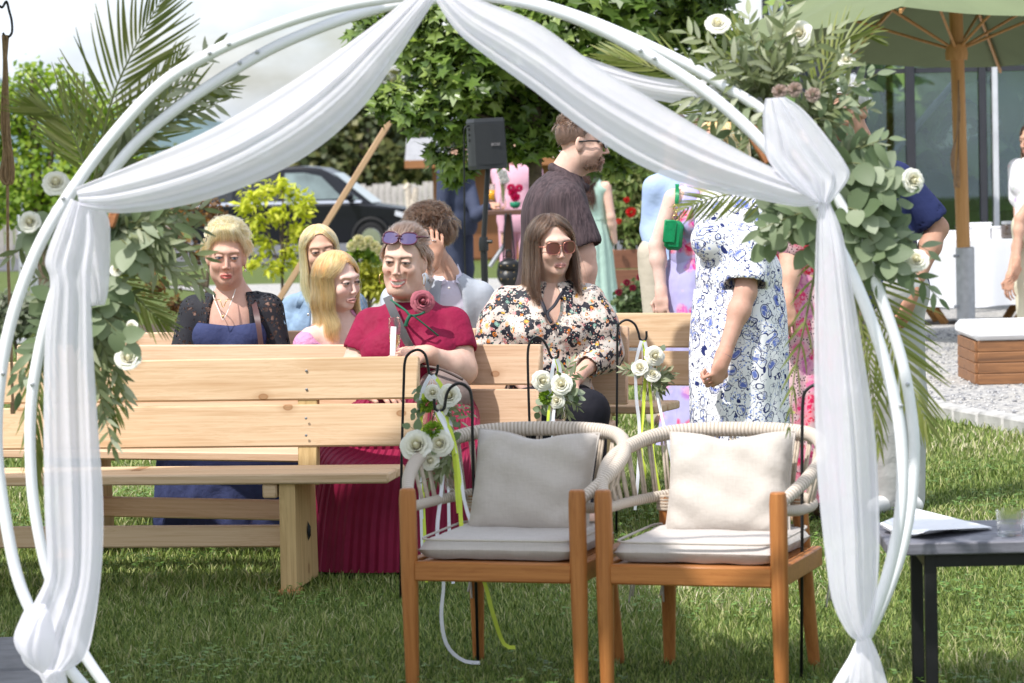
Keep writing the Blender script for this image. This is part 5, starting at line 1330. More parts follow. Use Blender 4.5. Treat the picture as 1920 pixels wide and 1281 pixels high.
    c0 = P(737, 640, Y-.285); o = MB().box((0, 0, 0), (.020, .004, .105), bev=.001).build('folded_card', mat('paper', (.86, .86, .88)), None); o.location = c0; o.rotation_euler = (R(-6), R(4), R(6)); tag(o, 'narrow white folded card held against the champagne flute', 'card')
    bag = thing('shoulder_bag', 'taupe leather bag lying in the maroon dress lap', 'bag', P(835, 760, Y-.22))
    bm = mat('taupe_leather', (.21, .155, .14), .5, .15, 30, .3, 120)
    s = SDF(); c = NP(P(832, 733, Y-.19)); s.ell(c, (.095, .05, .075), np.array(Euler((0, R(22), 0)).to_matrix()), k=.02); s.ell(c+[.03, 0, -.02], (.07, .045, .06), k=.03); v, f = s.mesh(.007); link('bag_body', newmesh('bag_body', v, f, bm), bag)
    MB().tube(crom([P(788, 686, Y-.215), P(825, 692, Y-.245), P(868, 712, Y-.235)], 6), .005, 6).build('zip', mat('taupe_dark', (.12, .09, .08), .5), bag, smooth=True)
maroon()
# ================================================================ elderly blonde woman
def elder():
    Y = 12.05; J = skel('sit', P(436, 780, Y+.05), 6, 1.62, .98)
    ov(J, Y, neck=(438, 556, .05), head=(424, 482, -.02), shl=(366, 583, .06), shr=(502, 580, .03), ell=(345, 668, .03), elr=(520, 668, .0), wrl=(400, 735, -.2), wrr=(470, 735, -.22), chest=(437, 612, .04), belly=(437, 682, .02), pelvis=(438, 765, .06))
    fr = Frame(J['head'], 6, 4, 3, .99)
    root = make_person('older woman with short blonde hair in black lace cardigan and navy dress', J, fr, RUD, dict(lip=(.50, .035, .05), brow=(.34, .20, .12), eye=(.12, .16, .22), age=1, mouth_open=.5, blush=.3), EVEN, b=1.0, arm=1.05,
        hands=[('l', (.5, -.7, -.2), (0, -.3, .9), dict(curl=.4, side=1)), ('r', (-.5, -.7, -.2), (0, -.3, .9), dict(curl=.4, side=-1))], neck_r=.055)
    nav = cloth_mat('navy_linen', (.040, .050, .125), .85, .12, 7, .5, 18)
    g = torso_sdf(J, 1.0, 1.0, 1.05).grown(.010); top = P(438, 612, Y-.1).z
    garment('dress_bodice', g, nav, root, .008, lambda F, X, Y_, Z: np.maximum(np.maximum(F, Z-top-.035*np.abs(X-J['neck'].x)/.1*.3), J['pelvis'].z-.03-Z))
    g = torso_sdf(J, 1.02).grown(.016)
    for q in 'lr': sleeve(g, J, q, 1.6, .066, .052)
    rt, fw, up = axes(J); n = NP(J['neck'])
    g.cap(n-up*.02, n+up*.1, .085, .1, k=.01, sub=True); g.ell(NP(J['chest'])+fw*.12-up*.02, (.088, .13, .27), np.stack([rt, fw, up], 1), k=.015, sub=True)
    garment('lace_cardigan', g, m_lace(), root, .008, below(J['pelvis'].z))
    p = lambda x, y, d: P(x, y, Y+d)
    skirt('dress_skirt', [(p(437, 715, .02), V(.17, .01, 0), V(0, .13, .01)), (p(436, 760, -.05), V(.22, .01, 0), V(0, .13, .07)), (p(435, 790, -.22), V(.25, .01, 0), V(0, .06, .11)), (p(432, 815, -.33), V(.265, .01, 0), V(0, .10, .09)), (p(430, 880, -.36), V(.275, .01, 0), V(0, .13, .02)), (p(430, 1010, -.33), V(.285, .01, 0), V(0, .16, 0))], nav, root, 11, .05, 120, 5)
    cap_mesh(fr, 'hair_cap', BLOND, root, .004, vol=.020)
    st = short_hair(1500, .075, (.55, .5, .35), .010, .22, vol=.022)
    for i in range(420):
        az = RNG.uniform(-1.25, 1.25); b0 = scalp(az*.7-.15, RNG.uniform(.85, 1.15), .026); e = scalp(az+RNG.uniform(-.12, .2), hairline(az)-RNG.uniform(0, .22), .009); st.append(np.array([b0*(1-t)+e*t+np.array([0, -.012, .014])*math.sin(math.pi*t) for t in np.linspace(0, 1, 8)]))
    for i in range(60):
        az = RNG.uniform(-3, 3); b0 = scalp(az, RNG.uniform(.8, 1.4), .02); st.append(np.array([b0+np.array([RNG.normal(0, .012)*t, RNG.normal(0, .01)*t, .024*t]) for t in np.linspace(0, 1, 6)]))
    hairy(fr, st, 'hair', BLOND, root, .0021)
    for x in (-1, 1):
        c = V(*fr.to((x*.078, .0, -.040))[0]); MB().ell(c, (.005, .005, .006), 8, 6).build('earring', M_GOLD, root); MB().ell(c-V(0, 0, .013), (.0045, .0045, .006), 8, 6).build('earring', mat('pearl', (.8, .76, .7), .25, 0), root)
    for (dx, dz, m) in ((0, 600, mat('pearl', (.8, .76, .7))), (3, 576, M_GOLD)):
        MB().tube(crom([P(398, 542, Y-.01), P(402, 562, Y-.07), P(412, dz-14, Y-.11), P(418, dz, Y-.118), P(426, dz-14, Y-.113), P(436, 560, Y-.08), P(443, 538, Y-.01)], 6), .0018, 6).build('necklace', m, root, smooth=True)
    MB().ell(P(418, 594, Y-.122), (.004, .003, .006), 8, 6).build('pendant', M_GOLD, root)
    ribbon(root, [P(474, 560, Y+.0), P(480, 585, Y-.10), P(486, 620, Y-.14), P(494, 690, Y-.13)], .024, mat('brown_strap', (.075, .035, .035), .5), 'bag_strap')
elder()
# ================================================================ girl in pink
def girl():
    Y = 11.95; J = skel('sit', P(640, 790, Y+.05), 18, 1.50, .92)
    ov(J, Y, neck=(632, 606, .04), head=(634, 528, -.02), shl=(580, 632, -.03), shr=(694, 618, .06), ell=(570, 705, -.02), elr=(716, 700, .0), chest=(637, 655, .03), belly=(640, 715, .02), pelvis=(642, 785, .05))
    fr = Frame(J['head'], 47, 6, -4, .95)
    root = make_person('girl with long strawberry blonde hair in a pink dress looking aside', J, fr, PALE, dict(lip=(.55, .20, .19), brow=(.38, .24, .13), eye=(.09, .09, .08), blush=1.0, mouth_open=.7, fat=.97), EVEN, b=.84, arm=.8, neck_r=.043)
    pink = cloth_mat('pink_cotton', (.62, .28, .46), .8, .12, 20, .6, 40)
    g = torso_sdf(J, .86, .72).grown(.010); top = P(640, 650, Y-.1).z
    for q in 'lr': g.ell(NP(J['sh'+q])*.8+NP(J['el'+q])*.2, (.062, .062, .058), k=.02)
    neckhole(g, J, .050, low=.01); g.ell(NP(J['neck'])+[.0, -.07, -.02], (.10, .12, .075), k=.015, sub=True)
    garment('dress', g, pink, root, .008, below(J['pelvis'].z-.05))
    cap_mesh(fr, 'hair_cap', STRAW, root, .007)
    st = long_hair(.27, 900, part=.15, wave=.011, freq=46, fwd=.35, vol=.014)
    hairy(fr, st, 'hair', STRAW, root, .0028)
    MB().ell(fr.to((-.078, -.0, -.036))[0], (.004, .004, .004), 8, 6).build('earring', M_GOLD, root)
girl()
# ================================================================ blonde woman in denim jacket
def denim():
    Y = 13.35; J = skel('sit', P(606, 760, Y+.05), 8, 1.64, .95)
    ov(J, Y, neck=(604, 548, .04), head=(600, 474, -.02), shl=(552, 578, .05), shr=(662, 572, .03), ell=(532, 660, .0), elr=(684, 650, .0), chest=(606, 604, .03), belly=(606, 670, .02), pelvis=(607, 740, .05))
    fr = Frame(J['head'], 10, 0, -5, .98)
    root = make_person('smiling blonde woman in a denim jacket behind the girl', J, fr, TAN, dict(smile=.6, lip=(.45, .17, .14), brow=(.16, .09, .05), eye=(.06, .04, .03)), EVEN, b=.95, arm=.95, neck_r=.050)
    dn = cloth_mat('denim', (.20, .285, .40), .85, .3, 14, .5, 24)
    g = torso_sdf(J, .98, .9).grown(.018)
    for q in 'lr': sleeve(g, J, q, 1.7, .062, .05)
    rt, fw, up = axes(J); neckhole(g, J, .062); g.ell(NP(J['chest'])+fw*.13+up*.03, (.04, .10, .2), np.stack([rt, fw, up], 1), k=.012, sub=True)
    garment('denim_jacket', g, dn, root, .008, below(J['pelvis'].z))
    for sx in (-1, 1):
        n0 = V(*(NP(J['neck'])+rt*sx*.05+up*.03)); n1 = V(*(NP(J['neck'])+rt*sx*.085+fw*.09-up*.07))
        ribbon(root, [n0, (n0+n1)/2+V(*fw)*.045, n1], .05, dn, 'collar')
    for dy in (0, 34): MB().ell(P(578, 590+dy, Y-.15), (.006, .003, .006), 8, 6).build('button', M_SILV, root)
    g = torso_sdf(J, .95, .85).grown(.009); neckhole(g, J, .066, low=.05); garment('top', g, cloth_mat('white_top', (.7, .7, .7)), root, .01, below(J['pelvis'].z))
    cap_mesh(fr, 'hair_cap', BLOND, root, .006)
    hairy(fr, long_hair(.27, 800, part=.1, wave=.008, freq=30, fwd=.2, vol=.012, flare=.6), 'hair', BLOND, root, .0034)
denim()
# ================================================================ man in the light grey jacket
def greysuit():
    Y = 13.2; J = skel('sit', P(838, 770, Y+.05), -25, 1.82, 1.0)
    ov(J, Y, neck=(836, 518, .03), head=(800, 448, .0), shl=(742, 562, -.06), shr=(900, 556, .05), ell=(742, 600, -.2), wrl=(812, 492, -.13), elr=(922, 660, .02), chest=(835, 590, .03), belly=(838, 665, .02), pelvis=(840, 745, .05))
    fr = Frame(J['head'], -78, 8, 6, 1.0)
    root = make_person('man in light grey jacket raising a hand beside his head', J, fr, TAN, dict(sex='m', lip=(.40, .20, .17), brow=(.05, .03, .02), eye=(.05, .03, .02)), EVEN, b=1.0, arm=1.0,
        hands=[('l', (.12, -.1, 1), (.25, -.95, .1), dict(curl=.62, side=-1, thumb=.0, size=1.08))], neck_r=.060)
    gr = cloth_mat('grey_suit', (.40, .43, .48), .85, .08, 9, .35, 9); sh = cloth_mat('lilac_shirt', (.62, .58, .68), .8, .05)
    g = torso_sdf(J, 1.04).grown(.020)
    for q, f in (('l', 1.75), ('r', 1.8)): sleeve(g, J, q, f, .068, .052)
    rt, fw, up = axes(J); rot = np.stack([rt, fw, up], 1); neckhole(g, J, .078, low=.03); g.ell(NP(J['chest'])+fw*.13+up*.02, (.055, .09, .22), rot, k=.012, sub=True); cuff(g, J, 'l', 1.75, .052)
    garment('jacket', g, gr, root, .008, below(J['pelvis'].z-.05))
    g = torso_sdf(J, 1.0).grown(.008); neckhole(g, J, .062, low=.0); garment('shirt', g, sh, root, .009, below(J['pelvis'].z))
    n0 = V(*(NP(J['neck'])+rt*.062+up*.045)); 
    for sx, dx in ((-1, -.05), (1, .05)):
        a = V(*(NP(J['neck'])+rt*sx*.055+up*.055+fw*.0)); b_ = V(*(NP(J['neck'])+rt*sx*.066+up*.045-fw*.04)); c = V(*(NP(J['neck'])+rt*sx*.075-up*.045+fw*.085)); d = V(*(NP(J['neck'])+rt*sx*.018-up*.02+fw*.095))
        mb = MB(); mb.add([a, b_, c, d], [(0, 1, 2, 3)]); mb.build('collar', sh, root)
        l0 = V(*(NP(J['neck'])+rt*sx*.085+up*.01)); l1 = V(*(NP(J['chest'])+rt*sx*.105+fw*.125+up*.05)); l2 = V(*(NP(J['belly'])+rt*sx*.02+fw*.15+up*.04))
    for dy in (0, 38): MB().ell(P(842, 540+dy, Y-.13), (.005, .003, .005), 8, 6).build('button', mat('pearl', (.8, .76, .7)), root)
    cap_mesh(fr, 'hair_cap', BRUN, root, .006, vol=.016); hairy(fr, short_hair(1500, .07, (.3, -.4, .5), .016, .45, vol=.022), 'hair', BRUN, root, .0026)
    ringo(P(813, 451, Y-.145), .0105, (0.1, 0, 1), .002, M_SILV, root, 'ring')
greysuit()
# ================================================================ woman in the patterned blouse
def floral():
    Y = 11.85; J = skel('sit', P(1030, 790, Y+.05), 10, 1.70, 1.0)
    ov(J, Y, neck=(1034, 546, .04), head=(1034, 463, -.02), shl=(950, 568, .03), shr=(1104, 564, .03), ell=(926, 660, .02), wrl=(985, 725, -.2), elr=(1130, 662, .0), wrr=(1080, 708, -.22), chest=(1030, 604, .03), belly=(1030, 682, .02), pelvis=(1030, 765, .05), knl=(1000, 770, -.42), knr=(1102, 772, -.40), anr=(1105, 960, -.42), toer=(1108, 975, -.58))
    fr = Frame(J['head'], 22, 2, -2, 1.0)
    root = make_person('brown haired woman in rose sunglasses and a colourful patterned blouse', J, fr, FAIR, dict(lip=(.48, .17, .17), brow=(.13, .08, .05), blush=.6), EVEN, b=1.0, arm=1.0,
        hands=[('r', (-.75, -.5, -.25), (.2, -.4, .85), dict(curl=.35, side=-1))], neck_r=.052)
    bl = m_blouse(); g = torso_sdf(J, 1.04, 1.05, 1.05).grown(.018)
    for q in 'lr':
        a, e, w = NP(J['sh'+q]), NP(J['el'+q]), NP(J['wr'+q]); g.cap(a, a+(e-a)*.5, .066, .086, k=.04); g.cap(a+(e-a)*.45, e, .086, .082, k=.04); g.cap(e, e+(w-e)*.55, .078, .050, k=.03)
    neckhole(g, J, .060, low=.0); rt, fw, up = axes(J); g.ell(NP(J['neck'])+fw*.10-up*.05, (.035, .07, .10), np.stack([rt, fw, up], 1), k=.01, sub=True)
    for q in 'lr': cuff(g, J, q, 1.55, .05)
    garment('blouse', g, bl, root, .008, below(J['pelvis'].z-.05))
    MB().tube(crom([P(1010, 552, Y-.07), P(1020, 575, Y-.125), P(1024, 590, Y-.135)], 5), .008, 7, flat=.5).build('neck_tie', mat('black_tie', (.02, .02, .03), .7), root, smooth=True)
    MB().tube(crom([P(1054, 548, Y-.06), P(1040, 572, Y-.125), P(1026, 588, Y-.135), P(1034, 606, Y-.15)], 5), .008, 7, flat=.5).build('neck_tie', mat('black_tie', (.02, .02, .03)), root, smooth=True)
    s = SDF(); blk = cloth_mat('black_trousers', (.012, .012, .018), .8, .2, 9, .4, 14)
    s.ell(NP(J['pelvis'])-[0, 0, .02], (.19, .14, .12), k=.05)
    for q in 'lr': s.cap(J['hip'+q], J['kn'+q], .095, .078, k=.05); s.cap(J['kn'+q], J['an'+q], .078, .06, k=.04)
    garment('trousers', s, blk, root, .010)
    cap_mesh(fr, 'hair_cap', BRUN, root, .008)
    hairy(fr, long_hair(.24, 900, part=.3, wave=.008, freq=30, fwd=.25, vol=.018, flare=1.0), 'hair', BRUN, root, .0036)
    glasses(fr, root, M_LENSR, mat('rose_gold', (.50, .20, .15), .3, 0, metal=.8), (.0275, .0245), yoff=-.002, up=-.004)
    ringo(fr.to((-.078, .0, -.05))[0], .011, fr.d((1, 0, 0)), .0014, M_GOLD, root, 'hoop_earring')
floral()
# ================================================================ man in the brown shirt
def brownman():
    Y = 12.4; J = skel('stand', P(1040, 800, Y), 98, 1.80, 1.05, 6)
    ov(J, Y, neck=(1062, 324, .0), head=(1092, 268, -.02), shl=(1062, 378, -.20), shr=(1040, 362, .20), ell=(1096, 475, -.24), wrl=(1104, 580, -.22), elr=(1060, 480, .24), wrr=(1090, 570, .22), chest=(1040, 410, .0), belly=(1036, 490, .0), pelvis=(1030, 570, .0))
    fr = Frame(J['head'], 86, 5, 0, 1.0)
    root = make_person('man in a dark brown ribbed shirt and black sunglasses seen in profile', J, fr, FAIR, dict(sex='m', beard=(.10, .055, .035), lip=(.42, .22, .19), brow=(.10, .06, .04), jaw=1.12), STND, b=1.05, arm=1.1,
        hands=[('l', (.15, 0, -1), (.3, -.9, 0), dict(curl=.5, side=1, size=1.08))], neck_r=.062)
    t = NT('ribbed_brown'); v = t.coord((1, 1, 1)); st = t.noise(t.coord((70, 70, 1.2)), 1, 2); st.inputs['Distortion'].default_value = 0
    t.base(t.ramp(st.outputs[0], [(.35, (.030, .018, .022)), (.62, (.070, .045, .050))])); t.set(Roughness=.85); t.bump(st.outputs[0], .6, .015)
    g = torso_sdf(J, 1.10).grown(.022)
    for q in 'lr': sleeve(g, J, q, .80, .078, .086, k=.04)
    neckhole(g, J, .066, low=-.005); cuff(g, J, 'l', .80, .086); cuff(g, J, 'r', .80, .086)
    garment('shirt', g, t.m, root, .008, below(J['pelvis'].z-.08))
    rt, fw, up = axes(J); nk = NP(J['neck']); 
    MB().tube(crom([V(*(nk+fw*.085-up*.055+rt*.02)), V(*(nk+rt*.070-up*.015)), V(*(nk-fw*.058+up*.012)), V(*(nk-rt*.070-up*.015)), V(*(nk+fw*.085-up*.055-rt*.02))], 8), .024, 10, flat=.9).build('collar', t.m, root, smooth=True)
    s = SDF()
    for q in 'lr': s.cap(J['hip'+q], J['kn'+q], .10, .08, k=.04); s.cap(J['kn'+q], J['an'+q], .08, .07, k=.03)
    s.ell(J['pelvis'], (.16, .18, .13), k=.05); garment('trousers', s, cloth_mat('dark_trousers', (.03, .03, .035)), root, .012)
    fade = [(.22, .14, .10), (.20, .125, .09), (.17, .10, .07)]
    cap_mesh(fr, 'hair_cap', [(.16, .10, .075), (.13, .08, .06), (.10, .06, .045)], root, .001, line=.04)
    st = [q for q in short_hair(1500, .030, (0, -.6, .3), .006, .3, vol=.010) if q[0][2] > .062]+short_hair(700, .010, (0, .3, -.8), .002, .2)
    hairy(fr, st, 'hair', BRUN, root, .0018)
    st = []
    for i in range(420):
        x = RNG.uniform(-.062, .062); z = RNG.uniform(-.105, -.045); y = -.085+max(0, abs(x)-.02)*1.55+max(0, (-z-.07))*.25
        if abs(x) < .018 and z > -.078: continue
        p0 = np.array([x*(1-.2*max(0, -z-.08)/.03), y, z]); st.append(np.array([p0+np.array([0, -.004*t_, -.010*t_]) for t_ in np.linspace(0, 1, 3)]))
    hairy(fr, st, 'beard', BRUN, root, .0016, 5)
    glasses(fr, root, M_LENS, M_BLK, (.027, .020), r=.0030)
brownman()
# ================================================================ standing guests, partly hidden
def simple_trousers(J, root, m, r=(.095, .075, .06), h=.012, pel=True):
    s = SDF()
    for q in 'lr': s.cap(J['hip'+q], J['kn'+q], r[0], r[1], k=.04); s.cap(J['kn'+q], NP(J['an'+q])-[0, 0, .04], r[1], r[2], k=.03)
    if pel: s.ell(NP(J['pelvis'])+[0, 0, .02], (.17, .15, .13), k=.05)
    garment('trousers', s, m, root, h)
def shoes(J, root, m):
    for q in 'lr':
        s = SDF(); a, t_ = NP(J['an'+q]), NP(J['toe'+q]); s.cap(a-[0, 0, .045], t_, .042, .034, k=.02); s.cap(a-[0, 0, .02], a-[0, 0, .05], .043, k=.02)
        v, f = s.mesh(.009, lambda F, X, Y, Z: np.maximum(F, .004-Z)); link('shoe', newmesh('shoe', v, f, m), root)
def V3(a): return V(*a)
def paisley():
    Y = 11.2; J = skel('stand', P(1388, 700, Y), -38, 1.68, 1.0)
    ov(J, Y, neck=(1372, 352, .02), head=(1352, 280, -.02), shl=(1338, 392, -.02), shr=(1412, 398, -.06), elr=(1398, 548, -.16), wrr=(1355, 672, -.24), ell=(1345, 510, .14), wrl=(1352, 600, .18), chest=(1382, 430, .0), belly=(1385, 520, .0), pelvis=(1388, 610, .0))
    fr = Frame(J['head'], -40, 10, 0, .98)
    root = make_person('woman in a white dress with blue paisley print, fist lowered', J, fr, (.56, .33, .25), dict(lip=(.5, .18, .18)), STND, b=1.0, arm=1.0,
        hands=[('r', (-.35, -.25, -1), (.75, -.6, .1), dict(curl=1.15, side=-1, thumb=1.0, size=1.02))], neck_r=.052)
    m = m_paisley(); g = torso_sdf(J, 1.05, 1.0).grown(.016)
    for q in 'lr': sleeve(g, J, q, .82, .075, .082, k=.04)
    neckhole(g, J, .060, low=.02); cuff(g, J, 'r', .82, .082); cuff(g, J, 'l', .82, .082)
    garment('dress_top', g, m, root, .008, below(J['belly'].z-.07))
    p = lambda x, y: P(x, y, Y)
    skirt('dress_skirt', [(p(1385, 540), V(.155, -.06, 0), V(.06, .135, 0)), (p(1386, 590), V(.170, -.06, 0), V(.06, .15, 0)), (p(1385, 660), V(.180, -.06, 0), V(.05, .165, 0)), (p(1386, 760), V(.18, -.05, 0), V(.05, .175, 0)), (p(1390, 880), V(.185, -.05, 0), V(.04, .18, 0)), (p(1392, 960), V(.19, -.05, 0), V(.04, .18, 0))], m, root, 7, .035, 110, 4)
    ribbon(root, [p(1385, 606)+V(.05, -.17, 0), p(1335, 600)+V(-.01, -.11, 0), p(1308, 610)+V(0, -.03, 0)], .035, m, 'waist_sash')
    for e in ((1304, 690), (1312, 660)): ribbon(root, [p(1312, 604)+V(0, -.03, 0), p(1306, 640)+V(0, -.04, 0), p(*e)+V(0, -.05, 0)], .04, m, 'waist_sash')
    d = nrm(NP(J['wrr'])-NP(J['elr'])); ringo(J['wrr']-V(*d)*.01, .030, d, .0022, mat('bracelet', (.12, .13, .2), .3, 0, metal=.6), root, 'bracelet')
    cap_mesh(fr, 'hair_cap', BLOND, root, .006); hairy(fr, long_hair(.12, 300), 'hair', BLOND, root, .004); shoes(J, root, mat('tan_shoe', (.4, .25, .15)))
paisley()
def lavender():
    Y = 14.3; J = skel('stand', P(1315, 700, Y), 35, 1.70, .95)
    ov(J, Y, neck=(1310, 335, .02), head=(1315, 268, .0), shl=(1262, 372, -.06), shr=(1350, 372, .06), ell=(1232, 462, -.06), wrl=(1240, 550, -.10), chest=(1308, 405, .0), belly=(1310, 475, .0), pelvis=(1312, 555, .0))
    fr = Frame(J['head'], 40, 5, 0, .97)
    root = make_person('woman in a sleeveless lavender floral dress carrying a green bag', J, fr, PALE, dict(lip=(.5, .2, .2)), STND, b=.95, arm=.95,
        hands=[('l', (.0, -.15, -1), (-.6, -.75, 0), dict(curl=.35, side=1, size=1.0))], neck_r=.05)
    m = m_bloom('lavender_print', (.42, .40, .66), [(.62, .03, .28), (.42, .38, .66), (.60, .10, .40), (.45, .20, .58), (.66, .02, .10), (.42, .40, .66)], 10, None, .46, (.48, .42, .68))
    g = torso_sdf(J, .98, .9).grown(.012); neckhole(g, J, .055, low=.01)
    for q in 'lr': g.ell(NP(J['sh'+q])+[.0, 0, .03], (.055, .07, .075), k=.01, sub=True)
    rt, fw, up = axes(J); g.ell(NP(J['neck'])+fw*.11-up*.06, (.05, .09, .12), np.stack([rt, fw, up], 1), k=.01, sub=True)
    garment('dress_top', g, m, root, .009, below(J['belly'].z-.10))
    p = lambda x, y: P(x, y, Y)
    skirt('dress_skirt', [(p(1310, 486), V(.150, 0, 0), V(0, .13, 0)), (p(1312, 530), V(.18, 0, 0), V(0, .15, 0)), (p(1314, 600), V(.19, 0, 0), V(0, .16, 0)), (p(1318, 720), V(.19, 0, 0), V(0, .17, 0)), (p(1312, 830), V(.21, 0, 0), V(0, .2, 0))], m, root, 8, .05, 100, 6)
    cap_mesh(fr, 'hair_cap', BRUN, root, .006); hairy(fr, long_hair(.15, 300), 'hair', BRUN, root, .004); shoes(J, root, mat('tan_shoe', (.4, .25, .15)))
    gm = mat('green_leather', (.0, .22, .075), .4, .15, 60, .4, 90)
    bag = thing('handbag', 'small quilted green handbag hanging from a gold chain strap', 'handbag', p(1258, 475))
    o = p(1260, 440)-V(0, .16, 0)
    MB().box(o, (.085, .05, .14), (0, R(6), 0), .018).build('bag_body', gm, bag); MB().box(o+V(-.02, -.027, .02), (.06, .012, .11), (0, R(6), 0), .006).build('flap', gm, bag)
    ribbon(bag, [p(1268, 345)-V(0, .075, 0), p(1267, 365)-V(0, .115, 0), p(1266, 384)-V(0, .12, 0)], .02, gm, 'strap')
    for k, (x, y) in enumerate(((1265, 389), (1265, 399), (1264, 408), (1263, 417))): ringo(p(x, y)-V(0, .125, 0), .0135, (1, 0, 0) if k % 2 else (0, 1, 0), .0032, M_GOLD, bag, 'chain_link', 14)
lavender()
def bluman():
    Y = 16.2; J = skel('stand', P(1262, 700, Y), 30, 1.80, 1.0)
    ov(J, Y, neck=(1262, 318, .0), head=(1266, 255, .0), shl=(1228, 352, -.05), shr=(1305, 352, .05), ell=(1222, 430, .0), wrl=(1236, 480, -.15), chest=(1260, 385, 0), belly=(1260, 445, 0), pelvis=(1262, 510, 0))
    fr = Frame(J['head'], 35, 0, 0, 1.0)
    root = make_person('man in a pale blue shirt behind the lavender dress', J, fr, TAN, dict(sex='m'), STND, h=.012)
    m = cloth_mat('pale_blue_shirt', (.36, .46, .68), .8, .05); g = torso_sdf(J, 1.05).grown(.02)
    for q in 'lr': sleeve(g, J, q, 1.5, .068, .055)
    neckhole(g, J, .062); garment('shirt', g, m, root, .011, below(J['pelvis'].z-.08))
    simple_trousers(J, root, cloth_mat('beige_trousers', (.50, .44, .36))); cap_mesh(fr, 'hair_cap', BRUN, root, .008); shoes(J, root, mat('brown_shoe', (.1, .06, .04)))
bluman()
def pinkdress():
    Y = 11.95; J = skel('stand', P(1500, 700, Y), 20, 1.68, 1.0)
    ov(J, Y, neck=(1506, 352, .0), head=(1510, 280, .0), shl=(1470, 400, -.04), shr=(1560, 400, .04), ell=(1482, 500, -.14), wrl=(1474, 570, -.22), chest=(1508, 440, 0), belly=(1506, 520, 0), pelvis=(1504, 610, 0))
    fr = Frame(J['head'], 0, 0, 0, .98)
    root = make_person('woman in a pink rose print dress behind the right cloth tail', J, fr, TAN, dict(lip=(.5, .2, .2)), STND, b=.98, arm=.98,
        hands=[('l', (-.05, -.25, -1), (-.2, -.95, .1), dict(curl=.7, side=1, thumb=.8, size=1.0))])
    m = m_bloom('pink_rose_print', (.66, .44, .46), [(.68, .02, .10), (.72, .16, .32), (.70, .03, .16), (.62, .16, .40), (.66, .02, .06)], 15, (.10, .07, .08), .66)
    g = torso_sdf(J, 1.0, .95).grown(.014)
    for q in 'lr': sleeve(g, J, q, .5, .062, .066)
    neckhole(g, J, .062); garment('dress_top', g, m, root, .009, below(J['belly'].z-.04))
    p = lambda x, y: P(x, y, Y)
    skirt('dress_skirt', [(p(1505, 524), V(.15, .02, 0), V(0, .12, 0)), (p(1503, 600), V(.165, .02, 0), V(0, .14, 0)), (p(1500, 720), V(.165, .02, 0), V(0, .16, 0)), (p(1498, 860), V(.17, .02, 0), V(0, .17, 0)), (p(1498, 935), V(.18, .02, 0), V(0, .18, 0))], m, root, 10, .06, 110, 8)
    cap_mesh(fr, 'hair_cap', BRUN, root, .006); hairy(fr, long_hair(.2, 300), 'hair', BRUN, root, .004); shoes(J, root, mat('tan_shoe', (.4, .25, .15)))
pinkdress()
def navyman():
    Y = 12.1; J = skel('stand', P(1660, 700, Y), -35, 1.78, 1.05, 10)
    ov(J, Y, neck=(1612, 268, .0), head=(1588, 208, -.02), shl=(1575, 312, -.05), shr=(1682, 335, .05), elr=(1757, 428, .06), wrr=(1708, 552, -.10), ell=(1570, 430, -.1), wrl=(1585, 520, -.2), chest=(1635, 365, 0), belly=(1650, 460, 0), pelvis=(1665, 555, 0), hipl=(1645, 570, -.03), hipr=(1690, 570, .03), knl=(1662, 745, -.05), knr=(1702, 745, .02), anl=(1668, 925, .0), anr=(1700, 922, .04), toel=(1640, 955, -.1), toer=(1716, 945, -.1))
    for q in 'lr': J['toe'+q].z = .035; J['an'+q].z = .09
    fr = Frame(J['head'], -40, 12, 0, 1.0)
    root = make_person('grey haired man in navy polo shirt and light grey trousers', J, fr, (.46, .26, .18), dict(sex='m', age=1, brow=(.3, .28, .26)), STND, b=1.05, arm=1.12,
        hands=[('r', (-.35, -.2, -1), (.75, -.6, 0), dict(curl=.45, side=-1, size=1.1))])
    m = cloth_mat('navy_polo', (.022, .03, .10), .8, .1); g = torso_sdf(J, 1.0).grown(.016)
    for q in 'lr': sleeve(g, J, q, .80, .070, .078, k=.03)
    neckhole(g, J, .064); cuff(g, J, 'r', .80, .078); garment('polo_shirt', g, m, root, .009, below(J['pelvis'].z-.1))
    simple_trousers(J, root, cloth_mat('grey_trousers', (.42, .42, .41), .85, .12, 8, .5, 12), (.092, .076, .075)); shoes(J, root, mat('pale_shoe', (.6, .6, .58)))
    gr = [(.35, .34, .33), (.45, .44, .43), (.6, .59, .58)]; cap_mesh(fr, 'hair_cap', gr, root, .004); hairy(fr, short_hair(700, .045, (0, .8, .3), .015, .3), 'hair', gr, root, .003)
navyman()
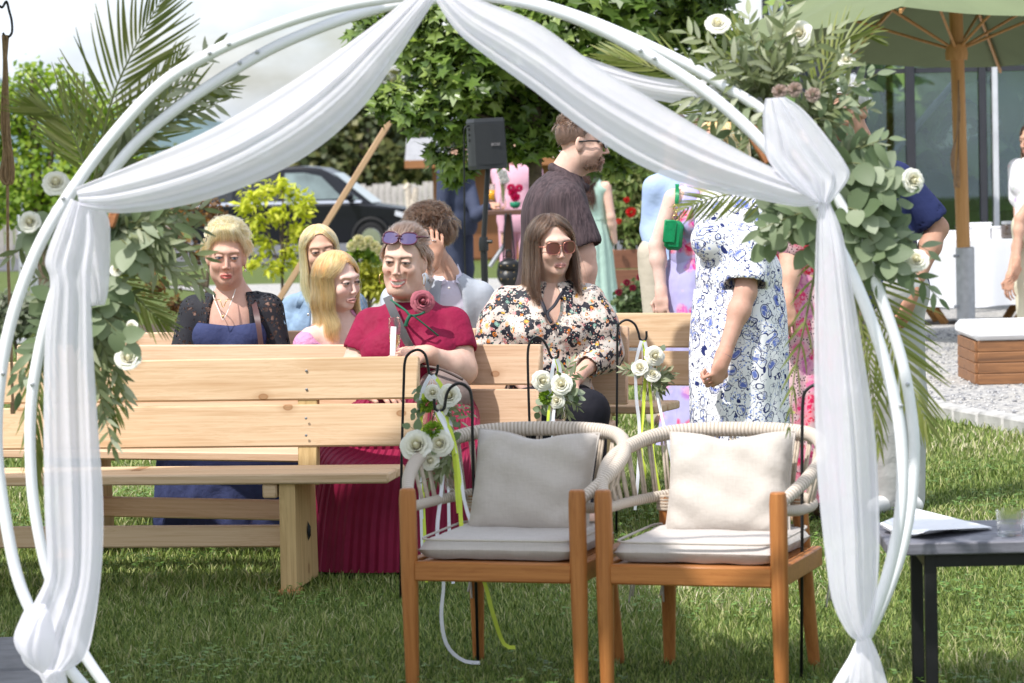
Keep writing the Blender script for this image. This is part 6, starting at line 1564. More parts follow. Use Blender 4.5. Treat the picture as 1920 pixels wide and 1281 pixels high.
# ---- further back, beside the high table
def backman(px, Y, yaw, label, suit, H=1.80, tone=TAN, hair=BRUN, arms=None, tro=None, feet=None):
    a = P(px, 600, Y); a.z = 0; J = skel('stand', a, yaw, H, 1.02); g0 = gz(Y)
    for k in J: J[k] = J[k]+V(0, 0, g0)
    if arms: ov(J, Y, **arms)
    fr = Frame(J['head'], yaw, 4, 0, 1.0)
    root = make_person(label, J, fr, tone, dict(sex='m', h=.004), STND, h=.014, hands=[('r', (.9, -.1, .1), (0, -.3, .9), dict(curl=.9, side=1, size=1.1))] if arms and 'wrr' in arms and suit != 'pink' else ())
    m = {'navy': cloth_mat('navy_suit', (.045, .055, .095), .75, .1), 'pink': cloth_mat('pink_suit', (.60, .34, .42), .8, .06)}[suit]
    g = torso_sdf(J, 1.08).grown(.026)
    for q in 'lr': sleeve(g, J, q, 1.85, .070, .048)
    g.ell(NP(J['pelvis'])+[0, 0, -.03], (.19, .16, .16), k=.05); neckhole(g, J, .066, low=.0)
    garment('jacket', g, m, root, .012, below(J['pelvis'].z-.12)); simple_trousers(J, root, tro or m, (.10, .08, .075), .014)
    cap_mesh(fr, 'hair_cap', hair, root, .008); shoes(J, root, mat('brown_shoe', (.1, .06, .04))); return root
backman(862, 28, 62, 'man in a navy suit holding a beer at the high table', 'navy', 1.80, arms=dict(elr=(893, 405, -.25), wrr=(918, 386, -.22)))
backman(975, 29.5, -20, 'man in a pale pink suit behind the high table', 'pink', 1.80, hair=DARK, arms=dict(ell=(945, 395, -.1), wrl=(944, 455, -.1)))
def mint():
    Y = 26.5; a = P(1108, 600, Y); a.z = 0; J = skel('stand', a, 165, 1.62, .95); g0 = gz(Y)
    for k in J: J[k] = J[k]+V(0, 0, g0-.02)
    fr = Frame(J['head'], 170, 5, 0, 1.0)
    root = make_person('dark haired woman in a long mint dress behind the brown shirt man', J, fr, FAIR, dict(h=.004), STND, b=.95, arm=.95, h=.012)
    m = cloth_mat('mint_chiffon', (.40, .56, .48), .7, .06); g = torso_sdf(J, .98, .9).grown(.014); neckhole(g, J, .08, low=.03)
    for q in 'lr': g.ell(NP(J['sh'+q])+[0, 0, .02], (.05, .06, .06), k=.01, sub=True)
    garment('dress_top', g, m, root, .011, below(J['belly'].z-.05)); c = J['belly']
    skirt('dress_skirt', [(c+V(0, 0, 0), V(.14, 0, 0), V(0, .12, 0)), (c+V(0, 0, -.25), V(.19, 0, 0), V(0, .17, 0)), (c+V(0, 0, -.6), V(.22, 0, 0), V(0, .2, 0)), (c+V(0, 0, -1.0), V(.27, 0, 0), V(0, .25, 0))], m, root, 14, .06, 100, 8)
    cap_mesh(fr, 'hair_cap', DARK, root, .008); hairy(fr, long_hair(.42, 600, wave=.01, vol=.02, flare=.8), 'hair', [(.03, .012, .009), (.06, .025, .018), (.10, .045, .03)], root, .005)
mint()
def edgewoman():
    Y = 21.0; a = P(1945, 600, Y); J = skel('stand', a, -50, 1.66, .95)
    for k in J: J[k] = J[k]+V(0, 0, .02+gz(Y))
    ov(J, Y, elr=(1912, 410, -.2), wrr=(1906, 490, -.25), ell=(1912, 440, .0), wrl=(1893, 520, -.1))
    fr = Frame(J['head'], -60, 5, 0, 1.0)
    root = make_person('woman in a pale blouse at the right edge by the buffet', J, fr, TAN, dict(h=.004), STND, b=.95, arm=.9, h=.012, hands=[('r', (-.1, -.1, -1), (.6, -.7, 0), dict(curl=.4, side=-1)), ('l', (-.1, -.1, -1), (-.6, -.7, 0), dict(curl=.4, side=1))])
    m = m_bloom('pastel_print', (.74, .73, .77), [(.72, .72, .76), (.55, .45, .68), (.74, .73, .77), (.50, .58, .55)], 14, None, .35, (.6, .68, .6))
    g = torso_sdf(J, .98, .9).grown(.016)
    for q in 'lr': sleeve(g, J, q, .45, .065, .068)
    neckhole(g, J, .07); garment('blouse', g, m, root, .011, below(J['pelvis'].z-.06)); simple_trousers(J, root, cloth_mat('cream_trousers', (.66, .62, .48)))
    cap_mesh(fr, 'hair_cap', BRUN, root, .008); hairy(fr, long_hair(.22, 400), 'hair', BRUN, root, .005); shoes(J, root, mat('tan_shoe', (.4, .25, .15)))
edgewoman()
# ---------------------------------------------------------------- flower arrangements tied to the hoops
def arrangement(label, Y, core, palms, roses, olives, eucs, seed, extra=()):
    rg = random.Random(seed); root = thing('flower_arrangement', label, 'flowers', P(*core[0], Y), 0, 'greenery on the arch')
    for (pts, n, ll, a0, a1, dr, sd) in palms:
        dy = [rg.uniform(-.05, .08) for _ in pts]; palm(root, [P(x, y, Y)+V(0, dy[i]*i/len(pts)+.03, 0) for i, (x, y) in enumerate(pts)], n, ll, rg, V(rg.uniform(-.2, .2), -1, .1), a0, a1, dr, sd)
    def rad(e, kind, n, s, base=None):
        b = min(core, key=lambda c: (c[0]-e[0])**2+(c[1]-e[1])**2) if base is None else base
        p0 = P(*b, Y)+V(0, .04, 0); p1 = P(*e, Y)+V(0, rg.uniform(-.09, .06), 0); mid = p0.lerp(p1, .5)+V(rg.uniform(-.02, .02), -.05, .02)
        L = (p1-p0).length
        if kind == 'o': sprig('olive_sprig', root, [p0, mid, p1], OLIVE, max(9, int(L*60)+5), s*1.1, 42, rg, stem=.0022, t0=.15)
        else: sprig('eucalyptus_sprig', root, [p0, mid, p1], EUC if kind == 'e' else EUCL, max(6, int(L*34)+4), s, 55, rg, stem=.0022, t0=.2)
    for e in olives: rad(e[:2], 'o', 0, 1.2)
    for e in eucs: rad(e[:2], e[2] if len(e) > 2 else 'e', 0, 1.7 if len(e) < 3 or e[2] == 'e' else 1.05)
    for (x, y, r) in roses:
        p = P(x, y, Y)-V(0, .06, 0)
        put('rose', rg.choice(ROSES), Matrix.Translation(p) @ V(rg.uniform(-.6, .6), -1, rg.uniform(.0, .9)).to_track_quat('Z', 'Y').to_matrix().to_4x4() @ Matrix.Scale(r*.58/.034, 4), root)
        b = min(core, key=lambda c: (c[0]-x)**2+(c[1]-y)**2); MB().tube([p+V(0, .02, 0), P(*b, Y)+V(0, .05, 0)], .003, 6).build('stem', M_STEM, root)
    return root
RA = arrangement('lush right arrangement of palm, olive, eucalyptus and cream roses', 7.50, [(1440, 190), (1500, 240), (1545, 320), (1560, 400)],
    [([(1425, 235), (1330, 172), (1240, 132), (1150, 104)], 22, .17, 55, 12, -.02, (1, -1)), ([(1470, 365), (1400, 362), (1340, 372), (1285, 392)], 16, .10, 55, 20, .1, (1, -1)),
     ([(1575, 420), (1640, 560), (1700, 690), (1745, 800)], 30, .20, 58, 15, .02, (1, -1)), ([(1565, 420), (1605, 560), (1632, 700), (1650, 840)], 28, .14, 50, 14, .02, (1, -1)),
     ([(1545, 440), (1515, 590), (1492, 710), (1480, 800)], 9, .09, 40, 15, .04, (1, -1)), ([(1520, 190), (1565, 100), (1610, 62), (1650, 70)], 14, .13, 45, 12, .0, (1, -1)), ([(1480, 230), (1430, 160), (1400, 100), (1390, 50)], 16, .12, 50, 15, 0, (1, -1))],
    [(1343, 50, .042), (1497, 66, .044), (1582, 118, .03), (1702, 340, .042), (1712, 488, .042)],
    [(1478, 2), (1450, 28), (1404, 28), (1330, 100), (1288, 62), (1420, 96), (1560, 58), (1612, 150), (1632, 205), (1400, 252), (1366, 222), (1326, 232), (1560, 250), (1500, 95), (1545, 168), (1286, 190), (1380, 300), (1420, 330), (1300, 130), (1440, 120), (1470, 70), (1350, 165), (1600, 95), (1640, 270), (1300, 262), (1590, 205), (1520, 130)],
    [(1640, 300), (1684, 382), (1662, 445), (1622, 470), (1690, 455), (1600, 382), (1640, 530), (1450, 425), (1428, 402), (1512, 470), (1640, 140, 'l'), (1604, 172, 'l'), (1650, 350), (1630, 410), (1480, 400), (1500, 430), (1440, 465), (1600, 300, 'l'), (1570, 235, 'l'), (1760, 560, 'l'), (1740, 470, 'l'), (1395, 60, 'l'), (1615, 340), (1660, 320), (1590, 430), (1680, 510), (1470, 440), (1420, 430, 'l'), (1610, 260, 'l'), (1350, 290, 'l'), (1310, 215, 'l'), (1672, 350), (1655, 405), (1692, 432), (1668, 482), (1700, 525, 'l'), (1640, 365), (1615, 425), (1660, 260, 'l')], 31)
for (x, y) in ((1490, 168), (1462, 172), (1524, 178)):
    put('dried_hydrangea', PUFF, Matrix.Translation(P(x, y, 7.36)) @ Matrix.Scale(.6, 4), RA).data = PUFF.copy()
    o = bpy.data.objects[list(RA.children)[-1].name] if False else None
M_HYD = mat('dried_pink', (.58, .46, .40), .9, .3, 60)
for o in RA.children:
    if o.name.startswith('dried_hydrangea'): o.data.materials.clear(); o.data.materials.append(M_HYD)
M_WICK = mat('wicker', (.34, .14, .06), .8, .3, 60, .6, 90)
MB().box(P(1424, 272, 7.42), (.03, .03, .10), (0, R(-28), 0), .004).build('wicker_peg', M_WICK, RA)
LA = arrangement('lush left arrangement of tall palm fronds, olive sprigs and cream roses', 7.52, [(160, 350), (120, 420), (200, 440), (150, 560)],
    [([(175, 335), (205, 195), (245, 100), (292, 2)], 24, .22, 58, 18, .0, (1, -1)), ([(190, 345), (270, 245), (345, 182), (425, 160)], 20, .15, 58, 14, .0, (1, -1)), ([(165, 345), (140, 270), (112, 225), (70, 200)], 22, .18, 48, 14, .02, (1, -1)),
     ([(185, 335), (240, 240), (295, 160), (335, 105)], 16, .12, 55, 14, .0, (1, -1)), ([(95, 540), (75, 680), (64, 810), (58, 940)], 26, .13, 32, 10, .04, (1, -1)), ([(195, 505), (245, 550), (282, 585), (310, 610)], 16, .11, 45, 15, .02, (1, -1)), ([(165, 590), (190, 670), (205, 740), (212, 800)], 16, .10, 38, 14, .04, (1, -1))],
    [(112, 345, .046), (64, 418, .038), (118, 398, .03), (254, 612, .026), (246, 672, .044), (225, 505, .024)],
    [(402, 92), (432, 152), (412, 192), (372, 430), (388, 482), (340, 522), (300, 445), (352, 402), (208, 838), (200, 780), (232, 762), (38, 452), (18, 482), (58, 522), (100, 562), (250, 562), (216, 702), (330, 460), (380, 540), (280, 420), (75, 480), (225, 620), (380, 392), (300, 520)],
    [(242, 442), (226, 492), (252, 482), (232, 548), (58, 442), (90, 562), (302, 472), (192, 642), (30, 702, 'l'), (42, 732, 'l'), (270, 500), (230, 590), (280, 440), (60, 610, 'l'), (210, 560), (245, 640), (330, 420, 'l')], 32)
MB().box(P(212, 408, 7.4), (.022, .03, .05), (0, R(20), 0), .004).build('wicker_peg', M_WICK, LA)
# ---------------------------------------------------------------- foliage helpers
DIA = np.array([(0, 0, 0), (.42, .45, .06), (0, 1, -.08), (-.42, .45, .06)]); DIAF = [(0, 1, 2, 3)]
SLIM = np.array([(0, 0, 0), (.2, .4, .04), (0, 1, -.1), (-.2, .4, .04)])
STAR = np.array([(0, 0, 0)]+[(math.sin(a)*r, .42-math.cos(a)*r*1.0, z) for a, r, z in
    [(math.pi*2*k/10, (.20 if k == 0 else (.62 if k in (1, 9) and False else 0)) or ((.64, .54, .60, .54, .64)[k//2] if k % 2 else .20), .05*(k % 2)) for k in range(10)]])
def cloud(name, centers, leaf, size, m, parent, seed=0, up=.5, shell=.35, faces=None, zmin=None, out=.6):
    """leaves spread through ball shaped clumps: centers = (point, radius, count)"""
    rg = np.random.default_rng(seed); Pn = []; Nn = []
    for c, r, n in centers:
        d = rg.normal(size=(n, 3)); d /= np.linalg.norm(d, axis=1)[:, None]; q = (shell+(1-shell)*rg.random(n)**.5)[:, None]
        rr = np.array(r if hasattr(r, '__len__') else (r, r, r)); Pn.append(NP(c)+d*q*rr*(1+.18*rg.normal(size=(n, 1)))); Nn.append(d*out+rg.normal(0, .6, (n, 3))+np.array([0, -.25, up]))
    Pn = np.concatenate(Pn); Nn = np.concatenate(Nn)
    if zmin is not None: k = Pn[:, 2] > zmin; Pn, Nn = Pn[k], Nn[k]
    return leaves_mesh(name, Pn, Nn, leaf, size, m, parent, rg, faces)
def leaf_axes(Nn, rg):
    n = len(Nn); z = Nn/np.linalg.norm(Nn, axis=1)[:, None]; t = rg.normal(size=(n, 3))+np.array([0, 0, -.6]); t -= z*(t*z).sum(1)[:, None]; t /= np.linalg.norm(t, axis=1)[:, None]
    return np.cross(t, z), t, z
def leaves_mesh(name, Pn, Nn, leaf, size, m, parent, rg, faces=None):
    n = len(Pn); x, y, z = leaf_axes(Nn, rg); s = size*rg.uniform(.65, 1.25, n)
    k = len(leaf); v = (Pn[:, None]+(leaf[None, :, 0:1]*x[:, None]+leaf[None, :, 1:2]*y[:, None]+leaf[None, :, 2:3]*z[:, None])*s[:, None, None]).reshape(-1, 3)
    f = np.array(faces or DIAF); f = (f[None]+np.arange(n)[:, None, None]*k).reshape(-1, f.shape[1])
    me = newmesh(name, v, f, m, False); attr(me, 'rnd', np.repeat(rg.random(n), k)); return link(name, me, parent)
STARF = [(0, 1+k, 1+(k+1) % 10) for k in range(10)]
M_BARK = mat('bark', (.10, .075, .05), .9, .35, 25, .8, 60); M_BARKD = mat('bark_dark', (.045, .035, .028), .9, .3, 25, .6, 60)
def limbs(root, name, base, tops, r, m, Y=None):
    for k, t in enumerate(tops):
        a = V(*base); b = V(*t); mid = a.lerp(b, .5)+V(random.uniform(-.1, .1), random.uniform(-.1, .1), .12)*(b-a).length*.5
        MB().tube(crom([a, mid, b], 6), [r*(1-.75*i/12) for i in range(13)], 7).build(name, m, root, smooth=True)
# ---------------------------------------------------------------- sweetgum tree behind the speaker
def sweetgum():
    Y = 20.6; b = P(1012, 700, Y); b.z = gz(Y); root = thing('sweetgum_tree', 'young tree with glossy star shaped leaves behind the speaker', 'tree', b)
    MB().tube(crom([b, V(b.x, b.y, 1.0), V(b.x+.01, b.y, 1.8), P(1005, 120, Y), P(990, -100, Y), P(985, -420, Y)], 6), [.055*(1-.55*i/30) for i in range(31)], 12).build('trunk', M_BARK, root, smooth=True)
    C = [(745, 45, .28), (700, 60, .16), (860, 30, .42), (960, 50, .45), (1060, 50, .45), (1150, 20, .42), (1240, 12, .34), (1310, -10, .3), (880, 130, .33), (960, 140, .36), (1050, 150, .38), (1140, 130, .36), (735, 188, .17), (790, 196, .2), (850, 205, .22), (905, 190, .24), (838, 285, .15), (860, 318, .11), (990, 225, .3), (1090, 230, .3), (1170, 230, .28), (1140, 290, .2), (985, 262, .2), (1200, 120, .3), (800, 100, .22), (900, -150, .6), (1050, -160, .7), (1200, -140, .6), (960, -330, .6), (1090, -320, .6), (780, -80, .4), (1330, 60, .22), (1230, 210, .2)]
    for x, y, r in C[:25:2]: limbs(root, 'branch', P(1005, min(260, y+90), Y), [P(x, y, Y+random.uniform(-.3, .3))], .018, M_BARK)
    m = leafmat('sweetgum_leaf', [(.065, .11, .022), (.105, .175, .033), (.16, .24, .048), (.23, .32, .07), (.31, .39, .10)], .32, .38, .5)
    rg = np.random.default_rng(4); Pn = []; Nn = []
    for x, y, r in C:
        n = int(900*r*r*2.2)+26; c = NP(P(x, y, Y+random.uniform(-.5, .4))); d = rg.normal(size=(n, 3)); d /= np.linalg.norm(d, axis=1)[:, None]
        Pn.append(c+d*(r*(.35+.65*rg.random(n)**.5))[:, None]*np.array([1, 1.1, .8])); Nn.append(d*.4+rg.normal(0, .45, (n, 3))+np.array([-.1, -.55, .75]))
    Pn = np.concatenate(Pn); Nn = np.concatenate(Nn)
    cr = thing('crown', None, None); cr.parent = root; cr.matrix_parent_inverse = MW[root.name].inverted()
    # the 300 leaves nearest the camera inside the picture are single objects
    inside = np.array([(abs(p[0]/p[1]) < .172) and ((p[2]-1.47)/p[1] < .058) for p in Pn]); order = np.argsort(np.where(inside, Pn[:, 1], 99)); one = order[:300]; rest = order[300:]
    lm = MB(); lm.add([V(*p) for p in STAR], STARF); star = lm.mesh('star_leaf', m, False)
    x, y, z = leaf_axes(Nn[one], rg)
    for i, k in enumerate(one):
        s = .125*rg.uniform(.7, 1.25); mm = Matrix(((x[i][0]*s, y[i][0]*s, z[i][0]*s, Pn[k][0]), (x[i][1]*s, y[i][1]*s, z[i][1]*s, Pn[k][1]), (x[i][2]*s, y[i][2]*s, z[i][2]*s, Pn[k][2]), (0, 0, 0, 1)))
        put('leaf', star, mm, cr)
    o = leaves_mesh('leaf_mass', Pn[rest], Nn[rest], STAR, .125, m, cr, rg, STARF); o['kind'] = 'stuff'
sweetgum()
def tree(name, label, Y, px, C, leaf, size, cols, dens, trunk_r=.12, seed=0, group=None, base_y=None, bark=None, fac=.35, shell=.35, spec=.3):
    b = P(px, 500, Y); b.z = gz(Y); root = thing(name, label, 'tree' if 'tree' in name else 'shrub', b, 0, group)
    m = leafmat(name+'_leaf_%d' % seed, cols, .5, fac, spec); s = FPX/Y
    cs = [(P(x, y, Y+random.uniform(-.6, .6)*r/s), r/s, int(dens*r*r)) for x, y, r in C]
    top = max(cs, key=lambda c: c[0].z)[0]
    MB().tube(crom([b, b.lerp(top, .5)+V(random.uniform(-.1, .1)*trunk_r*4, 0, 0), top], 6), [trunk_r*(1-.7*i/12) for i in range(13)], 8).build('trunk', bark or M_BARK, root, smooth=True)
    fork = b.lerp(top, .35)
    for c in cs[::2]: limbs(root, 'branch', fork, [c[0]], trunk_r*.4, bark or M_BARK)
    cloud('crown', cs, leaf, size, m, root, seed, shell=shell); return root
LIME = [(.10, .17, .02), (.17, .27, .03), (.26, .36, .045), (.36, .44, .08)]
tree('linden_tree', 'bright green leafy tree at the far left behind the palm fronds', 34, 90, [(20, 200, 50), (60, 150, 40), (115, 165, 45), (165, 195, 45), (205, 215, 35), (30, 270, 55), (95, 250, 60), (160, 275, 55), (60, 335, 55), (130, 345, 55), (190, 320, 45), (10, 380, 45), (-40, 220, 70), (-60, 320, 70), (90, 385, 40), (235, 270, 40), (250, 340, 40)], DIA, .085, LIME, .11, .10, 11)
DK = [(.03, .042, .018), (.06, .078, .026), (.11, .125, .04), (.20, .185, .065)]
tree('oak_tree', 'dark olive tree mass standing behind the black van', 95, 620, [(560, 300, 55), (600, 270, 60), (650, 250, 60), (700, 240, 60), (745, 225, 55), (690, 300, 60), (620, 330, 50), (760, 290, 55), (720, 330, 45), (540, 340, 40), (800, 300, 40), (660, 190, 50), (720, 175, 45)], DIA, .30, DK, .16, .35, 12, bark=M_BARKD, fac=.2)
tree('oak_tree', 'dark tree mass behind the wooden hut right of the trunk', 98, 1000, [(860, 300, 50), (930, 290, 60), (1000, 280, 60), (1070, 290, 60), (1140, 285, 60), (1200, 280, 60), (1260, 290, 60), (960, 330, 50), (1100, 340, 50), (1320, 290, 60), (1400, 280, 70)], DIA, .32, DK, .12, .35, 13, bark=M_BARKD, fac=.2)
tree('oak_tree', 'distant trees between the left palm and the swag', 110, 350, [(260, 330, 40), (310, 320, 45), (370, 325, 45), (430, 320, 50), (490, 330, 45), (340, 360, 40), (420, 360, 45), (200, 350, 50), (140, 360, 50), (60, 370, 50), (0, 370, 50)], DIA, .30, [(.04, .06, .02), (.07, .095, .03), (.12, .15, .05), (.18, .2, .08)], .14, .3, 14, bark=M_BARKD, fac=.25)
tree('yellow_shrub', 'yellow green shrub with upright leaves before the black van', 30, 525, [(472, 372, 21), (505, 355, 20), (545, 365, 21), (568, 392, 20), (520, 402, 20), (482, 415, 18), (556, 430, 18), (458, 452, 18), (497, 458, 20), (540, 468, 18), (576, 372, 12), (455, 388, 14), (478, 492, 15), (515, 500, 17), (552, 494, 14), (530, 340, 12)], SLIM, .095, [(.28, .33, .02), (.42, .47, .03), (.55, .58, .05), (.64, .64, .10)], .21, .02, 15, shell=.0)
tree('golden_shrub', 'golden feathery shrub behind the laughing woman', 27, 690, [(655, 515, 20), (685, 505, 20), (715, 515, 20), (680, 535, 26), (710, 540, 24), (645, 540, 20), (738, 530, 18)], SLIM, .075, [(.28, .30, .03), (.40, .40, .05), (.52, .50, .09)], .4, .02, 16, shell=.1)
tree('rust_shrub', 'rusty brown leaved shrub left of the yellow one', 28, 380, [(350, 400, 34), (395, 395, 32), (420, 420, 24), (330, 450, 30), (300, 480, 30), (370, 470, 26), (290, 540, 28), (330, 570, 26), (310, 430, 24), (410, 450, 20), (270, 500, 24)], DIA, .06, [(.06, .035, .02), (.12, .065, .03), (.20, .10, .035), (.28, .13, .03), (.16, .18, .05)], .12, .025, 17, shell=.0)
tree('lavender_shrub', 'grey green lavender clump by the left edge', 24, 30, [(10, 570, 26), (40, 580, 26), (70, 590, 22), (20, 610, 24), (55, 610, 22)], SLIM, .09, [(.14, .17, .10), (.20, .23, .15), (.26, .26, .2)], .4, .02, 18, shell=.1)
def hydrangea():
    Y = 27; root = tree('hydrangea_shrub', 'cream flowering shrub beside the van wheel', Y, 690, [(668, 470, 16), (690, 470, 16), (705, 478, 14)], DIA, .07, LIME, .4, .015, 19)
    for x, y in ((672, 450), (690, 452), (702, 462), (680, 460), (660, 462), (712, 470)):
        put('flower_head', PUFF, Matrix.Translation(P(x, y, Y-.2)) @ Matrix.Scale(1.6, 4), root).data = HYD_ME
HYD_ME = PUFF.copy(); HYD_ME.materials.clear(); HYD_ME.materials.append(mat('cream_flower', (.72, .68, .42), .8, .1))
hydrangea()
# ---------------------------------------------------------------- black van
def van():
    Y = 68.0; o = P(790, 475, Y); g0 = gz(Y); root = thing('black_van', 'parked black passenger van with chrome strip beyond the lawn', 'van', (o.x, o.y, g0), R(-6), scale=1.0); root.scale = (1, 1, 1.1); MW[root.name] = root.matrix_basis.copy()
    blk = mat('van_paint', (.008, .009, .013), .25, 0, spec=.4); gls = mat('van_glass', (.17, .22, .22), .06, .4, 1.6, spec=.7); chrome = mat('chrome', (.75, .75, .78), .12, 0, metal=1); rub = mat('tyre', (.015, .015, .016), .8)
    # side profile, x from the nose (0) backwards to -5.1
    lower = [(0, .55), (-.02, .78), (-.18, .95), (-.95, 1.06), (-1.25, 1.10), (-5.05, 1.14), (-5.12, .9), (-5.1, .35), (-4.6, .28), (-.35, .28), (-.08, .36)]
    def extr(prof, w0, w1, taper=None):
        n = len(prof); v = [(x, -w0, z) for x, z in prof]+[(x, w1, z) for x, z in prof]
        return v, [tuple(range(n)), tuple(range(2*n-1, n-1, -1))]+[(i, i+n, (i+1) % n+n, (i+1) % n) for i in range(n)]
    v, f = extr(lower, .95, .95); v = [(x, y*(.80 if (x > -.1) else .93 if x > -.5 else 1), z) for x, y, z in v]
    b = MB(); b.add(v, f); ob = b.build('body', blk, root, local=True); bev = ob.modifiers.new('bev', 'BEVEL'); bev.width = .05; bev.segments = 3; bev.limit_method = 'ANGLE'
    n = 9; up = [(-.98, 1.05), (-1.9, 1.72), (-2.15, 1.83), (-2.6, 1.88), (-4.8, 1.88), (-5.0, 1.75), (-5.08, 1.10)]
    b = MB(); m = len(up); vv = []
    for sy in (-1, 1):
        for x, z in up: vv.append((x, sy*(.94-.17*(z-1.05)/.83), z))
    b.add(vv, [tuple(range(m)), tuple(range(2*m-1, m-1, -1))]+[(i, i+m, (i+1) % m+m, (i+1) % m) for i in range(m)]); ob = b.build('cabin', blk, root, local=True); bev = ob.modifiers.new('bev', 'BEVEL'); bev.width = .05; bev.segments = 3; bev.limit_method = 'ANGLE'
    def side(nm, pts, m_, off=.012):
        p = [(x, -(.94-.17*(z-1.05)/.83)-off, z) for x, z in pts]; q = [(x, y+.01, z) for x, y, z in p]; k = len(p)
        mb = MB(); mb.add(p+q, [tuple(range(k)), tuple(range(2*k-1, k-1, -1))]+[(i, i+k, (i+1) % k+k, (i+1) % k) for i in range(k)]); return mb.build(nm, m_, root, local=True, smooth=False)
    side('side_window', [(-1.62, 1.20), (-2.12, 1.66), (-2.50, 1.74), (-2.95, 1.74), (-2.95, 1.18)], gls); side('quarter_window', [(-1.25, 1.17), (-1.55, 1.40), (-1.55, 1.18)], gls)
    side('side_window', [(-3.10, 1.18), (-3.10, 1.74), (-4.05, 1.74), (-4.05, 1.18)], mat('van_dark_glass', (.008, .009, .01), .05, 0, coat=1)); side('side_window', [(-4.15, 1.18), (-4.15, 1.74), (-4.75, 1.70), (-4.85, 1.18)], mat('van_dark_glass', (.008, .009, .01)))
    side('chrome_strip', [(-1.2, 1.105), (-1.2, 1.155), (-4.9, 1.165), (-4.9, 1.115)], chrome, .02)
    mb = MB(); mb.add([(-1.0, -.80, 1.085), (-1.0, .80, 1.085), (-1.86, .70, 1.71), (-1.86, -.70, 1.71)], [(0, 1, 2, 3)]); w = mb.build('windscreen', gls, root, local=True); w.location = (.012, 0, .012)
    for x in (-1.0, -4.2):
        wh = MB(); wh.lathe([(.20, -.10), (.32, -.11), (.35, -.07), (.35, .07), (.32, .11), (.20, .10)], 28, Matrix.Translation(V(x, -.86, .35)) @ Matrix.Rotation(R(90), 4, 'X')); ow = wh.build('wheel', rub, root, local=True)
        ar = MB(); ar.tube([(x+.42*math.cos(a), -.945, .36+.42*math.sin(a)) for a in np.linspace(0, math.pi, 16)], .035, 6); ar.build('wheel_arch', mat('arch_plastic', (.02, .02, .02), .6), root, local=True)
        for k in range(10):
            a = 2*math.pi*k/10; sp = MB(); sp.box((x+.115*math.cos(a), -.965, .35+.115*math.sin(a)), (.20, .02, .035), (0, -a, 0)); sp.build('spoke', chrome, ow, local=True)
        MB().lathe([(.225, -.012), (.235, 0), (.225, .012)], 24, Matrix.Translation(V(x, -.97, .35)) @ Matrix.Rotation(R(90), 4, 'X')).build('rim', chrome, ow, local=True)
    s = MB(); s.ell((-1.45, -1.08, 1.24), (.10, .10, .09), 12, 8); s.build('door_mirror', blk, root, local=True)
    h = MB(); h.add([(-.06, -.80, .78), (-.05, -.80, .66), (-.50, -.93, .80), (-.48, -.93, .90)], [(0, 1, 2, 3)]); hh = h.build('headlight', mat('lamp_glass', (.75, .78, .82), .1, 0), root, local=True); hh.location = (.05, -.035, .03)
    mb = MB(); mb.box((-2.98, -.955, .75), (.012, .01, .75)); mb.build('door_gap', rub, root, local=True)
    for x in (-2.75, -3.2): MB().box((x, -.97, 1.03), (.20, .025, .035), bev=.008).build('door_handle', blk, root, local=True)
van()
# ---------------------------------------------------------------- hut, fences, posts, pole
M_HUT = woodmat('hut_boards', (.36, .16, .07), (.22, .09, .035), .6, knots=False)
def hut():
    Y = 62; root = thing('wooden_hut', 'brown boarded hut with grey roof behind the high table', 'hut', P(930, 400, Y)); a, b = P(815, 300, Y), P(1075, 300, Y); z0 = gz(Y); zt = P(900, 305, Y).z
    k = 13
    for i in range(k):
        z = z0+(zt-z0)*(i+.5)/k; MB().box(((a.x+b.x)/2, Y+.02*(i % 2), z), (b.x-a.x, .05, (zt-z0)/k*.95), bev=.008).build('board', M_HUT, root)
    MB().box((a.x, Y+1.2, (z0+zt)/2), (.1, 2.4, zt-z0)).build('side_wall', M_HUT, root); MB().box((b.x, Y+1.2, (z0+zt)/2), (.1, 2.4, zt-z0)).build('side_wall', M_HUT, root)
    for i in range(6):
        MB().box(((a.x+b.x)/2-.1, Y-.55+i*.28, zt+.06+i*.085), (b.x-a.x+1.0, .33, .03), (R(17), 0, 0)).build('roof_sheet', mat('roof_grey', (.30, .30, .31), .7, .15), root)
    MB().box(((a.x+b.x)/2-.1, Y-.72, zt+.0), (b.x-a.x+1.0, .05, .16)).build('fascia', M_HUT, root)
    MB().box((a.x+.9, Y-.04, z0+1.0), (.8, .04, 1.9)).build('door', woodmat('hut_door', (.26, .11, .05), (.15, .06, .03), .6, knots=False, axis=2), root)
hut()
def fence(label, x0, x1, y, Y, h, w, col, gap=1.25, rails=True, slope=0):
    a = P(x0, y, Y); b = P(x1, y, Y); z0 = gz(Y); root = thing('board_fence', label, 'fence', (a.x, a.y, z0)); n = int((b.x-a.x)/(w*gap)); m = mat('fence_%d' % int(col[0]*100), col, .85, .2, 6)
    me = MB().box((0, 0, h/2), (w, .03, h), bev=.004).mesh('fence_board', m, 'auto')
    for i in range(n):
        o = link('fence_board', me, root); o.matrix_basis = Matrix.Translation(V(a.x+(i+.5)*w*gap, Y+random.uniform(-.01, .01), z0)) @ Matrix.Diagonal((1, 1, random.uniform(.96, 1.04), 1))
    for z in (.25, .8): MB().box(((a.x+b.x)/2, Y+.035, z0+h*z), (b.x-a.x, .04, .08)).build('rail', m, root)
fence('pale board fence right of the black van bonnet', 640, 850, 400, 82, 1.5, .16, (.47, .44, .40), 1.08); fence('low weathered fence behind the elderly woman', -60, 330, 470, 72, .9, .18, (.34, .32, .29))
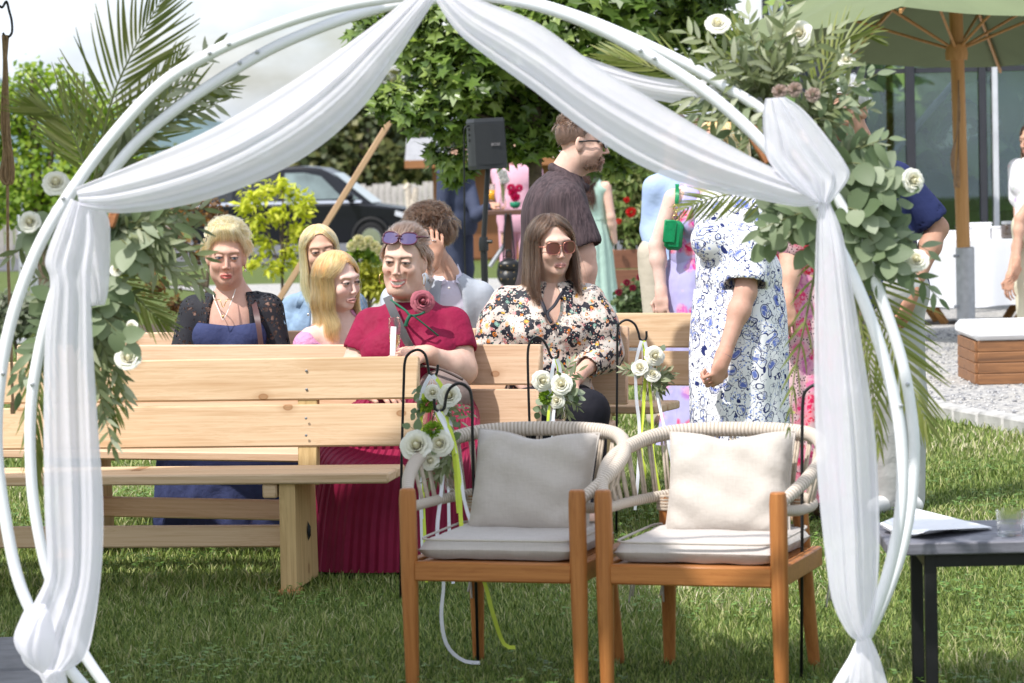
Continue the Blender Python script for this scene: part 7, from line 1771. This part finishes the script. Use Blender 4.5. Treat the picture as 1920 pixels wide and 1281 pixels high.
def trestle():
    Y = 44; root = thing('wooden_trestle', 'bleached wooden trestle posts right of the van', 'trestle', P(775, 420, Y)); m = mat('bleached_wood', (.50, .44, .36), .9, .25, 20, .5, 60)
    for a, b in (((764, 350), (772, 440)), ((780, 352), (776, 440)), ((755, 440), (778, 365)), ((800, 440), (775, 370)), ((768, 345), (760, 356))): MB().tube([P(*a, Y), P(*b, Y)], .045, 8).build('post', m, root)
trestle()
def pole():
    Y = 24.5; a = P(783, 145, Y); b = P(498, 602, Y); d = (a-b); o = MB().box((0, 0, 0), (.05, .05, d.length), bev=.006).build('leaning_pole', woodmat('batten', (.50, .33, .20), (.36, .22, .12), 1, knots=False, axis=2), None)
    o.matrix_basis = Matrix.Translation((a+b)/2) @ d.to_track_quat('Z', 'Y').to_matrix().to_4x4(); tag(o, 'slanting squared timber batten crossing before the van', 'pole')
pole()
def bollards():
    for i, (x, y0, y1, l) in enumerate(((41, 372, 440, 'slim steel post left of two close together'), (60, 372, 430, 'slim steel post near the left arrangement'), (68, 372, 430, 'slim steel post, rightmost of the left edge trio'))):
        Y = 45; b = P(x, y1+40, Y); b.z = gz(Y); t_ = P(x, y0, Y); r = thing('metal_post', l, 'post', b, 0, 'steel posts at the left edge'); MB().lathe([(.05, 0), (.05, t_.z-b.z-.02), (.035, t_.z-b.z)], 10, Matrix.Translation(b)).build('shaft', M_GALV, r); MB().lathe([(.09, 0), (.09, .02)], 10, Matrix.Translation(b)).build('foot', M_GALV, r)
bollards()
# lawn edging and road
def strips():
    a, b = G(-300, 640), G(95, 634); o = MB().box((0, 0, .02), ((b-a).length, .10, .05), bev=.01).build('edging_strip', mat('edging', (.42, .43, .46), .8), None); o.matrix_basis = Matrix.Translation((a+b)/2+V(0, 0, gz(26))) @ Matrix.Rotation(math.atan2(b.y-a.y, b.x-a.x), 4, 'Z'); tag(o, kind='structure')
    o = MB().grid([[V(x, y, gz(y)+.012) for x in np.linspace(-60, 40, 12)] for y in (62.5, 66, 70, 74, 80, 86)]).build('road', mat('asphalt', (.10, .10, .105), .9, .15, 3, .3, 60), None, smooth=True); tag(o, kind='structure')
    o = MB().grid([[V(-2.6+math.cos(a)*r*1.5, 28.0+math.sin(a)*r*1.8, gz(28)+.03*(1-r)+.01) for a in np.linspace(0, 2*math.pi, 24)] for r in (0.01, .5, 1.0)]).build('planting_bed', mat('mulch', (.075, .05, .035), .95, .5, 40, .9, 50), None, smooth=True); tag(o, kind='structure')
    pts = []
    for i in range(60):
        x = -700+1400*i/59; h = 16+11*math.sin(i*.35)+6*math.sin(i*.9+1)+3*math.sin(i*2.1); pts.append([V(x, 900, -3), V(x, 960, h*.8), V(x, 1050, h)])
    o = MB().grid(pts).build('hills', mat('far_hill', (.10, .15, .16), 1, .2, .02), None, smooth=True); tag(o, kind='structure')
strips()
# ---------------------------------------------------------------- speaker on a stand
def speaker():
    Y = 19.2; c = P(913, 700, Y); c.z = gz(Y); top = P(915, 317, Y); root = thing('speaker_stand', 'black tripod stand under the loudspeaker', 'stand', c); m = mat('stand_black', (.012, .013, .014), .4)
    d = top-c; z1 = .95
    MB().tube([V(c.x+.004, c.y, .15), V(c.x, c.y, z1)], .022, 12).build('lower_tube', m, root); MB().tube([V(c.x, c.y, z1), top], .017, 12).build('upper_tube', m, root)
    MB().lathe([(.03, 0), (.032, .05), (.026, .09)], 14, Matrix.Translation(V(c.x, c.y, z1-.06))).build('collar', m, root); MB().tube([V(c.x+.02, c.y-.01, z1), V(c.x+.055, c.y-.02, z1)], .012, 8).build('knob', m, root)
    for k in range(3):
        a = k*2.094+.5; MB().tube([V(c.x, c.y, .55), V(c.x+.45*math.cos(a), c.y+.45*math.sin(a), c.z+.02)], .011, 8).build('leg', m, root)
    sp = thing('loudspeaker', 'dark grey loudspeaker on the tripod stand, ports on its left side', 'speaker', top)
    M = Matrix.Translation(top) @ Matrix.Rotation(R(14), 4, 'Z') @ Matrix.Rotation(R(-2), 4, 'Y'); sm = mat('speaker_grey', (.028, .03, .034), .5); gm = mat('speaker_grille', (.018, .02, .023), .6, .2, 200, .5, 400)
    prof = [(-.118, .0), (-.118, .10), (-.10, .17), (.10, .17), (.118, .10), (.118, .0), (.10, -.05), (-.10, -.05)]   # plan
    def slab(z0, z1, s0, s1, nm, m_, dy=0):
        v = [M @ V(x*s0, y*s0-.05+dy, z0) for x, y in prof]+[M @ V(x*s1, y*s1-.05+dy, z1) for x, y in prof]; n = len(prof)
        mb = MB(); mb.add(v, [tuple(range(n))[::-1], tuple(range(n, 2*n))]+[(i, (i+1) % n, (i+1) % n+n, i+n) for i in range(n)]); return mb.build(nm, m_, sp)
    slab(.0, .025, .98, 1.02, 'base', sm); slab(.025, .30, 1.0, .97, 'cabinet', sm); slab(.30, .325, 1.0, .93, 'top_cap', sm)
    v = [M @ V(x, -.107+abs(x)*.06, z) for x in np.linspace(-.095, .095, 9) for z in (.03, .29)]
    mb = MB(); mb.grid([[v[i*2], v[i*2+1]] for i in range(9)]); mb.build('grille', gm, sp)
    for z in (.19, .225, .26): MB().lathe([(.010, 0), (.010, .006)], 10, M @ Matrix.Translation(V(-.118, -.03, z)) @ Matrix.Rotation(R(-90), 4, 'Y')).build('port', M_BLK, sp)
    cu = bpy.data.curves.new('logo', 'FONT'); cu.body = 'BOSE'; cu.size = .026; cu.shear = .35; cu.align_x = 'CENTER'; cu.align_y = 'CENTER'; cu.extrude = .001
    tmp = bpy.data.objects.new('logo_text', cu); COL.objects.link(tmp); bpy.context.view_layer.update(); lme = bpy.data.meshes.new_from_object(tmp.evaluated_get(bpy.context.evaluated_depsgraph_get())); bpy.data.objects.remove(tmp); bpy.data.curves.remove(cu)
    lme.materials.clear(); lme.materials.append(mat('logo_silver', (.26, .24, .25), .5, 0)); put('logo', lme, M @ Matrix.Translation(V(.03, -.112, .155)) @ Matrix.Rotation(R(90), 4, 'X'), sp)
    cb = MB().tube(crom([P(884, 236, Y-.05), P(872, 240, Y-.08), P(870, 270, Y-.06), P(871, 400, Y-.03), P(872, 500, Y), P(880, 640, Y)], 8), .006, 7).build('speaker_cable', m, None, smooth=True); tag(cb, 'thin black cable hanging down left of the loudspeaker', 'cable')
speaker()
# ---------------------------------------------------------------- high table with drinks
def hightable():
    Y = 27.6; c = P(952, 398, Y); z = c.z; g0 = gz(Y); root = thing('high_table', 'brown high table between the navy and pink suits', 'table', (c.x, c.y, g0)); m = woodmat('bar_wood', (.13, .065, .045), (.08, .04, .028), 1, knots=False)
    for k in range(4): MB().box((c.x, c.y-.22+k*.15, z), (.46, .145, .04), bev=.004).build('top_plank', m, root)
    for x in (-.06, .0): pass
    MB().box((c.x+.0, c.y, (z+g0)/2), (.07, .07, z-g0-.05)).build('post', m, root); MB().box((c.x, c.y, g0+.03), (.5, .5, .05), bev=.01).build('foot', m, root)
    MB().tube([V(c.x-.18, c.y, g0+.55), V(c.x, c.y, z-.25)], .02, 8).build('brace', M_GALV, root)
    b = P(922, 372, Y-.26); g = thing('beer_glass', 'beer glass with amber beer in the navy suit hand', 'glass', b)
    MB().lathe([(.026, -.0), (.030, .06), (.036, .15), (.034, .15), (.028, .06), (.024, .006)], 16, Matrix.Translation(b-V(0, 0, .02)), close=False).build('tumbler', GL, g, smooth=True)
    MB().lathe([(0, .0), (.0255, .0), (.031, .09), (0, .09)], 16, Matrix.Translation(b-V(0, 0, .016)), close=False).build('beer', mat('beer', (.80, .36, .02), .2, .1, spec=.5), g, smooth=True)
    vz = P(943, 392, Y-.1); v = thing('bud_vase', 'glass bud vase of white blossoms on the high table', 'vase', vz); MB().lathe([(.03, 0), (.035, .06), (.02, .12), (.022, .15)], 14, Matrix.Translation(vz), close=False).build('glass_body', GL, v, smooth=True)
    for k in range(7): p = P(936+k*2.2, 318+(k*7) % 22, Y-.1); MB().tube([vz+V(0, 0, .05), p], .004, 5).build('stem', M_STEM, v); put('blossom', PUFF, Matrix.Translation(p) @ Matrix.Scale(1.0, 4), v).data = WH
    bz = P(966, 391, Y-.12); bo = thing('green_bowl', 'small green bowl of pink flowers on the high table', 'bowl', bz); MB().lathe([(.02, 0), (.045, .02), (.05, .055), (.042, .06)], 16, Matrix.Translation(bz)).build('bowl', mat('green_glaze', (.02, .22, .12), .3, 0), bo, smooth=True)
    for k in range(6): put('blossom', PUFF, Matrix.Translation(P(958+(k*5) % 18, 352+(k*9) % 26, Y-.12)) @ Matrix.Scale(1.2, 4), bo).data = PK
    MB().tube([bz+V(0, 0, .05), P(964, 356, Y-.12)], .006, 5).build('stem', M_STEM, bo)
WH = PUFF.copy(); WH.materials.clear(); WH.materials.append(mat('white_blossom', (.8, .8, .78), .8, .05)); PK = PUFF.copy(); PK.materials.clear(); PK.materials.append(mat('pink_blossom', (.68, .02, .16), .7, .2)); RD = PUFF.copy(); RD.materials.clear(); RD.materials.append(mat('red_blossom', (.62, .02, .02), .7, .2)); DR = PUFF.copy(); DR.materials.clear(); DR.materials.append(mat('crimson_blossom', (.28, .015, .05), .7, .2))
hightable()
def backpack():
    Y = 27.2; c = P(955, 512, Y); root = thing('backpack', 'black studded leather backpack hanging under the high table', 'backpack', (c.x, c.y, c.z-.15)); bl = mat('black_leather', (.012, .012, .013), .35, .2, 30, .3, 80)
    s = SDF(); s.ell(NP(c), (.115, .07, .14), k=.02); s.ell(NP(c)+[0, -.05, -.05], (.09, .05, .07), k=.03); v, f = s.mesh(.012); link('bag_body', newmesh('bag_body', v, f, bl), root)
    s = SDF(); s.ell(NP(c)+[0, -.03, .07], (.105, .07, .06), k=.02); v, f = s.mesh(.012); link('flap', newmesh('flap', v, f, bl), root)
    MB().tube(crom([c+V(-.03, 0, .14), c+V(-.02, 0, .20), c+V(.02, 0, .20), c+V(.03, 0, .14)], 5), .008, 6).build('handle', bl, root, smooth=True)
    for k in range(9): MB().ell(c+V(-.075+.07*(k % 3)/1.2, -.095, -.05+.06*(k//3)), (.006, .006, .006), 6, 4).build('stud', M_GOLD, root)
    for x in (-.05, .05): MB().tube(crom([c+V(x, .03, .12), c+V(x*.8, .05, .35), P(953, 400, Y)+V(x*.4, .1, 0)], 5), .008, 6).build('shoulder_strap', bl, root, smooth=True)
backpack()
# ---------------------------------------------------------------- planters
M_PLANT = woodmat('planter_boards', (.20, .09, .05), (.12, .05, .03), 1, knots=False); M_PLANT2 = woodmat('planter_side', (.46, .20, .08), (.34, .13, .05), 1, knots=False)
def planter(label, x0, x1, y0, y1, Y, C, cols, flowers, fme, seed, dens=.35, leaf=SLIM):
    a, b = P(x0, y1, Y), P(x1, y1, Y); zt = P(x0, y0, Y).z; z0 = gz(Y)+.02; root = thing('planter_box', label, 'planter', ((a.x+b.x)/2, Y, z0)); w = b.x-a.x; n = 3
    for i in range(n):
        z = z0+(zt-z0)*(i+.5)/n; MB().box(((a.x+b.x)/2, Y, z), (w, .04, (zt-z0)/n*.96), bev=.005).build('front_board', M_PLANT, root)
        MB().box((a.x-.01, Y+.35, z), (.04, .66, (zt-z0)/n*.96), bev=.005).build('side_board', M_PLANT2, root); MB().box((b.x+.01, Y+.35, z), (.04, .66, (zt-z0)/n*.96), bev=.005).build('side_board', M_PLANT2, root)
    MB().box(((a.x+b.x)/2, Y+.34, zt-.06), (w-.06, .6, .04)).build('soil', mat('soil', (.04, .03, .02), .95), root)
    s = FPX/Y; pl = thing('flowering_plant', label.split(' with ')[0].replace('planter', 'plant growing in the planter')+' with red blooms' if False else 'tall leafy plant with scattered red flowers in the planter box' if seed == 41 else 'leafy plant in planter %d' % seed, 'plant', ((a.x+b.x)/2, Y+.3, zt))
    for k in range(7): MB().tube([V(a.x+w*(k+.5)/7, Y+.3, zt-.05), P(C[k % len(C)][0], C[k % len(C)][1], Y+.3)], .012, 6).build('stem', M_STEM, pl)
    cloud('foliage', [(P(x, y, Y+.3), r/s, int(dens*r*r)) for x, y, r in C], leaf, .11, leafmat('planter_leaf_%d' % seed, cols), pl, seed, shell=.1)
    for (x, y, r) in flowers: put('flower', fme, Matrix.Translation(P(x, y, Y-.15)) @ Matrix.Scale(r/.03, 4), pl)
planter('dark boarded planter box with tall red flowering plant', 1152, 1242, 468, 552, 30.5, [(1150, 330, 32), (1180, 345, 36), (1210, 340, 34), (1160, 390, 34), (1200, 400, 36), (1230, 380, 30), (1145, 430, 28), (1180, 440, 30), (1215, 440, 30), (1240, 430, 26), (1190, 300, 28), (1145, 370, 24), (1225, 320, 26)], [(.08, .13, .03), (.14, .2, .05), (.22, .27, .09), (.32, .33, .14)],
        [(1183, 398, .05), (1175, 375, .03), (1160, 415, .03), (1205, 430, .03), (1222, 360, .03), (1150, 445, .03)], RD, 41, .25)
def bush():
    Y = 25.5; b = P(1190, 575, Y); b.z = gz(Y); root = thing('flower_bush', 'low bush with dark crimson flowers behind the rear bench', 'bush', b)
    cloud('foliage', [(P(x, y, Y), r/220, int(.5*r*r)) for x, y, r in ((1170, 558, 18), (1195, 548, 22), (1215, 560, 20), (1180, 575, 20), (1210, 575, 20), (1235, 570, 16))], DIA, .06, leafmat('bush_leaf', [(.05, .09, .03), (.09, .14, .05), (.16, .2, .09)]), root, 44, shell=.1)
    for k in range(6): MB().tube([b, P(1165+k*13, 545+(k % 3)*6, Y)], .008, 6).build('stem', M_STEM, root)
    for x, y in ((1175, 530), (1200, 520), (1212, 528), (1186, 540), (1160, 548), (1222, 540)): put('flower', DR, Matrix.Translation(P(x, y, Y-.1)) @ Matrix.Scale(1.0, 4), root)
bush()
# ---------------------------------------------------------------- glasshouse and terrace on the right
def glasshouse():
    Y = 30.0; X0 = P(1545, 600, Y).x; X1 = X0+9.0; z0 = gz(Y)+.02; H = 4.3; root = thing('glasshouse', 'tall glasshouse with dark mullions and plants inside at right', 'glasshouse', (X0, Y, z0))
    gl = NT('greenhouse_glass'); gg = gl.new('ShaderNodeBsdfGlossy'); gg.inputs['Roughness'].default_value = .02; gg.inputs[0].default_value = (.8, .9, .95, 1); gt = gl.new('ShaderNodeBsdfTransparent'); gt.inputs[0].default_value = (.78, .86, .84, 1); gmx = gl.new('ShaderNodeMixShader'); lw = gl.new('ShaderNodeLayerWeight'); lw.inputs[0].default_value = .44; gl.link(lw.outputs['Fresnel'], gmx.inputs[0]); gl.link(gt.outputs[0], gmx.inputs[1]); gl.link(gg.outputs[0], gmx.inputs[2]); gl.link(gmx.outputs[0], gl.out.inputs[0]); fr = mat('anthracite', (.035, .037, .045), .45); wf = mat('white_frame', (.55, .57, .6), .45)
    xs = [X0+.0, P(1622, 600, Y).x, P(1713, 600, Y).x, P(1848, 600, Y).x, P(1990, 600, Y).x, P(2130, 600, Y).x, X1]
    for i, x in enumerate(xs): MB().box((x, Y, z0+H/2), (.09 if i != 3 else .07, .10, H), bev=.006).build('mullion', fr if i != 3 else fr, root)
    MB().box((xs[3]+.12, Y-.04, z0+H/2), (.05, .06, H)).build('mullion', wf, root)
    for i in range(len(xs)-1):
        for (za, zb) in ((.35, 2.3), (2.36, H)):
            MB().box(((xs[i]+xs[i+1])/2, Y+.01, z0+(za+zb)/2), (xs[i+1]-xs[i]-.09, .012, zb-za)).build('pane', gl.m, root)
        MB().box(((xs[i]+xs[i+1])/2, Y, z0+2.33), (xs[i+1]-xs[i]-.09, .05, .05)).build('transom', fr, root)
    MB().box(((X0+X1)/2, Y, z0+.17), (X1-X0, .12, .34)).build('plinth', mat('plinth', (.38, .38, .38), .85), root); MB().box(((X0+X1)/2, Y, z0+H+.06), (X1-X0+.2, .16, .12)).build('top_rail', fr, root)
    for k in range(4):       # side wall towards the camera's left
        ya, yb = Y+k*1.5, Y+k*1.5+1.5; MB().box((X0, (ya+yb)/2, z0+.35+(H-.35)/2), (.012, 1.40, H-.35)).build('pane', gl.m, root); MB().box((X0, yb, z0+H/2), (.09, .09, H)).build('mullion', fr, root)
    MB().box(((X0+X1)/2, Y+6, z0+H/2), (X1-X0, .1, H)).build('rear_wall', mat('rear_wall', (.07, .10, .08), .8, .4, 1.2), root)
    for k in range(6):
        xa = X0+(X1-X0)*k/6; xb = X0+(X1-X0)*(k+1)/6; mb = MB(); mb.add([(xa, Y, z0+H+.12), (xb-.06, Y, z0+H+.12), (xb-.06, Y+3, z0+H+1.3), (xa, Y+3, z0+H+1.3)], [(0, 1, 2, 3)]); mb.build('roof_pane', mat('roof_glass', (.62, .68, .78), .15, .05, coat=1), root, smooth=False)
    MB().tube([P(1665, 300, Y+.6), P(1795, 148, Y+.6)], .035, 8).build('brace', M_GALV, root)
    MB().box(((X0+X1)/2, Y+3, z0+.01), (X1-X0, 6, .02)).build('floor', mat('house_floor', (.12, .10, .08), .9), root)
    # plants inside
    gm = [(.07, .13, .025), (.13, .22, .045), (.21, .32, .07), (.32, .42, .12)]
    for j, (px, lab) in enumerate(((1640, 'banana plant inside the glasshouse, left of the parasol pole'), (1755, 'broad leaved plant inside the glasshouse behind the parasol pole'), (1890, 'leafy plant inside the glasshouse at the right edge'))):
        c = P(px, 500, Y+2.0); c.z = z0+.03; pr = thing('banana_plant', lab, 'plant', c, 0, 'plants in the glasshouse')
        MB().tube([c, c+V(.05, 0, 1.5)], .07, 8).build('trunk', M_STEM, pr)
        for k in range(13):
            a = k*2.4; L = random.uniform(1.1, 1.9); p0 = c+V(.05, 0, random.uniform(.3, 1.8)); tip = p0+V(math.cos(a)*L*.75, math.sin(a)*.8, L*random.uniform(.1, .85)); g = []
            for i in range(8):
                t_ = i/7; q = p0.lerp(tip, t_)+V(0, 0, .5*math.sin(math.pi*t_)*.7-.3*t_*t_); w = .24*math.sin(math.pi*min(1, t_*.93+.05))**.7+.01; sd = (tip-p0).cross(V(0, -.4, 1)).normalized(); g.append([q-sd*w+V(0, 0, -.05), q, q+sd*w+V(0, 0, -.05)])
            MB().grid(g).build('leaf', leafmat('banana_leaf', gm, .35, .35), pr, smooth=True)
        cloud('foliage', [(c+V(random.uniform(-.5, .5), .2, .5), .5, 260), (c+V(random.uniform(-.6, .6), .5, 1.2), .55, 260), (c+V(random.uniform(-.6, .6), .9, 2.2), .7, 340), (c+V(random.uniform(-.6, .6), 1.2, 3.2), .7, 300)], SLIM, .26, leafmat('inner_leaf', gm, .4, .35), pr, 60+j, shell=.1)
glasshouse()
q = G(1812, 645); GP = parasol(V(q.x, q.y, gz(q.y)+.02), 2.98, 1.55, 'olive green parasol on a wooden pole in a steel ground sleeve', rz=R(27), rim=.70, pole_r=.052, lean=V(-.06, 0, 0), tilt=.075, slab=False)
for k in range(3): MB().tube(crom([P(1797, 150, 22.2), P(1795+k*2, 230, 22.2), P(1789-k*3, 300, 22.2), P(1790+k*4, 352, 22.2), P(1797, 280, 22.2), P(1799, 180, 22.2)], 6), .005, 6).build('pull_cord', M_CORD, GP, smooth=True)
b2 = P(1806, 600, 27.5); parasol(V(b2.x, b2.y, gz(b2.y)+.02), 3.3, 1.2, 'second olive parasol behind, its canopy over the flowers', rz=R(48), rim=.7, pole_r=.04, slab=False)
def buffet():
    Y = 25.2; a, b = P(1700, 455, Y), P(1912, 462, Y); zt = a.z; z0 = gz(Y)+.02; zb = P(1800, 577, Y).z; w = b.x-a.x+.5; cx = (a.x+b.x)/2+.25; t = thing('buffet_table', 'trestle table under a white cloth beyond the gravel', 'table', (cx, Y, z0))
    MB().box((cx, Y+.4, zt-.03), (w, .8, .04)).build('top', M_POLE, t)
    for x in (a.x+.12, b.x+.2):
        for s in (-1, 1): MB().tube([V(x-.22*s, Y+.15, z0), V(x+.22*s, Y+.15, zt-.05)], .035, 4).build('trestle_leg', M_POLE, t); MB().tube([V(x-.22*s, Y+.65, z0), V(x+.22*s, Y+.65, zt-.05)], .035, 4).build('trestle_leg', M_POLE, t)
    g = []
    ring = [(a.x-.03, Y-.03), (b.x+.53, Y-.03), (b.x+.53, Y+.83), (a.x-.03, Y+.83), (a.x-.03, Y-.03)]; R2 = resample([V(x, y, 0) for x, y in ring], 120)
    for i in range(9):
        f = i/8; g.append([V(p.x+.02*f*math.sin(j*.9)*(1), p.y+.02*f*math.cos(j*.8+1), zt+.004-(zt-zb)*f+.01*f*math.sin(j*.35)) for j, p in enumerate(R2)])
    mb = MB(); mb.grid(g); mb.add([V(x, y, zt+.005) for x, y in ring[:4]], [(0, 1, 2, 3)]); o = mb.build('tablecloth', mat('white_cloth', (.78, .79, .82), .9, .03, 4, .2, 12), None, smooth=True); tag(o, 'white cloth hanging over the trestle buffet table', 'tablecloth')
    wm = mat('white_card', (.80, .80, .82), .6, .02)
    for (x, y, w_, h_, lab) in ((1785, 452, 22, 14, 'smallest white box at the left end of the buffet'), (1808, 452, 26, 22, 'white box left of the parasol pole on the buffet'), (1838, 452, 40, 28, 'tallest white carton on the buffet behind the pole'), (1868, 454, 28, 20, 'white box right of the parasol pole on the buffet')):
        c = P(x, y, Y+.3); bx = thing('white_box', lab, 'box', (c.x, c.y, zt+.01), 0, 'white boxes on the buffet'); s = FPX/Y; MB().box((c.x, c.y, zt+.008+h_/s/2), (w_/s, .14, h_/s), bev=.003).build('box_body', wm, bx); MB().box((c.x, c.y, zt+.008+h_/s+.006), (w_/s*1.04, .15, .012), bev=.002).build('lid', wm, bx)
    c = P(1889, 455, Y+.2); j = thing('storage_jar', 'dark glass jar on the buffet right end', 'jar', (c.x, c.y, zt)); MB().lathe([(.05, 0), (.055, .02), (.055, .11), (.045, .12)], 16, Matrix.Translation(V(c.x, c.y, zt+.008))).build('jar_body', mat('brown_glass', (.07, .05, .04), .15, .2, coat=1), j, smooth=True); MB().lathe([(.05, 0), (.05, .025)], 16, Matrix.Translation(V(c.x, c.y, zt+.13))).build('lid', M_GALV, j)
buffet()
def box_seat():
    a = G(1834, 728); Y = a.y; z0 = .02; s = FPX/Y; zt = P(1836, 640, Y).z; root = thing('pallet_seat', 'stained timber box seat on the gravel at right', 'seat', (a.x+.6, Y, z0)); m = woodmat('stained_boards', (.30, .14, .06), (.11, .055, .03), .8); n = 4
    for i in range(n):
        z = z0+(zt-z0)*(i+.5)/n; h = (zt-z0)/n*.97
        MB().box((a.x+.7, Y, z), (1.4, .03, h), bev=.004).build('board', m, root); MB().box((a.x-.002, Y+.36, z), (.03, .70, h), bev=.004).build('board', m, root); MB().box((a.x+.7, Y+.72, z), (1.4, .03, h), bev=.004).build('board', m, root)
    root.rotation_euler = (0, 0, 0)
    mb = MB(); mb.box((a.x+.69, Y+.355, zt+.05), (1.44, .78, .095), bev=.03); o = mb.build('seat_pad', mat('white_pad', (.76, .76, .77), .8, .03), None); tag(o, 'white cushion pad lying on the timber box seat', 'cushion')
box_seat()
